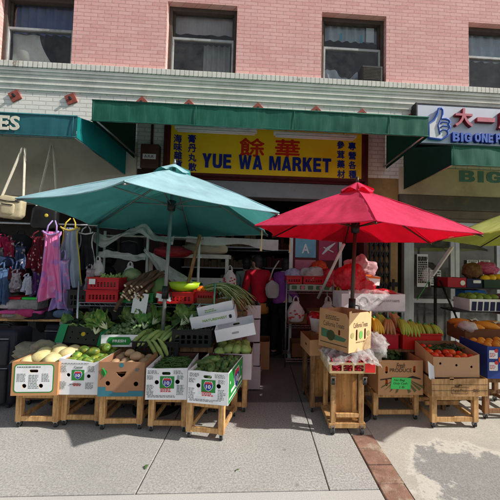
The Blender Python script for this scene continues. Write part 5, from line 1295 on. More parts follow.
for i, (px, lab, mt) in enumerate(((17, 'tan straw hat lying on the timber table', m_straw), (32, 'black felt hat lying on the timber table', m_black_cloth), (46, 'dark brimmed hat at the right end of the timber table', m_black_cloth))):
    q = at(px, 318, 3.66); k = MB(); k.lathe([(.155, .008), (.15, .0), (.09, .012), (.085, .06), (.06, .085), (.01, .09)], n=24); o = k.build('hat', mt, None, smooth=True, loc=(q.x, 3.62 + .02 * i + .14, .842)); tag(o, lab, 'hat', 'hats on the timber table')
# hanging rail and garments
rl = thing('clothes_rail', 'steel rail the dresses and backpacks hang from at the left shop', 'rail', (-2.9, 3.92, 0))
k = MB(); k.tube([(-1.6, 0, 1.98), (.86, 0, 1.98)], .014, 8); k.build('rail', m_steel, rl, smooth=True)
for x in (-1.6, .86):
    k = MB(); k.tube([(x, 0, 0), (x, 0, 2.0)], .014, 8); k.build('post', m_steel, rl, smooth=True)
def apron(name, label, px0, px1, pyt, pyb, Y, mat, trim=None, flare=.25, seed=0, cat='dress', neck=True, rot=0):
    a, c = at(px0, pyt, Y), at(px1, pyb, Y); w, h = c.x - a.x, a.z - c.z; cx = (a.x + c.x) / 2
    t = thing(name, label, cat, (cx, Y, c.z), rot)
    def prof(v): return (.55 if v > .93 else (.42 if v > .75 else .42 + (.75 - v) * flare * 2.2)) * (1 + .05 * math.sin(v * 9 + seed))
    for s in (0, 1):
        k = MB()
        k.grid(lambda u, v: Vector(((u - .5) * w * prof(v) * 1.25, (-.035 if s == 0 else .035) * (4 * u * (1 - u)) + .034 * math.sin(u * 17 + seed + v * 3 + 2 * nz(u * 3, v * 2, seed)) * (1.1 - v) + .016 * math.sin(u * 41 + v * 6 + 3 * nz(u * 2, v * 3, seed + 5)) * (1.05 - v) + .02 * nz(u * 4, v * 5, seed), v * h - .03 * (1 - v) * math.sin(u * 6 + seed) - (.06 * (1 - abs(u - .5) * 2) ** .5 if v > .97 and s == 0 else 0))), 60, 26)
        k.build('front' if s == 0 else 'back', mat, t, smooth=True)
    for sx in (-1, 1):
        k = MB(); k.tube([(sx * w * .2, -.03, h * .98), (sx * w * .17, -.02, h * 1.08), (sx * w * .05, 0, h * 1.16)], [.009, .008, .007], 6); k.build('strap', trim or mat, t, smooth=True)
    if trim:
        k = MB()
        for sx in (-1, 1): k.tube([(sx * w * prof(v) * .625, -.01 + .03 * math.sin((.5 + .5 * sx) * 17 + seed + v * 3) * (1.1 - v), v * h) for v in [i / 14 for i in range(15)]], .007, 6)
        k.tube([((u - .5) * w * prof(1.0) * 1.2, -.045, h * (1 - .06 * (1 - abs(u - .5) * 2) ** .5) ) for u in [i / 8 for i in range(9)]], .010, 6)
        k.build('trim', trim, t, smooth=True)
    return t
def flower_cloth(name, base, spots, scale=16):
    N = NT(name); co = N.coord('Object'); v = N.n('ShaderNodeTexVoronoi'); v.inputs['Scale'].default_value = scale; N.l(co, v.inputs['Vector'])
    s_ = N.n('ShaderNodeSeparateColor'); N.l(v.outputs['Color'], s_.inputs[0])
    c = N.ramp(s_.outputs[0], [(i / len(spots), x) for i, x in enumerate(spots)])
    c = N.mix(N.ramp(v.outputs['Distance'], [(.30, 1.0), (.42, 0.0)]), base, c)
    return N.done(N.bsdf(c, .8, 0, N.bump(N.noise(co, 200, 2), .2, .002), .2))
m_pink_d = flower_cloth('pink_dress_cloth', srgb(232, 128, 184), [srgb(196, 150, 214), srgb(238, 160, 204), srgb(180, 130, 206), srgb(222, 110, 172)], 9)
m_lav = flower_cloth('lavender_cloth', srgb(176, 150, 210), [srgb(150, 120, 190), srgb(206, 180, 226), srgb(214, 130, 190)], 14)
m_gblue = canvas('grey_blue_cloth', srgb(158, 172, 192), .1, .75)
m_ytrim = pm('yellow_trim', srgb(206, 182, 70), .7, .1)
apron('pink_dress', 'pink and lilac apron dress hanging at the left of the stall', 41, 62, 231, 300, 3.70, m_pink_d, m_lav, .26, 1)
apron('lilac_dress', 'lilac dress hanging half behind the pink one', 54, 70, 258, 310, 3.74, m_lav, None, .35, 2)
apron('grey_dress', 'grey blue apron with yellow piping hanging beside the pink dress', 58, 82, 227, 285, 3.80, m_gblue, m_ytrim, .18, 3)
apron('floral_blouse', 'dark red floral blouse hanging left of the pink dress', 26, 52, 236, 271, 3.78, flower_cloth('floral_red', (.10, .008, .018), [srgb(200, 60, 90), srgb(230, 200, 210), (.02, .01, .02), srgb(120, 20, 40)], 26), None, .2, 4, 'blouse')
apron('striped_top', 'dark jacket with white cord hanging between the grey apron and the rack', 76, 97, 232, 268, 3.9, pm('dark_wool', (.02, .02, .026), .9, .3), pm('cord_white', (.6, .6, .6), .8), .2, 5, 'jacket')
apron('plum_top', 'plum coloured top hanging just left of the grey film frame', 84, 98, 240, 266, 4.0, pm('plum_cloth', srgb(74, 36, 52), .9, .3), None, .2, 6, 'top')
apron('blue_jeans', 'faded blue denim skirt hanging at the far left edge', -4, 8, 268, 304, 3.70, pm('denim', srgb(66, 92, 130), .85, .3, 20, .3), None, .2, 7, 'skirt')
apron('pink_scarf', 'crimson scarf hanging behind the handbag at the far left', -6, 12, 236, 249, 3.95, pm('crimson_cloth', srgb(150, 20, 70), .8, .3), None, .1, 8, 'scarf')
t = apron('blue_bottle_bag', 'small pale blue drawstring bag hanging above the green lidded tub', 23, 32, 276, 292, 3.72, pm('pale_blue_cloth', srgb(110, 150, 186), .8, .2), None, .05, 9, 'bag')
for i, (px0, px1, y0_, y1_, Y_, cc, lab) in enumerate(((2, 16, 240, 268, 3.98, srgb(150, 40, 70), 'wine coloured blouse hanging behind the denim skirt'), (13, 27, 246, 274, 4.0, srgb(60, 76, 110), 'slate blue blouse hanging between the denim skirt and the floral blouse'), (-8, 6, 246, 272, 3.97, srgb(110, 110, 120), 'grey top hanging at the far left edge'), (84, 96, 268, 292, 3.86, srgb(190, 170, 180), 'pale pink cloth hanging left of the red crates'), (10, 22, 272, 290, 3.86, srgb(200, 190, 200), 'pale print cloth hanging above the red lidded tub'), (30, 44, 268, 296, 3.84, srgb(96, 60, 120), 'violet print top hanging under the floral blouse'))):
    apron('blouse', lab, px0, px1, y0_, y1_, Y_, flower_cloth('print_%d' % i, cc, [tuple(min(1, x * 1.8 + .05) for x in cc), tuple(x * .4 for x in cc), (.5, .45, .45)], 22), None, .12, 20 + i, 'top')
# beige handbag on long straps, and a dark one with a yellow badge
def handbag(label, px0, px1, pyt, pyb, Y, mat, strapmat, tops, badge=None, flap=True):
    a, c = at(px0, pyt, Y), at(px1, pyb, Y); w, h = c.x - a.x, a.z - c.z; cx = (a.x + c.x) / 2
    t = thing('handbag', label, 'handbag', (cx, Y, c.z), 0, 'handbags hanging at the left shop'); t.rotation_euler = (0, .08, .1)
    k = MB(); k.ell((0, 0, h / 2), (w / 2, .055, h / 2), power=.45, seg=24, rings=14, nz=.05); k.build('body', mat, t, smooth=True)
    if flap:
        k = MB(); k.ell((0, -.045, h * .42), (w * .26, .022, h * .27), power=.5, seg=18, rings=10); k.build('pocket', mat, t, smooth=True)
        k = MB(); k.tube([(-w * .40, -.055, h * .78), (0, -.064, h * .74), (w * .40, -.055, h * .78)], .006, 6); k.tube([(-w * .2, -.071, h * .6), (w * .2, -.071, h * .6)], .005, 6); k.build('zip', m_black, t, smooth=True)
    if badge:
        k = MB(); k.ell((w * .12, -.055, h * .6), (.022, .006, .022)); k.build('badge', badge, t, smooth=True)
    for sx, (tx, ty) in zip((-1, 1), tops):
        q = at(tx, ty, Y) - Vector((cx, Y, c.z)); k = MB(); n = 8
        p0 = Vector((sx * w * .42, 0, h * .8))
        for i in range(n): k.bar(p0.lerp(q, i / n), p0.lerp(q, (i + 1.02) / n), .032, .006)
        k.build('strap', strapmat, t)
    return t
m_cream = pm('cream_leather', srgb(190, 178, 146), .6, .15, 12, .2, 60, dirt=(srgb(120, 108, 84), .5)); m_strap = pm('cream_webbing', srgb(214, 208, 190), .8, .12, 20, .2)
handbag('cream handbag with dark zips hanging on long straps at the far left', -2, 22, 196, 219, 3.55, m_cream, m_strap, ((16, 147), (18.5, 147)))
handbag('black handbag with yellow badge hanging on one black and one white strap', 33, 56, 206, 230, 3.84, pm('black_leather', (.012, .012, .013), .45, .2, 12, .2), m_strap, ((44, 145), (46, 145)), badge=m_ytrim, flap=False)
bpack = None
def backpack(loc, rz, mat):
    t = thing('backpack', 'black backpack hanging in the shade of the left shop', 'backpack', loc, rz, 'black backpacks in the left shop')
    k = MB(); k.ell((0, 0, .2), (.15, .09, .21), power=.6, seg=20, rings=14, nz=.06); k.build('body', mat, t, smooth=True)
    k = MB(); k.ell((0, -.085, .13), (.11, .04, .1), power=.55, seg=16, rings=10); k.build('pocket', mat, t, smooth=True)
    k = MB(); k.tube([(-.05, -.02, .40), (-.03, -.01, .46), (.03, -.01, .46), (.05, -.02, .40)], .008, 6); k.build('handle', mat, t, smooth=True)
    k = MB(); k.tube([(-.1, -.088, .24), (0, -.1, .26), (.1, -.088, .24)], .004, 5); k.build('zip', m_steel, t)
    return t
rp = Repeat(backpack((-3.2, 4.1, 1.45), 0, m_black_cloth))
for i in range(6):
    for z in (1.5, 1.02, .5):
        rp.put((-3.5 + i * .35 + rnd.uniform(-.05, .05), 4.25 + rnd.uniform(-.08, .08), z + rnd.uniform(-.06, .06)), (0, rnd.uniform(-.1, .1), rnd.uniform(-.5, .5)))
# cardboard and bundles of coloured cloth behind: bags of many colours
for i, (px, py, cc, lab) in enumerate(((4, 262, srgb(30, 44, 74), 'folded navy garment stacked in the dark left shop'), (14, 275, srgb(90, 26, 40), 'folded wine red garment stacked in the dark left shop'), (6, 284, srgb(70, 92, 118), 'folded denim garment stacked in the dark left shop'), (80, 288, srgb(96, 96, 104), 'grey bundle in clear film right of the lilac dress'), (76, 296, srgb(150, 70, 84), 'pink and red packet hanging below the grey apron'))):
    q = at(px, py, 3.95); k = MB(); k.ell((0, 0, 0), (.13, .1, .07), power=.7, seg=18, rings=10, nz=.2, seed=i); o = k.build('folded_garment', pm('garment_%d' % i, cc, .85, .3, 12, .3), None, smooth=True, loc=q); tag(o, lab, 'garment')
crate('dark slotted crate to the left of the red crates', (-2.06, 3.62, .98), .26, .3, .20, m_blk, 0, None, 2, 5)
# pink/white packets and dark stock under the rack
for i, (x, y, z, s) in enumerate(((-2.0, 3.5, .78, .16), (-1.7, 3.75, .72, .2), (-1.45, 3.8, .75, .18), (-1.2, 3.78, .72, .2), (-.9, 3.8, .72, .18))):
    k = MB(); leafclump(k, (0, 0, 0), (s, .12, .10), 160, 70 + i, .06); o = k.build('dark_greens', pm('dark_leaf', srgb(40, 58, 38), .7, .4, 12, objvar=.2), None, loc=(x, y, z)); tag(o, ['dark leafy greens at the left end below the wire rack', 'dark leafy greens below the red crates', 'dark leafy greens below the green crate', 'dark leafy greens behind the gourd crate', 'dark leafy greens below the middle red crate'][i], 'greens', None, 'stuff')

# ------------------------------------------------------------------ people in the doorway
m_skin = pm('skin', srgb(206, 160, 130), .55, .08, 8, .05)
m_hair = pm('black_hair', (.030, .024, .022), .5, .3, 40, .3, 200)
def skin_mesh(name, joints, bones, mat, parent, sub=2, root=0):
    me = bpy.data.meshes.new(name); me.from_pydata([j[0] for j in joints], bones, [])
    o = bpy.data.objects.new(name, me); COL.objects.link(o)
    md = o.modifiers.new('skin', 'SKIN'); md.use_smooth_shade = True
    for v, j in zip(me.skin_vertices[0].data, joints): v.radius = (j[1], j[1] if len(j) < 3 else j[2])
    me.skin_vertices[0].data[root].use_root = True
    s = o.modifiers.new('sub', 'SUBSURF'); s.levels = s.render_levels = sub
    dg = bpy.context.evaluated_depsgraph_get(); m2 = bpy.data.meshes.new_from_object(o.evaluated_get(dg))
    bpy.data.objects.remove(o)
    m2.name = name; m2.materials.clear(); m2.materials.append(mat)
    for p_ in m2.polygons: p_.use_smooth = True
    q = bpy.data.objects.new(name, m2); COL.objects.link(q); q.parent = parent
    return q
def person(label, loc, rz, H, top, pants, shoe, hem=None, lean=.10, arms=((.15, .5), (.15, .5)), head_turn=0.0, hair_len=.16, collar=None, step=.06):
    """standing figure facing -y in its own frame, H tall; arms = (swing outwards, elbow bend) per side"""
    t = thing('person', label, 'person', loc, rz, 'people in the shop doorway'); s = H / 1.7
    P = lambda x, y, z: Vector((x * s, (y - lean * max(0, z - .9)) * s, z * s))
    J = [(P(0, 0, .94), .13 * s), (P(0, .0, 1.10), .115 * s), (P(0, .01, 1.28), .135 * s), (P(0, .01, 1.40), .10 * s), (P(0, -.005, 1.46), .055 * s), (P(0, -.03, 1.55), .075 * s), (P(0, -.035, 1.63), .078 * s)]
    B = [(0, 1), (1, 2), (2, 3), (3, 4), (4, 5), (5, 6)]
    hands = []
    for i, sx in enumerate((-1, 1)):
        out, bend = arms[i]
        sh = P(sx * .17, .01, 1.40); el = P(sx * (.20 + .25 * out), .02, 1.14); d = math.sin(bend); wr = el + Vector((-sx * .04 * s, -.24 * d * s - .02, -.24 * math.cos(bend) * s)); pal = wr + (wr - el).normalized() * .07 * s
        n = len(J); J += [(sh, .055 * s), (el, .042 * s), (wr, .027 * s), (pal, .030 * s, .016 * s)]; B += [(3, n), (n, n + 1), (n + 1, n + 2), (n + 2, n + 3)]
        hands.append((el, wr, pal, sx))
    for sx in (-1, 1):
        n = len(J); st = step * sx
        J += [(P(sx * .09, 0, .86), .085 * s), (P(sx * .095, st * .5 - .02, .48), .058 * s), (P(sx * .10, st, .09), .038 * s), (P(sx * .11, st - .13, .04), .035 * s)]; B += [(0, n), (n, n + 1), (n + 1, n + 2), (n + 2, n + 3)]
    body = skin_mesh('body', J, B, m_skin, t)
    # face, ears and fingers join the body surface
    k = MB(); hd = P(0, -.035, 1.60); R_ = Matrix.Translation(hd) @ Euler((0, 0, head_turn)).to_matrix().to_4x4() @ Matrix.Scale(s, 4)
    k.ell((0, 0, .005), (.074, .092, .112), R_, 18, 14); k.loft([[(-.012, -.085, .02), (.012, -.085, .02), (.012, -.088, .018), (-.012, -.088, .018)], [(-.018, -.088, -.022), (.018, -.088, -.022), (.012, -.112, -.018), (-.012, -.112, -.018)]], R_)
    for sx in (-1, 1):
        k.ell((sx * .076, .005, 0), (.010, .022, .032), R_); k.ell((sx * .03, -.082, .012), (.014, .010, .007), R_)
    k.ell((0, -.086, -.05), (.026, .010, .009), R_)
    for el, wr, pal, sx in hands:
        dr = (pal - wr).normalized(); sd = dr.cross(Vector((0, 1, 0))).normalized() if abs(dr.y) < .9 else Vector((1, 0, 0)); nn = dr.cross(sd)
        for f in range(4):
            b0_ = pal + dr * .02 * s + sd * (f - 1.5) * .017 * s; L = (.062, .072, .068, .052)[f] * s
            k.tube([b0_ - dr * .02 * s, b0_ + dr * L * .5, b0_ + dr * L * .85 + nn * .018 * s, b0_ + dr * L * .95 + nn * .036 * s], [.009 * s, .0085 * s, .008 * s, .006 * s], 6)
        k.tube([wr + dr * .03 * s - sd * .02 * s, wr + dr * .055 * s - sd * .045 * s, wr + dr * .085 * s - sd * .048 * s], [.011 * s, .010 * s, .007 * s], 6)
    bm = bmesh.new(); bm.from_mesh(body.data); tmp = bpy.data.meshes.new('t'); tmp.from_pydata([tuple(v) for v in k.v], [], k.f); bm.from_mesh(tmp); bmesh.ops.recalc_face_normals(bm, faces=bm.faces); bm.to_mesh(body.data); bm.free()
    for p_ in body.data.polygons: p_.use_smooth = True
    # clothes grown around the same joints
    g = .022 * s; TJ = [(J[0][0] + Vector((0, 0, -.06 * s)), .150 * s), (J[0][0] + Vector((0, 0, .06 * s)), .148 * s), (J[1][0], .14 * s), (J[2][0], .158 * s), (J[3][0], .115 * s), (J[4][0] + Vector((0, 0, -.02 * s)), .072 * s)]
    TB = [(i, i + 1) for i in range(5)]
    for i in range(2):
        b_ = 7 + i * 4; n = len(TJ); TJ += [(J[b_][0], .078 * s), (J[b_ + 1][0], .064 * s), (J[b_ + 1][0].lerp(J[b_ + 2][0], .9), .046 * s)]; TB += [(4, n), (n, n + 1), (n + 1, n + 2)]
    skin_mesh('jacket', TJ, TB, top, t)
    if hem:
        k = MB(); c0 = J[0][0] + Vector((0, 0, -.10 * s)); k.lathe([(.170 * s, -.09 * s), (.172 * s, 0), (.160 * s, .08 * s)], (c0.x, c0.y, c0.z), 24); k.build('shirt_hem', hem, t, smooth=True)
    PJ = [(J[0][0], .135 * s)]; PB = []
    for i in range(2):
        b_ = 15 + i * 4; n = len(PJ); PJ += [(J[b_][0], .102 * s), (J[b_ + 1][0], .075 * s), (J[b_ + 2][0] + Vector((0, 0, .0)), .062 * s)]; PB += [(0, n), (n, n + 1), (n + 1, n + 2)]
    skin_mesh('trousers', PJ, PB, pants, t)
    for i in range(2):
        b_ = 15 + i * 4; a = J[b_ + 2][0]; k = MB(); k.ell((a.x, a.y - .06 * s, .042 * s), (.046 * s, .13 * s, .042 * s), power=.8, seg=16, rings=10, flat=-.03 * s); k.build('shoe', shoe, t, smooth=True)
    k = MB(); k.ell((0, .022, .035), (.086, .098, .098), R_, 20, 14, nz=.06, nf=14)
    k.ell((0, .06, .02 - hair_len * .4), (.078, .055, .06 + hair_len * .6), R_, 18, 12, nz=.08, nf=14); k.build('hair', m_hair, t, smooth=True)
    if collar:
        k = MB(); c0 = J[4][0]; k.lathe([(.105 * s, -.055 * s), (.09 * s, -.01 * s), (.07 * s, .025 * s)], (c0.x, c0.y, c0.z), 18); k.build('collar', collar, t, smooth=True)
    return t
m_redc = pm('red_fleece', srgb(190, 18, 44), .85, .2, 10, .3, 90); m_tanc = pm('tan_hem', srgb(184, 122, 60), .8, .15)
m_purple = pm('purple_fleece', srgb(160, 84, 182), .85, .2, 10, .3, 90); m_darkp = pm('dark_trousers', (.012, .012, .016), .85, .3)
m_pale = pm('pale_mint_cloth', srgb(150, 168, 160), .85, .15)
q = at(259.5, 280, 5.0); person('person in red jacket with tan shirt hem seen from behind in the doorway', (q.x, 5.0, 0), PI + .3, 1.66, m_redc, m_darkp, m_rubber, m_tanc, .24, ((.25, 1.1), (.15, 1.0)), .5, .12)
q = at(280, 280, 5.05); person('person in purple jacket with pale collar turned to the left in the doorway', (q.x, 5.05, 0), PI - .9, 1.63, m_purple, m_darkp, m_rubber, None, .2, ((.2, 1.0), (.2, .9)), .3, .14, pm('pale_scarf', srgb(190, 184, 186), .85, .1))
q = at(247, 282, 5.75); person('person in pale mint top half hidden behind the red jacket', (q.x, 5.75, 0), PI + .3, 1.62, m_pale, m_darkp, m_rubber, None, .1, ((.05, .6), (.05, .6)), 0, .1)
t = carrier('tote_bag', 'pale grey tote bag hanging from the purple person by long straps', (at(272.5, 288, 4.84).x, 4.84, at(272, 298, 4.84).z), .22, .30, .09, pm('tote_cloth', srgb(186, 178, 176), .85, .12, 8, .2), None, False, 4)
k = MB()
for sy in (-1, 1): k.tube([(-.05, sy * .02, .28), (-.0, sy * .03, .45), (.10, .1 + sy * .02, .60)], .011, 6)
k.build('strap', MATS['tote_cloth'], t, smooth=True)
# dim shelving inside
for i, (x, y, z0_, lab) in enumerate(((-.9, 7.2, 0, 'dim shelf unit of goods deep inside the market on the left'), (1.1, 8.2, 0, 'dim shelf unit of goods at the back of the market'), (-.1, 9.2, 0, 'dim shelf unit along the rear wall of the market'))):
    t = thing('shelf_unit', lab, 'shelf', (x, y, 0))
    for z in (.4, .9, 1.4, 1.9):
        k = MB(); k.span(-.9, .9, 0, .4, z, z + .03); k.build('shelf', m_white_paint if z == 1.4 else m_grey_paint, t)
        k = MB(); r = random.Random(i * 10 + int(z * 10)); xx = -.85
        while xx < .8: w_ = r.uniform(.05, .16); k.span(xx, xx + w_ * .9, .04, .3, z + .031, z + r.uniform(.12, .36)); xx += w_
        o = k.build('stock', pm('stock_%d' % (i % 3), [srgb(130, 110, 80), srgb(140, 60, 50), srgb(90, 120, 110)][i % 3], .6, .5, 4), t); o['kind'] = 'stuff'
# ------------------------------------------------------------------ right of the walkway
# steel trolley rack with plastic bags and red crates in the doorway
rk = wire_rack('steel trolley rack of red crates at the right of the doorway', (.80, 4.55, 0), .72, .42, (.12, .62, 1.14), 1.30, mat=m_steel)
RC = 'red crates on the trolley rack'
crate('left red crate with pale bags on the trolley rack', (.56, 4.57, 1.245), .24, .36, .11, m_red_plastic, 0, RC, 2, 5)
crate('middle red crate with grey bags on the trolley rack', (.86, 4.57, 1.245), .32, .36, .11, m_red_plastic, 0, RC, 2, 7)
t = carton('green and white printed carton under the red crates on the trolley rack', (.82, 4.56, 1.147), .66, .38, .09, 0, outer=pm('pale_green_card', srgb(170, 184, 170), .7, .12, 5, .1))
k = MB()
for i in range(5): k.panel(rrect(-.3 + i * .125, -.22 + i * .125, .015, .075, .01), (), .0008, FM)
k.build('green_print', pm('sage_print', srgb(70, 110, 80), .7, .15), t)
k = MB(); k.ell((-.13, -.004, .045), (.03, .003, .03)); k.ell((.16, -.004, .045), (.035, .003, .03)); k.build('pink_print', pm('pink_print', srgb(200, 120, 140), .7), t)
m_lilac_bag = film('lilac_bag', (.50, .50, .74), .85, .3); m_grey_bag = film('grey_bag', (.62, .56, .58), .85, .3); m_red_bag = film('red_bag', (.70, .02, .04), .86, .16); m_pinkbag = film('pink_bag', (.75, .45, .5), .75, .3)
carrier('lilac_bag', 'crumpled lilac plastic bag in the left crate of the trolley rack', (.55, 4.72, 1.30), .22, .19, .22, m_lilac_bag, None, False, 21, .4)
carrier('grey_bag', 'crumpled pale grey plastic bags in the middle crate of the trolley rack', (.86, 4.72, 1.28), .36, .23, .26, m_grey_bag, None, False, 23, .4)
carrier('orange_bag', 'orange red net bag on top of the trolley rack', (.98, 4.80, 1.44), .26, .17, .2, pm('orange_net', srgb(206, 62, 26), .6, .4, 20, .4), None, False, 25, .35)
carrier('red_bag', 'bright red plastic bag on the right end of the trolley rack', (1.12, 4.66, 1.20), .26, .30, .24, m_red_bag, None, False, 27, .4)
HB = 'pinkish carrier bags hanging at the trolley rack'
carrier('carrier_bag', 'pinkish white carrier bag with red print hanging at the left end of the trolley rack', (.57, 4.42, .70), .24, .30, .16, m_white_bag, HB, True, 31, print_mat=m_ink_red)
carrier('carrier_bag', 'pinkish white carrier bag with red print hanging behind the cornerwise melon carton', (1.02, 4.30, .72), .24, .30, .16, m_white_bag, HB, True, 35, print_mat=m_ink_red)
carrier('yellow_bag', 'yellow plastic bag hanging below the red bag near the red parasol pole', (1.10, 4.05, .98), .12, .22, .10, pm('yellow_film', srgb(206, 170, 30), .35, .2, 10, .3), None, True, 37)
for i, (x, y, z, w, d, h, lab, mt) in enumerate(((.62, 4.6, .635, .3, .3, .16, 'dark carton on the middle shelf of the trolley rack', m_card_d), (.96, 4.6, .635, .3, .3, .2, 'brown carton on the middle shelf of the trolley rack', m_card), (.8, 4.6, .135, .5, .34, .2, 'brown carton on the bottom shelf of the trolley rack', m_card_d))): carton(lab, (x, y, z), w, d, h, 0, outer=mt)
# posters on a white post board
t = thing('poster_board', 'white edged board with blue and pink posters behind the trolley rack', 'board', (1.02, 5.0, 0))
k = MB(); k.span(-.44, .34, .02, .05, 0, 2.06); k.build('board', m_maroon, t); 
k = MB(); k.span(-.50, -.442, -.01, .06, 0, 2.06); k.span(.342, .39, -.01, .06, 0, 2.06); k.build('post', m_white_paint, t)
for i, (x0, x1, z0, z1, c1, lab) in enumerate(((-.40, -.05, 1.66, 2.0, srgb(120, 176, 200), 'blue'), (.0, .33, 1.62, 2.0, srgb(170, 60, 90), 'pink'), (-.40, -.05, 1.30, 1.62, srgb(190, 110, 130), 'rose'))):
    k = MB(); k.span(x0, x1, .014, .018, z0, z1); p_ = k.build('poster', pm('poster_' + lab, c1, .6, .25, 5, .0), t)
    if i == 0:
        k = MB(); k.text('A', Matrix.Translation(((x0 + x1) / 2, .0125, (z0 + z1) / 2 - .02)) @ FACE, .13, .16, .001, .02); k.build('print', m_ink_white, p_)
    if i == 1:
        k = MB(); k.tube([(x0 + .06, .012, z0 + .1), (x0 + .15, .012, z0 + .2), (x0 + .28, .012, z0 + .3)], [.012, .03, .008], 6); k.tube([(x0 + .08, .012, z0 + .22), (x0 + .25, .012, z0 + .14)], .01, 6); k.build('print', m_ink_white, p_)
# long white pole leaning across
a, c = at(344, 244, 3.35), at(318, 298, 4.0)
k = MB(); k.tube([Vector((0, 0, 0)), a - c], .017, 10); o = k.build('white_pole', m_white_paint, None, smooth=True, loc=c); tag(o, 'white pole leaning up to the red parasol in front of the trolley rack', 'pole')
# high table with white carton and red bags
tb = thing('trestle_table', 'steel framed display table behind the banana crates', 'table', (1.42, 3.62, 0))
k = MB(); k.span(-.40, .40, 0, .46, .985, 1.005); k.build('top', m_steel, tb)
k = MB(); k.span(-.40, .40, .0, .46, .48, .50); k.build('low_shelf', m_wood2, tb)
for x in (-.38, .36):
    for y in (.01, .42):
        k = MB(); k.span(x, x + .025, y, y + .025, 0, .984); k.build('leg', m_steel, tb)
w = .80; t = carton('long white foam carton on the display table with red bags on top', (1.40, 3.56, 1.008), .78, .42, .20, .0, outer=m_white_card, inner=m_white_card, liner=.16)
k = MB(); k.tube([(-.12 + .05 * math.cos(i * .42), -.004, .10 + .06 * math.sin(i * .42)) for i in range(13)], .006, 5); k.tube([(.0, -.004, .1), (.06, -.004, .15), (.12, -.004, .12), (.06, -.004, .06)], .005, 5); k.build('leaf_print', m_ink, t)
k = MB(); k.text('SUNNY FARMS', FM, .2, .03, .0006, .0, .22, .12); k.build('print', m_ink, t)
for i, (px, py, w_, h_, sd, lab) in enumerate(((350, 276, .34, .34, 41, 'large red plastic bag heaped at the left of the white carton'), (362, 284, .30, .24, 43, 'red plastic bag in the middle of the white carton'), (381, 292, .3, .10, 45, 'flat red plastic bag at the right of the white carton'))):
    q = at(px, py, 3.78); carrier('red_bag', lab, (q.x, 3.76, max(1.16, q.z - h_ / 2)), w_, h_, .28, m_red_bag, 'red bags over the white carton', False, sd, .38)
q = at(360, 268, 3.9); carrier('pink_bag', 'translucent pink plastic bag behind the red bags', (q.x, 3.92, q.z - .16), .36, .32, .2, m_pinkbag, None, False, 47, .5)
q = at(372, 281, 3.7); t = carton('small orange and white box on the red bags', (q.x, 3.66, q.z - .05), .19, .16, .11, .3, outer=m_white_card, inner=pm('orange_print', srgb(230, 120, 30), .6), tilt=(.1, .05))
k = MB(); k.panel([(-.094, .085), (.094, .085), (.094, .108), (-.094, .108)], (), .0008, FM); k.panel([(-.094, .01), (0, .01), (-.094, .085)], (), .0008, FM); k.build('orange_print', MATS['orange_print'], t)
sheet('clear_film', 'clear plastic film spilling over the front of the white carton', 'plastic sheet', lambda u, v: (1.08 + .5 * u + .05 * nz(u * 4, v * 4), 3.54 - .05 * v - .03 * abs(nz(u * 9, v * 5)), 1.26 - v * .30 * (.5 + .5 * math.sin(u * 3)) + .03 * nz(u * 8, v * 8, 2)), 22, 12, m_clear, (1.3, 3.53, 1.15))
# low table with banana crates
tb = thing('low_table', 'dark low table under the banana crates', 'table', (1.60, 3.20, 0))
k = MB(); k.span(-.50, .50, .0, .42, .625, .65); k.build('top', m_wood2, tb)
for x in (-.48, .44):
    for y in (.02, .36):
        k = MB(); k.span(x, x + .04, y, y + .04, 0, .624); k.build('leg', m_wood2, tb)
BC = 'red crates of bananas'
crate('left red crate with bananas on the low table', (1.375, 3.22, .652), .34, .36, .15, m_red_plastic, 0, BC, 1, 1, slots=False)
c_ = crate('right red crate with green bananas and raised letters on its side', (1.80, 3.20, .652), .42, .36, .16, m_red_plastic, -.06, BC, 1, 1, slots=False)
k = MB(); k.text('S&D', FM, .2, .075, .003, .02, .02, .075); k.build('raised_letters', m_red_plastic, c_)
def banana_bunch(name, label, loc, rz, n, mat, L=.20, spread=.9, tilt=0.0):
    t = thing(name, label, 'bananas', loc, rz, 'banana bunches over the red crates')
    for i in range(n):
        a = (i / (n - 1) - .5) * spread; row = i % 2
        pts = []
        for q in (0, .15, .4, .7, .92, 1.0):
            th = -.2 + q * 1.5
            y = -.03 - L * .55 * math.sin(th * .9) + row * .045; z = .14 - L * (q) * .75 + .02 * math.sin(q * 3)
            x = math.sin(a) * (.03 + q * L * .55)
            pts.append((x, y * math.cos(a * .5), z))
        k = MB(); k.tube(pts, [.008, .016, .0205, .0195, .011, .006], 8); k.build('banana', mat, t, smooth=True)
    k = MB(); k.tube([(0, -.01, .16), (0, -.02, .12)], [.014, .024], 8); k.build('stem', m_ink_green, t, smooth=True)
    return t
m_ban_y = pm('banana_yellow', srgb(222, 182, 54), .5, .15, 12, .05, dirt=(srgb(120, 90, 30), .3)); m_ban_g = pm('banana_green', srgb(156, 170, 62), .5, .15, 12, .05); m_ban_b = pm('banana_brown', srgb(176, 132, 86), .55, .2, 12, .05, dirt=(srgb(96, 64, 40), .5))
for px, py, Y, mt, n, lab in ((373, 327, 3.24, m_ban_y, 8, 'bright yellow banana bunch at the left of the red crates'), (379, 323, 3.42, m_ban_g, 8, 'greenish banana bunch behind the yellow one'), (388, 328, 3.30, m_ban_b, 7, 'brownish ripe banana bunch in the middle of the red crates'), (400, 328, 3.26, m_ban_g, 8, 'large green banana bunch right of the brownish one'), (410, 330, 3.32, m_ban_g, 7, 'green banana bunch over the right red crate'), (392, 322, 3.46, m_ban_b, 7, 'dull banana bunch behind the brownish one'), (418, 332, 3.36, m_ban_g, 6, 'small green banana bunch at the right end of the right red crate')):
    q = at(px, py, Y); banana_bunch('banana_bunch', lab, (q.x, Y, q.z - .04), rnd.uniform(-.4, .4), n, mt)
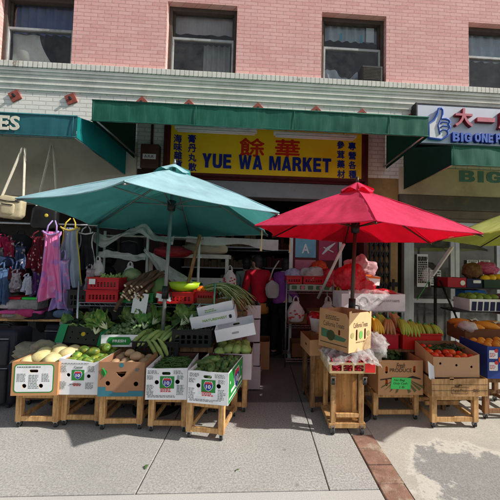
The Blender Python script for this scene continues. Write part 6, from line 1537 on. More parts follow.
for i, (px, py) in enumerate(((426, 334), (434, 336))):
    q = at(px, py, 3.3); banana_bunch('banana_bunch', ['green bananas lying low in the right red crate', 'green bananas at the far right corner of the red crate'][i], (q.x, 3.36, .75), .5, 5, m_ban_g, .16)
# dolly with flats of cherries, california carton on top
dl = thing('upright_dolly', 'upright timber stand with castors at its top corners and foot under the cherry flat', 'stand', (.855, 2.78, 0), -.02)
W_ = .31; Hd = .545
for sx in (-1, 1):
    for y in (0, .34):
        k = MB(); k.box((sx * (W_ / 2 - .025), y + .02, (.10 + Hd) / 2), (.045, .04, Hd - .1)); k.build('leg', m_wood, dl, bevel=.003)
k = MB(); k.span(-W_ / 2 - .015, W_ / 2 + .015, -.005, .40, .055, .099); k.build('foot_board', m_wood, dl, bevel=.003)
k = MB(); k.span(-W_ / 2 - .005, W_ / 2 + .005, -.004, .38, Hd + .001, Hd + .03); k.build('top_board', m_wood, dl, bevel=.003)
k = MB(); k.span(-W_ / 2 + .05, W_ / 2 - .05, .06, .072, .101, Hd - .01); k.build('plywood_panel', m_ply, dl)
k = MB(); k.span(-W_ / 2 + .05, W_ / 2 - .05, -.002, .022, .15, .185); k.build('rail', m_wood, dl, bevel=.003)
def castor(par, x, y, z, r=.028):
    k = MB(); k.span(x - .02, x + .02, y - .02, y + .02, z + r + .018, z + r + .024); k.span(x - .018, x - .013, y - .012, y + .012, z - .01, z + r + .018); k.span(x + .013, x + .018, y - .012, y + .012, z - .01, z + r + .018); c = k.build('caster', m_steel, par)
    k = MB(); k.tube([(x - .0125, y, z), (x + .0125, y, z)], r, 14); k.build('wheel', m_rubber, c); k = MB(); k.tube([(x - .0132, y, z), (x + .0132, y, z)], r * .45, 10); k.build('hub', m_chrome, c)
for sx in (-1, 1):
    castor(dl, sx * (W_ / 2 - .02), -.0, .0285); castor(dl, sx * (W_ / 2 - .02), .36, .0285); castor(dl, sx * (W_ / 2 - .01), -.035, Hd - .06, .026)
z0 = Hd + .031
t = carton('open wooden flat of red cherries on the upright dolly', (.875, 2.70, z0), .42, .46, .095, -.02, outer=pm('pale_flat_wood', srgb(204, 176, 130), .8, .15, 5, .1), inner=m_card, liner=.03, front_holes=[rrect(-.19, -.10, .02, .075, .01), rrect(-.085, .0, .02, .075, .01), rrect(.015, .10, .02, .075, .01)])
k = MB(); k.panel(rect(.112, .205, .01, .09), (), .001, FM); k.build('red_label', pm('bright_red_label', srgb(222, 46, 44), .5), t)
k = MB(); r = random.Random(6)
for i in range(420):
    x, y = r.uniform(-.195, .195), r.uniform(.012, .45); front = i < 110
    if front: y = r.uniform(.012, .03)
    k.ell((x, y, r.uniform(.02, .085) if front else .075 + r.uniform(0, .035)), r.uniform(.010, .0145), seg=8, rings=6)
o = k.build('cherries', pm('cherry_skin', srgb(168, 18, 36), .25, .4, 40, .0), None, smooth=True, loc=(.875, 2.70, z0)); o.rotation_euler.z = -.02; tag(o, 'red cherries filling the wooden flat on the dolly', 'cherries', None, 'stuff')
def filmheap(u, v):
    x = .64 + .50 * u; y = 2.68 + .42 * v
    return (x + .03 * nz(u * 5, v * 5, 8), y, z0 + .10 + .10 * math.sin(PI * u) ** .6 * math.sin(PI * min(1, .12 + v)) ** .6 + .06 * nz(u * 9, v * 9, 3) - .05 * (1 - v) ** 4)
sheet('clear_film', 'crinkled clear plastic film over the cherries on the dolly', 'plastic sheet', filmheap, 36, 26, m_clear, (.88, 2.9, z0 + .1))
k = MB(); k.ell((0, 0, 0), (.15, .15, .14), seg=24, rings=16, nz=.25, nf=7, seed=4); o = k.build('clear_bag', m_clear, None, smooth=True, loc=(1.15, 2.96, z0 + .17)); tag(o, 'bulging clear plastic bag to the right of the cornerwise melon carton', 'bag')
# second stand just behind the dolly, by the walkway
stand('timber stand with plywood side behind the dolly on the walkway side', (.74, 3.18, 0), .32, .46, .60, .04, None, m_wood2, board=True)
sb = carton('low brown carton with hand hole on the walkway stand', (.70, 3.10, .614), .30, .40, .16, .10, outer=m_card, side_holes=[rrect(.12, .20, .07, .095, .012)])
k = MB(); k.lathe([(.10, 0), (.125, .15), (.13, .155), (.118, .15), (.095, .01)], n=22); o = k.build('white_tub', pm('tub_white', srgb(210, 210, 216), .5, .1), None, smooth=True, loc=(.74, 3.50, .78)); tag(o, 'white tub of red fruit behind the cornerwise melon carton', 'tub')
k = MB(); r = random.Random(2)
for i in range(40): k.ell((r.uniform(-.08, .08), r.uniform(-.08, .08), .12 + r.uniform(0, .04)), .022, seg=8, rings=6)
o = k.build('red_fruit', pm('red_fruit_skin', srgb(176, 30, 36), .35, .3, 20), None, smooth=True, loc=(.74, 3.50, .78)); tag(o, 'small red fruit heaped in the white tub', 'fruit', None, 'stuff')
k = MB(); k.tube([(0, 0, 0), (0, 0, .155)], .12, 16); o = k.build('round_tin', m_card_d, None, loc=(.74, 3.50, .62)); tag(o, 'dark round drum under the white tub', 'drum')
for nm, px, py, Y, cc, lab in (('red_bag', 315, 318, 3.9, srgb(160, 20, 30), 'small dark red bag beside the white tub'), ):
    q = at(px, py, Y); carrier(nm, lab, (q.x, Y, q.z - .1), .2, .2, .16, pm('dark_red_bag', cc, .5, .3, 12, .3), None, False, 51)
# california carton, set cornerwise
cw = .36; ch = .36
cc_ = thing('carton', 'tall kraft carton with green melon pictures standing cornerwise on the cherry flat', 'box', (.985, 2.83, z0 + .165)); cc_.rotation_euler = (0, .03, rad(37))
m_kraft_sunlit = pm('sunlit_kraft_card', srgb(232, 196, 146), .8, .08, 5, .1, 90)  # front panel paler than the other sides, sunlight put into the colour
hx = [rrect(-.075, -.047, .10, .205, .013), rrect(.062, .09, .10, .205, .013)]
T = .005
k = MB(); k.panel([(-cw / 2, 0), (cw / 2, 0), (cw / 2, ch), (cw / 2 - .03, ch), (cw / 2 - .03, ch - .02), (cw / 2 - .06, ch + .0), (-cw / 2 + .035, ch - .0), (-cw / 2 + .03, ch + .02), (-cw / 2, ch + .015)], hx, T, Matrix.Translation((0, T, 0)) @ FACE); fr_ = k.build('front_panel', m_kraft_sunlit, cc_)
S = Matrix(((0, 0, 1, 0), (1, 0, 0, 0), (0, 1, 0, 0), (0, 0, 0, 1)))
k = MB(); k.panel([(T + .0005, 0), (cw - T, 0), (cw - T, ch + .012), (T + .03, ch - .012), (T + .0005, ch - .06)], [rrect(.10, .125, .14, .19, .01)], T, Matrix.Translation((-cw / 2, 0, 0)) @ S); lf = k.build('side_panel', m_card, cc_)
k = MB(); k.panel(rect(T + .0005, cw - T - .0005, 0, ch), (), T, Matrix.Translation((cw / 2 - T, 0, 0)) @ S); k.build('side_panel', m_card, cc_)
k = MB(); k.panel(rect(-cw / 2, cw / 2, 0, ch), (), T, Matrix.Translation((0, cw, 0)) @ FACE); k.build('back_panel', m_card, cc_)
k = MB(); k.span(-cw / 2 + T, cw / 2 - T, T, cw - T, .001, .006); k.build('bottom', m_card, cc_)
k = MB(); k.text('California Treats', FM, .23, .045, .0006, -.004, .0, .245); k.text('PRODUCT OF USA', FM, .14, .012, .0006, 0, 0, .085); k.build('print', m_ink_dark, fr_)
m_mel = pm('melon_print', srgb(120, 186, 98), .7, .1); m_mel2 = pm('melon_print_tan', srgb(176, 168, 110), .7, .1)
k = MB(); k.panel([(x * .8, z) for x, z in circ(.008, .15, .038, 16)], (), .0006, FM); k.build('melon_picture', m_mel, fr_)
for x in (-.13, .13):
    k = MB(); k.panel(circ(x, .155, .026, 14), (), .0006, FM); k.build('melon_picture', m_mel2, fr_)
LM = Matrix(((0, 0, -1, -cw / 2 - .0005), (-1, 0, 0, cw / 2), (0, 1, 0, 0), (0, 0, 0, 1)))
k = MB(); k.text('California Treats', LM, .25, .045, .0006, -.004, .0, .23); print_rows(k, -.1, .1, .27, .315, 3, LM, 66); k.panel(rect(-.16, .16, .045, .052), (), .0006, LM); k.build('print', m_ink_dark, lf)
k = MB(); k.panel([(-.15, .10), (-.02, .09), (.13, .09), (.15, .12), (.1, .13), (.02, .14), (-.06, .17), (-.15, .18)], (), .0006, LM); k.build('field_print', MATS['sage_print'], lf)
k = MB(); k.panel(circ(-.03, .125, .05, 18), (), .0008, LM @ Matrix.Translation((0, 0, .001))); k.build('melon_picture', pm('dark_melon_print', srgb(60, 70, 40), .7), lf)
# produce carton with green note on its stand
w, h = .45, .335; px = 1.425
stand('wooden stand under the produce carton with a green note', (1.425, 3.01, 0), .47, .46, .275, 0, None, m_wood)
hl = [rrect(-.155, -.130, .205, .275, .012), rrect(.125, .150, .215, .28, .012), rrect(-.155, -.130, .085, .15, .012)]
t = carton('kraft produce carton with field print and bright green note', (1.43, 2.93, .288), w, .46, h, -.01, outer=pm('produce_card', srgb(186, 142, 100), .8, .1, 5, .1, 90), front_holes=hl, liner=.24)
k = MB(); k.text('Fresh', FM, .085, .05, .0006, .0, .0, .285, .3); k.text('PRODUCE', FM, .22, .035, .0006, .0, .0, .238); pr = k.build('print', m_ink_dark, t)
k = MB()
for i in range(9):
    a = -1.15 + i * .2875; 
    if abs(a) < .2: continue
    k.panel([(.01 + math.sin(a) * .07, .15 + .012 * math.cos(a)), (.01 + math.sin(a + .1) * .07, .15), (.012 + math.sin(a + .12) * .23, .12 - .09 * math.cos(a) ), (.012 + math.sin(a) * .23, .10 - .09 * math.cos(a))], (), .0006, FM)
k.build('field_print', pm('olive_print', srgb(92, 96, 58), .7, .2), t)
k = MB(); k.panel([(-.205, .15), (-.1, .165), (.03, .155), (.12, .185), (.2, .16), (.2, .15), (.1, .165), (-.1, .155), (-.205, .14)], (), .0006, FM); k.build('hill_print', m_ink_dark, t)
k = MB(); k.panel([(-.105, .06), (.095, .055), (.105, .165), (-.09, .17)], (), .0012, Matrix.Translation((0, -.004, 0)) @ FACE); nt_ = k.build('green_note', pm('note_green', srgb(74, 214, 108), .7, .05), t)
k = MB(); k.text('No Bag', Matrix.Translation((0, -.0058, 0)) @ FACE, .11, .026, .0006, .0, -.015, .142, .2); k.text('Only Cash', Matrix.Translation((0, -.0058, 0)) @ FACE, .14, .026, .0006, .0, -.005, .11, .2); k.text('1 lb', Matrix.Translation((0, -.0058, 0)) @ FACE, .05, .022, .0006, .0, .01, .078, .2); k.build('writing', m_ink_dark, nt_)
k = MB(); k.tube([(-.12, .03, 0), (-.05, .02, 0), (.04, .03, .01), (.12, .04, 0)], [.008, .022, .02, .006], 8)
rp = produce('orange_pepper', (lambda m: (m.ell((0, 0, 0), (.045, .04, .04), nz=.1), m)[1])(MB()), pm('orange_pepper_skin', srgb(224, 92, 24), .35, .12), 'orange pepper showing inside the kraft produce carton', 'pepper', 'orange peppers in the produce carton')
for i in range(12): rp.put((1.43 - .17 + (i % 5) * .085, 2.985 + (i // 5) * .1, .288 + (.245 if i % 5 else .23) - (0 if i > 4 else .0)), (0, 0, i))
for x, z in ((-.14, .24), (.137, .25), (-.14, .115)): rp.put((1.43 + x, 2.985, .288 + z))
k = MB(); leafclump(k, (0, .12, .0), (.16, .1, .06), 150, 91, .06); o = k.build('leafy_greens', m_leaf, None, loc=(1.43, 3.10, .288 + .29)); tag(o, 'leafy greens showing over the back of the produce carton', 'greens', None, 'stuff')
# tomato carton on timber-print crate on its stand
stand('sturdy wooden stand under the timber print crate of tomatoes', (1.94, 2.86, 0), .47, .46, .315, 0, None, m_wood, low=.07)
w, h = .55, .165
t = carton('timber print crate base under the open tomato carton', (1.945, 2.80, .328), w, .48, h, 0, outer=wood('wood_print', srgb(190, 150, 104), srgb(150, 112, 74)), front_holes=[rrect(-.1, -.06, h - .012, h + .01, .005, 2)])
k = MB(); k.text('Farm Fresh', FM, .14, .03, .0006, -.002, .0, .055); k.tube([(-.085, -.003, .03), (.085, -.003, .03), (.085, -.003, .085), (-.085, -.003, .085), (-.085, -.003, .03)], .0018, 5); k.tube([(-.05, -.003, .10), (-.02, -.003, .092), (.0, -.003, .11), (.015, -.003, .102)], .006, 5); print_rows(k, .13, .2, .04, .075, 2, FM, 71); k.build('print', pm('brown_print', srgb(96, 66, 42), .7), t)
k = MB()
for z in (.055, .11): k.box((0, -.0008, z), (w - .004, .0014, .003))
k.build('plank_line', m_ink_dark, t)
w, h = .46, .20
t = carton('open kraft carton of red and orange tomatoes on the timber print crate', (1.925, 2.82, .498), w, .34, h, .0, outer=pm('tomato_card', srgb(190, 150, 112), .8, .08, 5, .1, 90), front_holes=[circ(x, .115 - x * .1, .012) for x in (-.16, .0, .15)], liner=.15, back_extra=.06, front_cut=[(w / 2, h + .02), (w / 4, h - .01), (0, h - .012), (-w / 4, h - .008), (-w / 2, h - .006)])
k = MB(); k.ell((0, 0, 0), (.036, .036, .032), seg=14, rings=10, nz=.03); to = k.build('tomato', pm('tomato_skin', srgb(222, 76, 26), .3, .15, 10, .0, objvar=.2), None, smooth=True); tag(to, 'orange red tomato in the open kraft carton on the right', 'tomato', 'tomatoes in the kraft carton')
k = MB()
for i in range(5): a = i * 1.256; k.add([(0, 0, .033), (.012 * math.cos(a + .3), .012 * math.sin(a + .3), .036), (.028 * math.cos(a), .028 * math.sin(a), .031), (.012 * math.cos(a - .3), .012 * math.sin(a - .3), .036)], [(0, 1, 2, 3)])
k.build('calyx', m_ink_green, to); rp = Repeat(to)
for r_ in range(6):
    for c_ in range(6):
        if r_ > 3 or r_ + c_ * .6 > 3.8: continue
        rp.put((1.925 - .185 + c_ * .073 + rnd.uniform(-.01, .01), 2.87 + r_ * .073, .498 + .165 + rnd.uniform(0, .03) + r_ * .008), (rnd.uniform(-.9, .9), rnd.uniform(-.9, .9), rnd.uniform(0, 6)))
k = MB(); leafclump(k, (.07, .24, .19), (.14, .07, .05), 200, 15, .05); o = k.build('tomato_leaves', MATS['dark_leaf'], None, loc=(1.925, 2.82, .498)); tag(o, 'dark green leaves at the back of the tomato carton', 'leaves', None, 'stuff')
k = MB(); r = random.Random(14)
for i in range(60): x, y = r.uniform(-.18, .18), r.uniform(.14, .28); k.tube([(x, y, .2), (x + r.uniform(-.05, .05), y + r.uniform(-.04, .04), .235), (x + r.uniform(-.08, .08), y, .22)], .004, 5)
o = k.build('tomato_vines', m_leaf, None, smooth=True, loc=(1.925, 2.82, .498)); tag(o, 'green vine stems lying over the tomatoes', 'stems', None, 'stuff')
k = MB(); k.grid(lambda u, v: Vector((.06 * u + .01 * v, .01 * math.sin(u * 3), .16 * (1 - v) - .05 * u)), 4, 5); o = k.build('white_paper', m_paper, None, smooth=True, loc=(1.63, 2.80, .50)); tag(o, 'white paper tucked between the produce carton and the tomato carton', 'paper')
# ------------------------------------------------------------------ fruit rack at the right edge
fr_ = thing('fruit_rack', 'dark stepped rack of fruit boxes in front of the glass doors at the right edge', 'rack', (2.95, 3.50, 0))
for x in (-.40, .62):
    for y in (0, .7):
        k = MB(); k.span(x, x + .03, y, y + .03, 0, .9 + y * .8); k.build('post', m_black, fr_)
for y, z in ((-.02, .66), (.22, .98), (.46, 1.26)):
    k = MB(); k.span(-.41, .66, y, y + .34, z, z + .018); k.build('shelf', m_black, fr_)
k = MB(); k.tube([(-.39, .02, .62), (-.39, .6, 1.36)], .012, 8); k.build('brace', m_black, fr_, smooth=True)
FB = None
m_navyc = pm('navy_card', srgb(24, 30, 74), .6, .15, 5, .1); m_redc2 = pm('red_card', srgb(176, 28, 44), .6, .12, 5, .1)
# top step
t = carton('red carton with white badge on the top step of the fruit rack', (2.73, 3.98, 1.28), .26, .3, .13, 0, outer=m_redc2); k = MB(); k.panel(circ(.08, .06, .035), (), .001, FM); k.build('badge', m_ink_white, t)
t = carton('navy carton with white badge on the top step of the fruit rack', (2.98, 3.98, 1.28), .22, .3, .12, 0, outer=m_navyc); k = MB(); k.panel(rrect(-.02, .09, .06, .1, .01), (), .001, FM); k.build('badge', m_ink_white, t)
t = carton('dark green carton of yellow mangoes on the top step of the fruit rack', (3.27, 3.97, 1.28), .32, .34, .11, 0, outer=pm('dark_green_card2', srgb(30, 60, 40), .6, .2), liner=.07)
k = MB(); k.ell((0, 0, 0), (.07, .052, .048), seg=14, rings=10, nz=.05); rp = produce('mango', k, pm('mango_yellow', srgb(222, 176, 40), .4, .15, 7, .0, objvar=.12), 'yellow mango in the dark green carton on the top step', 'mango', 'yellow mangoes on the top step')
for i in range(9): rp.put((3.17 + (i % 3) * .1, 4.03 + (i // 3) * .1, 1.40 + rnd.uniform(0, .025)), (0, 0, i))
carrier('mesh_bag', 'brown mesh bag of nuts on the top step of the fruit rack', (3.05, 4.12, 1.40), .24, .24, .2, pm('brown_mesh', srgb(110, 74, 50), .8, .5, 30, .6, 40), None, False, 61, .3)
carrier('magenta_bag', 'magenta plastic bag on the yellow mangoes', (3.28, 4.16, 1.46), .3, .18, .2, film('magenta_film', (.45, .03, .16), .9, .3), None, False, 63, .4)
# middle step
t = carton('blue and white carton of green mangoes on the middle step of the fruit rack', (2.93, 3.70, 1.0), .44, .34, .15, -.04, outer=m_white_card, liner=.11)
k = MB()
for i in range(5): k.panel([(-.2 + i * .08, .005), (-.14 + i * .08, .005), (-.13 + i * .08, .12), (-.19 + i * .08, .12)], (), .0008, FM)
k.build('navy_print', m_navyc, t)
k = MB(); k.ell((0, 0, 0), (.062, .048, .044), seg=14, rings=10, nz=.05); rp = produce('green_fruit', k, pm('avocado_green', srgb(118, 136, 58), .4, .25, 7, objvar=.15), 'green fruit in the blue and white carton on the middle step', 'mango', 'green fruit on the middle step')
for i in range(12): rp.put((2.93 - .15 + (i % 4) * .1, 3.77 + (i // 4) * .09, 1.0 + .15 + rnd.uniform(0, .025)), (0, 0, i))
t = carton('torn brown carton at the right of the middle step', (3.30, 3.66, .96), .34, .32, .2, .05, outer=m_card_d, front_cut=[(.17, .2), (.06, .16), (-.02, .17), (-.1, .2), (-.17, .21)], liner=.15)
k = MB(); k.ell((0, 0, 0), (.06, .05, .05), nz=.05); rp = produce('persimmon', k, pm('purple_fruit', srgb(120, 60, 84), .4, .4, 8, objvar=.2), 'dark purple fruit in the torn brown carton', 'fruit', 'purple fruit in the torn carton')
for i in range(6): rp.put((3.22 + (i % 3) * .1, 3.74 + (i // 3) * .1, 1.15 + rnd.uniform(0, .02)), (0, 0, i))
t = carton('bright blue box behind the green fruit', (3.02, 4.02, 1.0), .30, .2, .24, 0, outer=pm('bright_blue_card', srgb(36, 110, 190), .6, .15)); k = MB(); k.panel(rrect(-.1, .05, .09, .16, .02), (), .001, FM); k.build('badge', m_ink_white, t)
# low step: papayas
t = carton('open brown carton of orange papayas on the lowest step', (2.74, 3.34, .68), .66, .42, .17, -.12, outer=m_card_d, liner=.10)
k = MB(); k.tube([(-.13, 0, 0), (-.09, 0, 0), (0, 0, .0), (.08, 0, 0), (.125, 0, 0)], [.012, .042, .052, .040, .010], 12)
rp = produce('papaya', k, pm('papaya_skin', srgb(222, 136, 44), .45, .18, 6, .0, objvar=.12), 'orange papaya in the open brown carton on the lowest step', 'papaya', 'orange papayas on the lowest step')
for i in range(9): rp.put((2.74 - .20 + (i % 3) * .19, 3.44 + (i // 3) * .1, .68 + .16 + rnd.uniform(0, .03)), (0, rnd.uniform(-.1, .1), -.5 + rnd.uniform(-.2, .2)))
k = MB(); k.ell((0, 0, 0), (.10, .09, .06), nz=.25, nf=8, seed=7); o = k.build('paper_wad', pm('pale_paper_wad', srgb(206, 190, 188), .8, .1, 8, .3), None, smooth=True, loc=(2.47, 3.42, .86)); tag(o, 'wad of pale wrapping paper at the left end of the papaya carton', 'paper')
for i, (x, y) in enumerate(((2.80, 3.40), (2.62, 3.55))):
    k = MB(); k.grid(lambda u, v: Vector((.12 * u, .10 * v, .02 * math.sin(u * 5 + v * 3))), 5, 5); o = k.build('white_paper', m_paper, None, smooth=True, loc=(x, y, .90)); tag(o, ['white paper wrapped round the front papayas', 'white paper between the rear papayas'][i], 'paper')
# blue fruit box and its stand at the frame edge
stand('dark wooden stand under the blue fruit box at the right edge', (2.60, 3.02, 0), .48, .44, .42, 0, None, m_wood2)
t = carton('blue fruit box with orange fruit pictures at the right edge', (2.60, 2.96, .433), .50, .44, .32, -.02, outer=pm('fruit_box_blue', srgb(36, 62, 140), .6, .12, 5, .1), inner=m_card, liner=.26)
m_orp = pm('orange_picture', srgb(226, 96, 40), .6, .15); k = MB()
for x, z in ((-.10, .19), (.0, .11), (.1, .2), (-.02, .25), (.16, .12)): k.panel(circ(x, z, .038, 16), (), .0008, FM)
k.build('orange_picture', m_orp, t)
for z in (.20, .08):
    k = MB(); k.panel(rrect(-.235, -.145, z, z + .085, .008), (), .0014, FM); q = k.build('white_label', m_ink_white, t); k = MB(); k.panel(circ(-.16, z + .08, .02, 12), (), .0008, Matrix.Translation((0, -.0045, 0)) @ FACE); print_rows(k, -.228, -.16, z + .015, z + .06, 3, Matrix.Translation((0, -.0045, 0)) @ FACE, 81); k.build('print', m_ink_red, q)
k = MB()
for x, z in ((-.06, .21), (.04, .14), (.13, .23)): k.panel([(x, z), (x + .03, z + .02), (x + .05, z + .01), (x + .02, z - .005)], (), .0009, Matrix.Translation((0, -.0036, 0)) @ FACE)
k.build('leaf_picture', m_ink_green, t)
rp = Repeat(tag(place((lambda m: m.build('orange', pm('navel_orange', srgb(228, 140, 40), .45, .12, 30, .1, 80, objvar=.1), None, smooth=True))((lambda m: (m.ell((0, 0, 0), .04, nz=.02), m)[1])(MB())), (0, 0, 0)), 'orange in the blue fruit box at the right edge', 'orange', 'oranges in the blue fruit box'))
for i in range(15): rp.put((2.60 - .19 + (i % 5) * .09, 3.04 + (i // 5) * .1, .433 + .30 + rnd.uniform(0, .015)), (0, 0, i))
k = MB(); r = random.Random(33); k.tube([(0, 0, 0), (-.005, -.02, .05), (.01, -.05, .10)], .006, 5); o = k.build('blue_twine', m_ink_blue, None, smooth=True, loc=(2.68, 3.0, .78)); tag(o, 'blue bottle top poking up from the blue fruit box', 'twine')
# slanting white bar and twine by the right door
a, c = at(452, 247, 3.9), at(432, 276, 3.9)
t = thing('white_bar', 'white slanting board hanging on green twine in front of the glass door', 'board', (a + c) / 2)
k = MB(); k.bar(a - (a + c) / 2, c - (a + c) / 2, .075, .02); k.build('board', m_white_paint, t, bevel=.003)
k = MB(); q = at(417, 300, 3.7); k.tube([c - (a + c) / 2, q - (a + c) / 2], .005, 5); k.build('twine', m_ink_green, t)
carrier('clear_bag', 'small clear bag tied at the foot of the slanting white board', tuple(c + Vector((-.06, .0, -.08))), .14, .2, .1, m_clear, None, False, 71)
# litter
k = MB(); r = random.Random(17)
for i in range(3):
    pass
for i, (px, py, cc, lab, s) in enumerate(((147, 467, srgb(84, 118, 58), 'green leaf lying on the sidewalk joint', .028), (238, 470, srgb(100, 124, 70), 'small green leaf scrap on the sidewalk in the middle', .022), (244, 395, srgb(140, 170, 210), 'pale blue scrap of paper in the walkway', .03), (288, 347, srgb(200, 190, 180), 'white scrap of paper at the shop threshold', .06))):
    q = gnd(px, py); k = MB(); k.grid(lambda u, v: Vector(((u - .5) * s * 2.2, (v - .5) * s * (1.0 - abs(u - .5) * 1.4), .006 + .012 * math.sin(u * 4 + i))), 6, 4); o = k.build('litter_leaf' if i < 2 else 'paper_scrap', pm('scrap_%d' % i, cc, .7, .2), None, smooth=True, loc=(q.x, q.y, 0), rz=rnd.uniform(0, 3)); tag(o, lab, 'litter')

# ------------------------------------------------------------------ loose bunches and spare cartons that fill the stall
def blade_bunch(name, label, mat, stem, seed, cat='greens', group=None, n=26, L=.24, W=.05):
    t = thing(name, label, cat, (0, 0, 0), 0, group); r = random.Random(seed); k = MB(); s_ = MB()
    for i in range(n):
        a = r.uniform(0, 2 * PI); sp = r.uniform(.15, .75); ll = L * r.uniform(.7, 1.1); ww = W * r.uniform(.6, 1.2); bend = r.uniform(.2, .9)
        d = Vector((math.cos(a) * sp, math.sin(a) * sp, 1)).normalized(); side = d.cross(Vector((0, 0, 1))).normalized()
        def f(u, v):
            c_ = d * (ll * (.35 + .65 * v)) + Vector((d.x, d.y, -.6)) * (bend * ll * .35 * v * v)
            return c_ + side * ((u - .5) * ww * 2 * math.sin(PI * min(1, v * .92 + .08)) ** .7) + Vector((0, 0, .012 * math.sin(u * 9 + v * 7 + i)))
        k.grid(f, 4, 6); s_.tube([(0, 0, 0), d * (ll * .2), d * (ll * .42)], [.007, .006, .003], 5)
    k.build('leaves', mat, t, smooth=True); s_.build('stalks', stem, t, smooth=True); return t
m_choy = pm('choy_leaf', srgb(70, 112, 48), .5, .35, 16, .15, 60, objvar=.25, blush=(srgb(140, 164, 80), 20, .5)); m_stalk = pm('choy_stalk', srgb(206, 216, 176), .5, .15)
rp = Repeat(blade_bunch('leafy_bunch', 'bunch of broad green leaves with pale stalks heaped among the crates behind the front cartons', m_choy, m_stalk, 3, group='leafy bunches behind the front cartons'))
for x, y, z, rx, rz in ((-1.62, 3.16, .80, -1.0, .3), (-1.53, 3.20, .84, -.9, 1.4), (-.82, 3.34, .86, -1.1, -.3), (-.74, 3.36, .88, -.8, .5), (-1.24, 3.42, .80, -1.1, .2), (-1.16, 3.46, .84, -.8, -.5), (-1.36, 3.50, .82, -1.0, .9), (-.50, 3.34, .84, -1.0, .2), (-2.05, 3.46, .72, -1.0, .4), (-1.95, 3.50, .76, -.9, -.3), (-.36, 3.42, .78, -1.1, -.6), (-.92, 3.48, .72, -1.0, .1), (-.62, 3.52, .70, -.9, .8)):
    rp.put((x, y, z), (rx + PI * .0, rnd.uniform(-.3, .3), rz))
m_lettuce = pm('lettuce_leaf', srgb(132, 164, 70), .5, .3, 16, .15, 60, objvar=.2)
rp = Repeat(blade_bunch('lettuce_head', 'loose pale green lettuce heaped on the lower deck of the wire rack', m_lettuce, m_stalk, 9, 'lettuce', 'lettuces on the lower deck of the wire rack', 34, .17, .06))
for x, y in ((-1.72, 3.6), (-1.52, 3.62), (-1.30, 3.6), (-1.08, 3.62), (-.9, 3.58), (-.68, 3.62)): rp.put((x, y, .66), (rnd.uniform(-.5, 0), rnd.uniform(-.3, .3), rnd.uniform(0, 6)))
for i, (x, y, z, w, d, h, mt, lab) in enumerate(((-.50, 4.05, .0, .42, .36, .34, m_card, 'lowest brown carton of the stack behind the leeks'), (-.50, 4.05, .35, .42, .36, .34, m_card_d, 'middle brown carton of the stack behind the leeks'), (-.48, 4.06, .70, .40, .34, .30, m_white_card, 'white carton on top of the stack behind the leeks'), (.02, 4.45, .0, .36, .36, .40, m_card, 'brown carton on the floor by the doorway behind the pinkish stack'), (-2.12, 3.72, .0, .36, .34, .42, m_card_d, 'dark carton on the floor between the suitcases and the wire rack'), (-2.12, 3.72, .43, .34, .32, .30, m_card, 'brown carton on the dark carton left of the wire rack'), (2.2, 3.6, .0, .40, .36, .5, m_card_d, 'dark carton on the floor behind the tomato stand'), (1.62, 4.2, .0, .4, .36, .62, m_card, 'tall brown carton behind the display table by the gate'))):
    t = carton(lab, (x, y, z), w, d, h, rnd.uniform(-.06, .06), outer=mt)
    k = MB(); print_rows(k, -w * .3, w * .2, h * .4, h * .7, 3, FM, 200 + i); k.build('print', m_ink_dark, t)
HG = 'small white bags tied to the upper frame'
rp = Repeat(carrier('hanging_bag', 'small white carrier bag tied to the shelf edge of the upper frame at the left', (-2.02, 3.90, 1.34), .16, .2, .1, m_white_bag, HG, True, 91))
for x, z in ((-2.02, 1.34), (-1.62, 1.28)): rp.put((x, 3.92, z))
for i, (x, y, z, cc, lab) in enumerate(((-2.72, 3.72, .845, srgb(190, 60, 110), 'rolled rose cloth on the timber table'), (-2.28, 3.70, .845, srgb(90, 110, 140), 'rolled blue grey cloth at the right end of the timber table'), (-3.0, 3.8, .93, srgb(200, 200, 206), 'rolled white cloth beside the lidded tubs'))):
    k = MB(); k.tube([(-.09, 0, .05), (-.05, 0, .055), (.05, .01, .052), (.10, 0, .05)], [.035, .048, .05, .036], 14); o = k.build('rolled_cloth', pm('rolled_cloth_%d' % i, cc, .85, .25, 14, .3), None, smooth=True, loc=(x, y, z)); tag(o, lab, 'cloth')
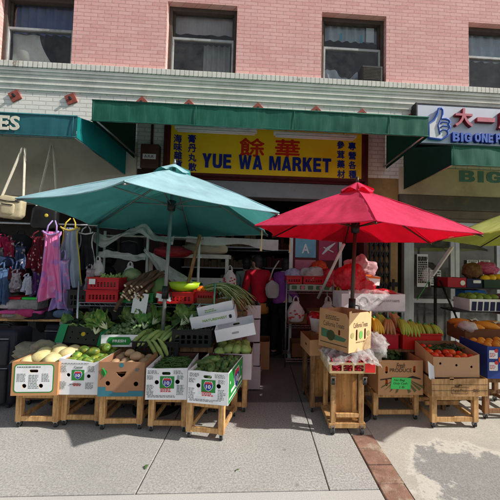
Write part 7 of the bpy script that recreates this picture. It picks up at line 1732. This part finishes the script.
# ------------------------------------------------------------------ camera, sun and sky
cd = bpy.data.cameras.new('camera'); cam = bpy.data.objects.new('camera', cd); COL.objects.link(cam)
rx_, ry_, rz_ = CAMM[0], CAMM[1], CAMM[2]
m = Matrix(((rx_[0], -ry_[0], -rz_[0], 0), (rx_[1], -ry_[1], -rz_[1], 0), (rx_[2], -ry_[2], -rz_[2], EYE), (0, 0, 0, 1)))
cam.matrix_world = m
cd.sensor_width = 36; cd.sensor_height = 36; cd.sensor_fit = 'HORIZONTAL'; cd.lens = CAM_F / 500 * 36
cd.shift_x = -(CAM_CX - 250) / 500; cd.clip_start = .05; cd.clip_end = 2000
scene.camera = cam
SUN = Vector((1.3, -.33, 1.05)).normalized()
sl = bpy.data.lights.new('sun', 'SUN'); sl.energy = 5.0; sl.angle = rad(.55); sl.color = (1.0, .95, .87)
so = bpy.data.objects.new('sun', sl); COL.objects.link(so); so.rotation_euler = (-SUN).to_track_quat('-Z', 'Y').to_euler(); so.location = SUN * 30
w = bpy.data.worlds.new('World'); scene.world = w; w.use_nodes = True
nt = w.node_tree; nt.nodes.clear()
sk = nt.nodes.new('ShaderNodeTexSky'); sk.sky_type = 'NISHITA'; sk.sun_disc = False
sk.sun_elevation = math.asin(SUN.z); sk.sun_rotation = math.atan2(SUN.x, SUN.y); sk.air_density = 1; sk.dust_density = 1.2; sk.ozone_density = 1
bg = nt.nodes.new('ShaderNodeBackground'); bg.inputs[1].default_value = .105
wo = nt.nodes.new('ShaderNodeOutputWorld'); hz = nt.nodes.new('ShaderNodeHueSaturation'); hz.inputs['Saturation'].default_value = .45      # city haze
hz.inputs['Value'].default_value = 1.08; nt.links.new(sk.outputs[0], hz.inputs['Color']); nt.links.new(hz.outputs[0], bg.inputs[0]); nt.links.new(bg.outputs[0], wo.inputs[0])
scene.view_settings.view_transform = 'Standard'; scene.view_settings.look = 'None'; scene.view_settings.exposure = 0; scene.view_settings.gamma = 1
scene.cycles.max_bounces = 8; scene.cycles.diffuse_bounces = 4; scene.cycles.glossy_bounces = 3; scene.cycles.transmission_bounces = 4; scene.cycles.transparent_max_bounces = 12
scene.cycles.use_denoising = True
scene.cycles.sample_clamp_indirect = 6
